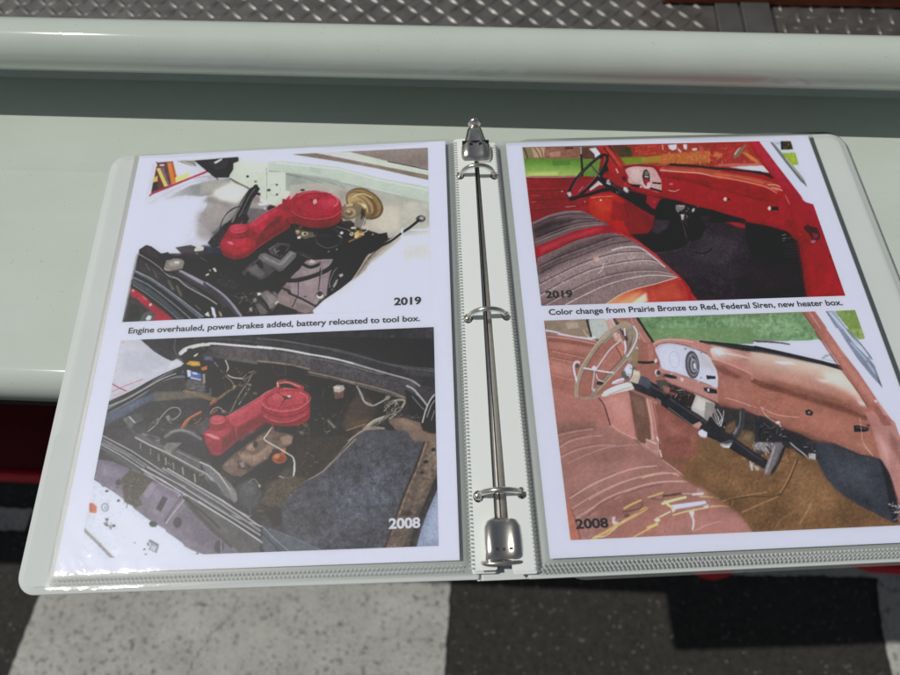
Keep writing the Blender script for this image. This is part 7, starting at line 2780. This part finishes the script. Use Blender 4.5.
PIC4.run('''
F 670 390 6.745
# column lower end, pedals and wiring
P 34302f 4 1 : 330,110 480,140 740,220 760,340 680,380 560,330 470,260 360,210 300,150
P 6d4f34 6 1 : 390,230 440,200 440,260 400,300 370,280
P 725332 6 1 : 480,270 560,280 580,330 540,380 470,330
P 86705a 5 .7 : 500,300 550,300 540,350 490,330
K 40 12 50 4 9 60 8a867f 2a2829 b5b0a8 55504c 6d5b48 : 540,180 720,240 740,340 600,320
P 2b2b2f 3 1 : 600,170 742,200 742,300 690,300 620,230
M bfb8ae 6 3 .9 : 300,130 320,180 340,240
M d8d4cc 5 2 .9 : 320,130 350,190 344,244
M a9998a 5 3 .9 : 280,170 310,220 336,246
M c9bdb4 5 3 .9 : 362,140 356,200 340,240
M 3b3b40 34 3 1 : 490,140 486,220 460,290 420,330
M 75757a 7 4 .9 : 474,150 468,230 440,300
P 25262a 3 1 : -60,40 40,60 220,200 300,260 400,310 340,350 220,260 130,230 -60,100
M 26272b 62 3 1 : -20,70 60,120 160,190 250,250 340,300 420,350 520,420 610,480
M 46474c 12 5 .8 : 0,60 120,140 240,220
M 3d3e43 12 5 .8 : 440,345 540,420 620,474
M 8d8378 5 3 .8 : -10,120 100,200 190,268
P c08a7a 3 1 : 150,236 200,212 216,232 196,256 170,254
P ced2da 3 1 : 192,276 216,264 250,298 240,322 210,314
P e8eaee 4 .9 : 204,284 224,284 240,306 220,310
P 9a9a9e 3 1 : 338,360 400,340 420,360 400,390 350,384
P e6e8ea 3 1 : 338,366 370,378 404,376 400,392 356,388
P 4a4848 3 1 : 340,356 420,334 430,350 380,366
P 8a8684 4 1 : 560,340 600,320 690,340 700,380 640,420 590,400
K 40 8 40 4 9 60 c9c5c0 4a4644 9a948c 2e2b2b e0dcd6 : 560,330 700,340 680,420 580,410
M a5a09a 8 3 .9 : 580,300 590,360 570,400
M 736d6c 48 3 1 : 730,350 700,440 660,540 630,640
M a09a9c 14 5 .9 : 706,380 670,490 626,620
M 3d3835 12 5 .8 : 745,430 710,540 690,580
P b8b4b4 4 1 : 540,500 560,490 560,545 546,545
P a8a4a4 4 1 : 570,510 596,520 600,540 580,544
# box
P b3afa5 2 1 : 176,36 300,90 250,206 140,124
P c6c2b8 5 .8 : 186,50 260,90 230,150 160,116
P 8d887e 3 1 : 240,80 304,94 254,210 230,190
# kick panel
P 8d5042 5 1 : -60,120 60,190 190,280 186,440 140,510 20,510 -60,480
P a8664f 16 .6 : -20,180 160,300 160,380 0,340
P 7d4234 10 .7 : -40,330 100,330 150,350 100,400 -40,400
# carpet just below
P 7c5835 10 .8 : 196,320 340,370 500,480 560,560 420,600 200,560 150,520
N .05 4 - : 196,320 560,560 200,600 60,530
''')
PIC4.run('''
F 760 330 6.136
# dash right part and pillar
P c9cfe0 3 1 : -20,84 180,80 360,56 430,150 480,210 380,180 200,140 0,104
M 4e5256 9 3 1 : -20,72 80,74 180,88
P 8d989e 4 .9 : 370,176 400,150 440,150 470,196
P dfe3ea 3 .8 : 390,176 430,156 460,190
L 1f2124 22 3 1 : -30,108 100,136 250,170 380,200 500,236
L 45484c 6 3 .8 : -20,104 120,132 300,174
H c8b8a4 a5624f 14 1 260,200 220,360 : -60,150 120,160 300,200 500,240 560,310 650,440 660,470 620,500 500,440 360,400 200,350 60,310 -30,290
L 1f2124 22 3 1 : -30,108 100,136 250,170 380,200 500,236
P d6c8b8 14 .8 : 380,250 500,260 600,360 640,450 520,370 400,310
P b98a72 14 .7 : 0,240 200,290 420,370 560,440 400,380 100,300
P e6e8ec 5 1 : 80,194 180,196 220,208 140,210
P dcd4ca 6 .8 : 340,300 400,306 440,324 380,320
P e6e2de 8 .8 : 590,420 650,450 650,470 610,460
P 76402f 14 .95 : -40,310 140,340 300,400 480,440 600,500 640,530 560,520 380,470 180,400 0,350
P 8f5542 8 .8 : 60,300 240,350 440,410 580,460 540,470 360,420 160,360
P a9644e 14 1 : -40,380 120,400 300,440 480,500 640,550 690,660 640,690 420,690 240,630 100,560 -20,500
P b5705a 20 .7 : 200,470 420,520 600,590 560,650 340,600
P 8d4e3c 10 .8 : 60,540 200,600 420,680 300,690 100,590
M d09a86 6 4 .8 : 0,470 100,520 240,536
T 24 16 50 3 6 - c89482 8a4c3e bb8270 : -10,390 140,400 120,500 0,480
M dcb0a0 5 3 .8 : 10,480 40,530 100,568
E e0dcd8 3 1 : 110,568 14,9
M b0aca8 9 3 .9 : 120,580 150,640 176,680
P 232225 2 1 : 276,496 300,486 328,506 318,526 284,522
E a5a09a 3 .9 : 302,508 8,8
E 111113 2 1 : 304,512 4,4
P 1f1e21 2 1 : 574,584 600,584 664,600 664,620 640,626 578,626
L 4c4a4e 6 3 .9 : 590,596 650,606
M 7d6a60 7 3 .9 : 664,596 684,620 686,646
M d9b09e 3 2 .9 : 612,540 620,600 628,680
P 2a2a2e 5 1 : -30,540 60,570 160,610 250,640 350,690 -30,690
K 24 10 36 3 7 - 8a867f 1a191b a9998a : -20,560 100,590 200,640 180,690 -20,680
# pillar
P a9604e 2 1 : 330,-10 410,-10 480,110 600,250 720,430 800,560 860,650 880,700 700,700 690,640 650,520 660,470 560,320 450,160
P bd7a66 8 .8 : 380,0 480,130 620,300 720,450 680,440 560,290 440,120
M 7a4234 8 4 .8 : 340,10 460,190 580,350 660,470
P b5766a 5 1 : 640,500 700,500 760,560 800,640 820,690 710,690 690,600
P 8d5548 6 .9 : 690,440 760,510 840,640 800,660 740,560
P c48c80 5 .8 : 700,420 760,470 800,540 760,520
E d6c8c4 3 .9 : 710,437 10,8
# quarter window
P ccd2e2 2 1 : 405,-10 480,-10 560,100 680,260 760,360 800,440 815,560 720,430 600,250 500,120
P d8deec 10 .7 : 470,60 560,160 700,360 620,260 500,120
P d3d9ea 2 1 : 640,-10 900,-10 900,640 850,560 790,470 700,200 640,52
P 74808e 3 1 : 480,-5 530,-5 600,90 690,200 740,290 752,356 690,290 600,180 540,90
L b9c6d6 12 4 .9 : 520,0 590,90 660,160
L a8b8c8 9 4 .8 : 560,80 640,170 700,260
P 3e454e 4 .9 : 720,280 750,340 752,358 726,320
M 5c6874 9 3 .9 : 540,0 620,90 690,180
M 6a7684 7 3 .9 : 650,190 690,212 708,234
P 7d9440 2 1 : 530,-10 636,-10 642,52 600,54 560,20
T 24 8 24 4 8 - a8b860 4f6a28 8aa048 c0c878 : 550,-6 630,-6 636,46 600,46
''')
PIC4.run('''
F 550 390 6.136
# seat shoulder, door and jamb redrawn
P a9695a 4 1 : 10,-20 200,60 300,50 330,90 370,220 300,190 200,180 30,200
P ba7a6c 8 1 : 300,50 480,10 500,160 530,310 440,270 370,220 340,110
P c48a7c 10 .7 : 360,60 470,40 490,180 400,160
M 4a2a24 7 3 1 : 300,50 330,90 350,150 370,214
M d6a494 5 3 .8 : 380,215 440,260 530,300
P 6e4a3a 3 1 : 482,0 590,50 610,180 620,300 580,330 540,310 520,180
P 84604c 8 .7 : 500,30 570,60 580,160 530,140
P b5786a 3 1 : 584,50 630,60 660,200 680,330 640,320 610,180
M d6aca0 7 3 .9 : 596,56 620,180 634,300
M 77473c 6 3 .9 : 630,70 660,240 672,320
P 8d4f40 4 1 : 640,80 740,140 859,230 859,560 800,520 690,430 680,330
P a5604e 16 .7 : 690,160 840,260 840,340 720,300
P 7a4032 12 .7 : 690,290 859,280 859,340 700,330
P 7a5236 10 .9 : 690,400 859,430 859,470 760,470
P b07a6c 3 1 : 586,300 640,330 664,330 664,372 620,370 590,330
L e0bab0 6 3 .9 : 590,302 650,332
L d8d2cc 9 3 .9 : 656,290 664,310
L cfc8c4 8 3 .9 : 674,370 684,410
P 9d6a5c 3 1 : 34,200 130,188 260,190 330,200 400,250 540,330 690,430 820,530 900,600 900,720 90,720 60,480 40,300
P 8a594d 18 .8 : 40,210 260,200 330,230 200,260 50,290
P a87366 26 .7 : 120,520 400,400 620,420 560,520 200,640
P 946153 20 .7 : 200,400 440,340 560,400 300,460
M b98a80 8 5 .8 : 46,280 150,256 260,240
M 7d4e44 7 5 .7 : 46,262 150,240 280,226
M bb8c82 8 5 .8 : 54,360 120,316 220,290 320,280
M 7d4e44 7 5 .7 : 54,340 120,300 220,276
M b98a80 8 5 .8 : 70,412 160,370 280,344 400,340
M 7d4e44 7 5 .6 : 66,400 160,356 280,330
M b78a80 7 5 .7 : 110,450 220,400 360,352 540,336
M c39a8f 8 4 .9 : 120,664 260,584 400,520 520,480 640,466
M 80524a 7 5 .6 : 120,652 260,572 400,508
M c39a8f 8 4 .9 : 240,672 360,606 500,548 640,520 740,510
M c39a8f 8 4 .8 : 400,668 500,612 640,570 820,560
M d0ae66 7 3 .9 : 566,542 600,530 640,522
M d0ae66 6 3 .9 : 750,514 790,524
M c8a89a 6 4 .8 : 690,430 760,480 859,556
P b56a52 4 1 : 10,100 30,200 60,480 90,700 80,720 20,400
F 570 450 6.0
P a2685a 14 .9 : 60,560 240,460 480,350 640,280 860,270 960,310 1060,400 1060,580 60,580
P b0766a 16 .8 : 500,480 700,400 900,370 1060,420 1060,560 560,540
P 8f5a4e 14 .8 : 180,330 420,260 460,330 330,400 160,440
M c39a8f 7 4 .9 : 16,280 120,210 260,150 400,110 520,96
M c39a8f 7 4 .9 : 30,340 180,250 340,184 520,140 640,140
M c49c92 8 4 .9 : 90,380 220,290 400,222 560,190 700,190
M 7d4f45 8 4 .7 : 100,394 230,302 410,236 560,204
P b2664a 3 1 : -20,300 10,360 40,440 60,540 -20,545
M 76473d 6 4 .9 : 4,350 36,430 60,530
M caa65a 18 4 1 : 140,532 200,500 270,460 330,424 400,386 460,350
M e0c47a 7 3 .9 : 150,520 210,516 280,462
M a8744f 8 4 .9 : 400,380 470,346 560,316
M d2ac5c 12 4 1 : 326,350 370,326 424,302
M 6d4238 8 4 .9 : 430,320 420,350 320,372
M d2ac5c 9 4 1 : 470,284 520,268 556,256
M 5c4038 14 4 1 : 560,276 610,270 660,262
M 77564c 12 5 .9 : 490,290 540,300 560,290
M e0ca84 16 4 1 : 556,322 590,310 640,296 692,284
M e0ca84 14 4 1 : 570,310 590,330 606,340
P e2ddd8 3 1 : 724,262 800,256 804,268 736,272
L b8a8a4 8 4 .8 : 680,262 720,262
P c4ccda 2 1 : 608,332 640,326 812,304 820,322 760,336 640,354 620,350
P 8d94a4 3 .8 : 640,352 760,334 818,322 818,330 700,350
P e8ecf4 3 .9 : 640,332 800,310 800,316 650,338
P ddd2b8 3 1 : 606,346 640,354 616,376
P ddd2b0 3 1 : 800,340 830,326 832,348 800,352
M d9b868 9 4 1 : 620,390 700,368 800,350
M d9b868 8 4 .9 : 840,340 900,336 960,340
M cfae60 8 4 .9 : 780,280 840,282 900,290
M d6c09a 10 4 1 : 600,370 570,386 540,400
P d6c6a8 3 1 : 500,420 530,400 544,426 520,434
M d8b860 18 4 1 : 470,466 500,454 522,444
M d2ac5c 9 4 1 : 380,524 430,496 480,470
P e2d4c0 3 1 : 712,370 744,364 744,392 728,400
M ddcfbc 11 4 1 : 730,392 742,430 736,476
P d6c4b8 3 .9 : 250,406 272,396 270,430 300,440 260,450
M d2bcb0 8 4 .9 : 310,436 330,424
E 6b463e 4 1 : 342,392 14,10
M c49c92 6 4 .8 : 740,490 820,450 900,430
''')
PIC4.run('''
F 700 430 4.5
# carpet and the dark cowl trim
P 79532f 6 1 : -60,120 120,150 240,190 330,200 440,110 524,140 600,260 720,340 880,416 900,430 240,462 180,380 80,300 -80,220
P 8d653c 26 .8 : 60,180 240,250 300,230 200,300 40,250
P 8f663c 26 .8 : 400,150 520,180 640,320 460,420 380,300
P 5f4327 20 .8 : 30,270 130,280 200,340 150,360 60,310
P 6a4a2b 18 .8 : 230,440 330,330 430,220 420,420
P 66472a 18 .8 : 540,420 660,340 800,400 700,430
T 160 8 26 4 9 - 8f683f 65462a a2784a 58401f 7d5834 : 0,200 240,240 440,120 540,200 700,350 860,420 250,450 100,330
N .06 4 - : -60,120 440,110 880,416 240,462
M 513820 7 4 .9 : 440,130 410,210 370,280 340,300
M a87e4c 6 4 .8 : 434,130 400,210 360,284
M a87e4c 6 4 .8 : 100,320 200,296 300,280
M 553c22 7 4 .8 : 120,316 220,300 320,300 360,290
M a87e4c 7 4 .8 : 190,370 280,330 350,300
M 8d653c 9 5 .7 : 340,440 370,400 440,360
M a87e4c 9 5 .8 : 450,420 480,370 500,330
P 3a3e46 3 1 : 522,50 640,100 800,136 840,190 884,380 868,416 740,350 640,290 570,220 530,140
P 464b55 24 .8 : 560,100 760,150 780,280 640,240
P 2b2e35 14 .8 : 640,240 780,330 860,400 740,340
N .05 3 - : 522,50 800,136 868,416 570,220
P 23252a 4 1 : 810,140 850,190 884,320 884,400 860,400 840,260
K 20 8 24 4 8 - b8bcc8 3a3c44 8a8c96 d8dae0 : 850,330 890,330 890,400 860,410
P b27a6e 3 1 : 770,-20 900,-20 900,330 870,240 850,190 810,120
P c99a8e 8 .8 : 790,0 850,80 850,180 820,110
P 8d584c 6 .8 : 850,0 900,60 900,140 860,80
''')

PIC1.finish(.95, 0, .975, .036)
PIC2.finish(.92, 0, .98, .04)
PIC3.finish(.93, 0, .97, .025, (.97, 1.0, 1.04))
PIC4.finish(.74, 13, .97, .03, (.99, 1.0, 1.09))

# ------------------------------------------------------------------ printed pages
VEIL = 0.018
def photo(FX, root, rect, pic, label, step=0.42):
    u0, v0, u1, v1 = rect
    nx, ny = int((u1 - u0) / step) + 1, int((v1 - v0) / step) + 1
    U, Vv = np.meshgrid(np.linspace(u0, u1, nx), np.linspace(v0, v1, ny))
    X, Y = homog(FX)(U, Vv)
    col = pic.sample(X, Y)
    col = col + pic.rng.standard_normal((ny, nx, 1)) * 2.2
    l = srgb2lin(np.clip(col, 0, 255))
    pl = np.array([lin1(c) for c in PAPER_SEEN])
    alb = np.clip((l - VEIL) / (pl - VEIL), 0.004, 1) * np.array(PAPER)
    co = np.stack([U, Vv, np.full_like(U, 0.06)], -1).reshape(-1, 3)
    me = bpy.data.meshes.new('photograph')
    idx = np.arange(nx * ny).reshape(ny, nx)
    q = np.stack([idx[:-1, :-1], idx[:-1, 1:], idx[1:, 1:], idx[1:, :-1]], -1).reshape(-1, 4)
    me.vertices.add(nx * ny); me.vertices.foreach_set('co', co.ravel())
    me.loops.add(q.size); me.loops.foreach_set('vertex_index', q.ravel().astype(np.int32))
    me.polygons.add(len(q)); me.polygons.foreach_set('loop_start', np.arange(0, q.size, 4, dtype=np.int32))
    me.update(calc_edges=True)
    at_ = me.color_attributes.new('ink', 'FLOAT_COLOR', 'POINT')
    rgba = np.ones((nx * ny, 4), np.float32); rgba[:, :3] = alb.reshape(-1, 3)
    at_.data.foreach_set('color', rgba.ravel())
    o = link('photograph', me, M_PRINT, root, FX)
    o['label'] = label
    return o
def text(name, body, u0, u1, v, cap, FX, parent, m, bold=0.02):
    def build(t):
        cu = bpy.data.curves.new('t', 'FONT'); cu.body = t; cu.size = 1; cu.offset = bold; cu.resolution_u = 6
        o = bpy.data.objects.new('t', cu); COL.objects.link(o)
        dg = bpy.context.evaluated_depsgraph_get(); dg.update()
        me = bpy.data.meshes.new_from_object(o.evaluated_get(dg))
        bpy.data.objects.remove(o)
        c = np.empty(len(me.vertices) * 3); me.vertices.foreach_get('co', c)
        return me, c.reshape(-1, 3)
    _, ce = build('E')
    hcap = ce[:, 1].max() - ce[:, 1].min(); yb = ce[:, 1].min()
    me, c = build(body)
    x0, x1 = c[:, 0].min(), c[:, 0].max()
    c[:, 0] = u0 + (c[:, 0] - x0) * (u1 - u0) / (x1 - x0)
    c[:, 1] = v + (c[:, 1] - yb) * cap / hcap
    c[:, 2] = 0.12
    me.vertices.foreach_set('co', c.ravel()); me.update(); me.name = name
    return link(name, me, m, parent, FX)
def page(FX, label, pics, cap, years):
    root = empty('printed_page', label, 'page', FX @ Matrix.Scale(1000, 4))
    link('paper', mesh('paper', *prism([(0, 0), (PW, 0), (PW, PH), (0, PH)], -0.12, 0.0)), M_PAPERM, root, FX)
    ph = [photo(FX, root, *a) for a in pics]
    text('caption', cap[0], *cap[1:], FX, root, M_INK)
    for (t, u0, u1, v, h, m_), o in zip(years, ph):
        text('year_text', t, u0, u1, v, h, FX, o, m_, 0.035)
    return root
page(FL, 'white printed page with two engine bay photographs under plastic', [
    ((10.5, 148.6, 203.6, 274.2), PIC1, 'engine bay photograph with bright red air cleaner and white fenders'),
    ((11.8, 7.6, 205.0, 136.0), PIC2, 'older engine bay photograph with dusty dark fenders and red air cleaner')],
    ('Engine overhauled, power brakes added, battery relocated to tool box.', 15.7, 196.6, 140.4, 4.0),
    [('2019', 180.6, 197.6, 151.9, 5.4, M_INK), ('2008', 178.4, 195.4, 17.2, 5.6, M_INKW)])
page(FR, 'white printed page with two cab interior photographs under plastic', [
    ((11.3, 148.8, 202.6, 275.2), PIC3, 'cab interior photograph painted bright red'),
    ((11.8, 8.8, 205.5, 138.5), PIC4, 'cab interior photograph in faded bronze with a torn seat')],
    ('Color change from Prairie Bronze to Red, Federal Siren, new heater box.', 15.4, 199.0, 142.2, 4.0),
    [('2019', 14.8, 31.6, 154.0, 5.2, M_INK), ('2008', 15.4, 33.0, 14.3, 5.2, M_INK)])
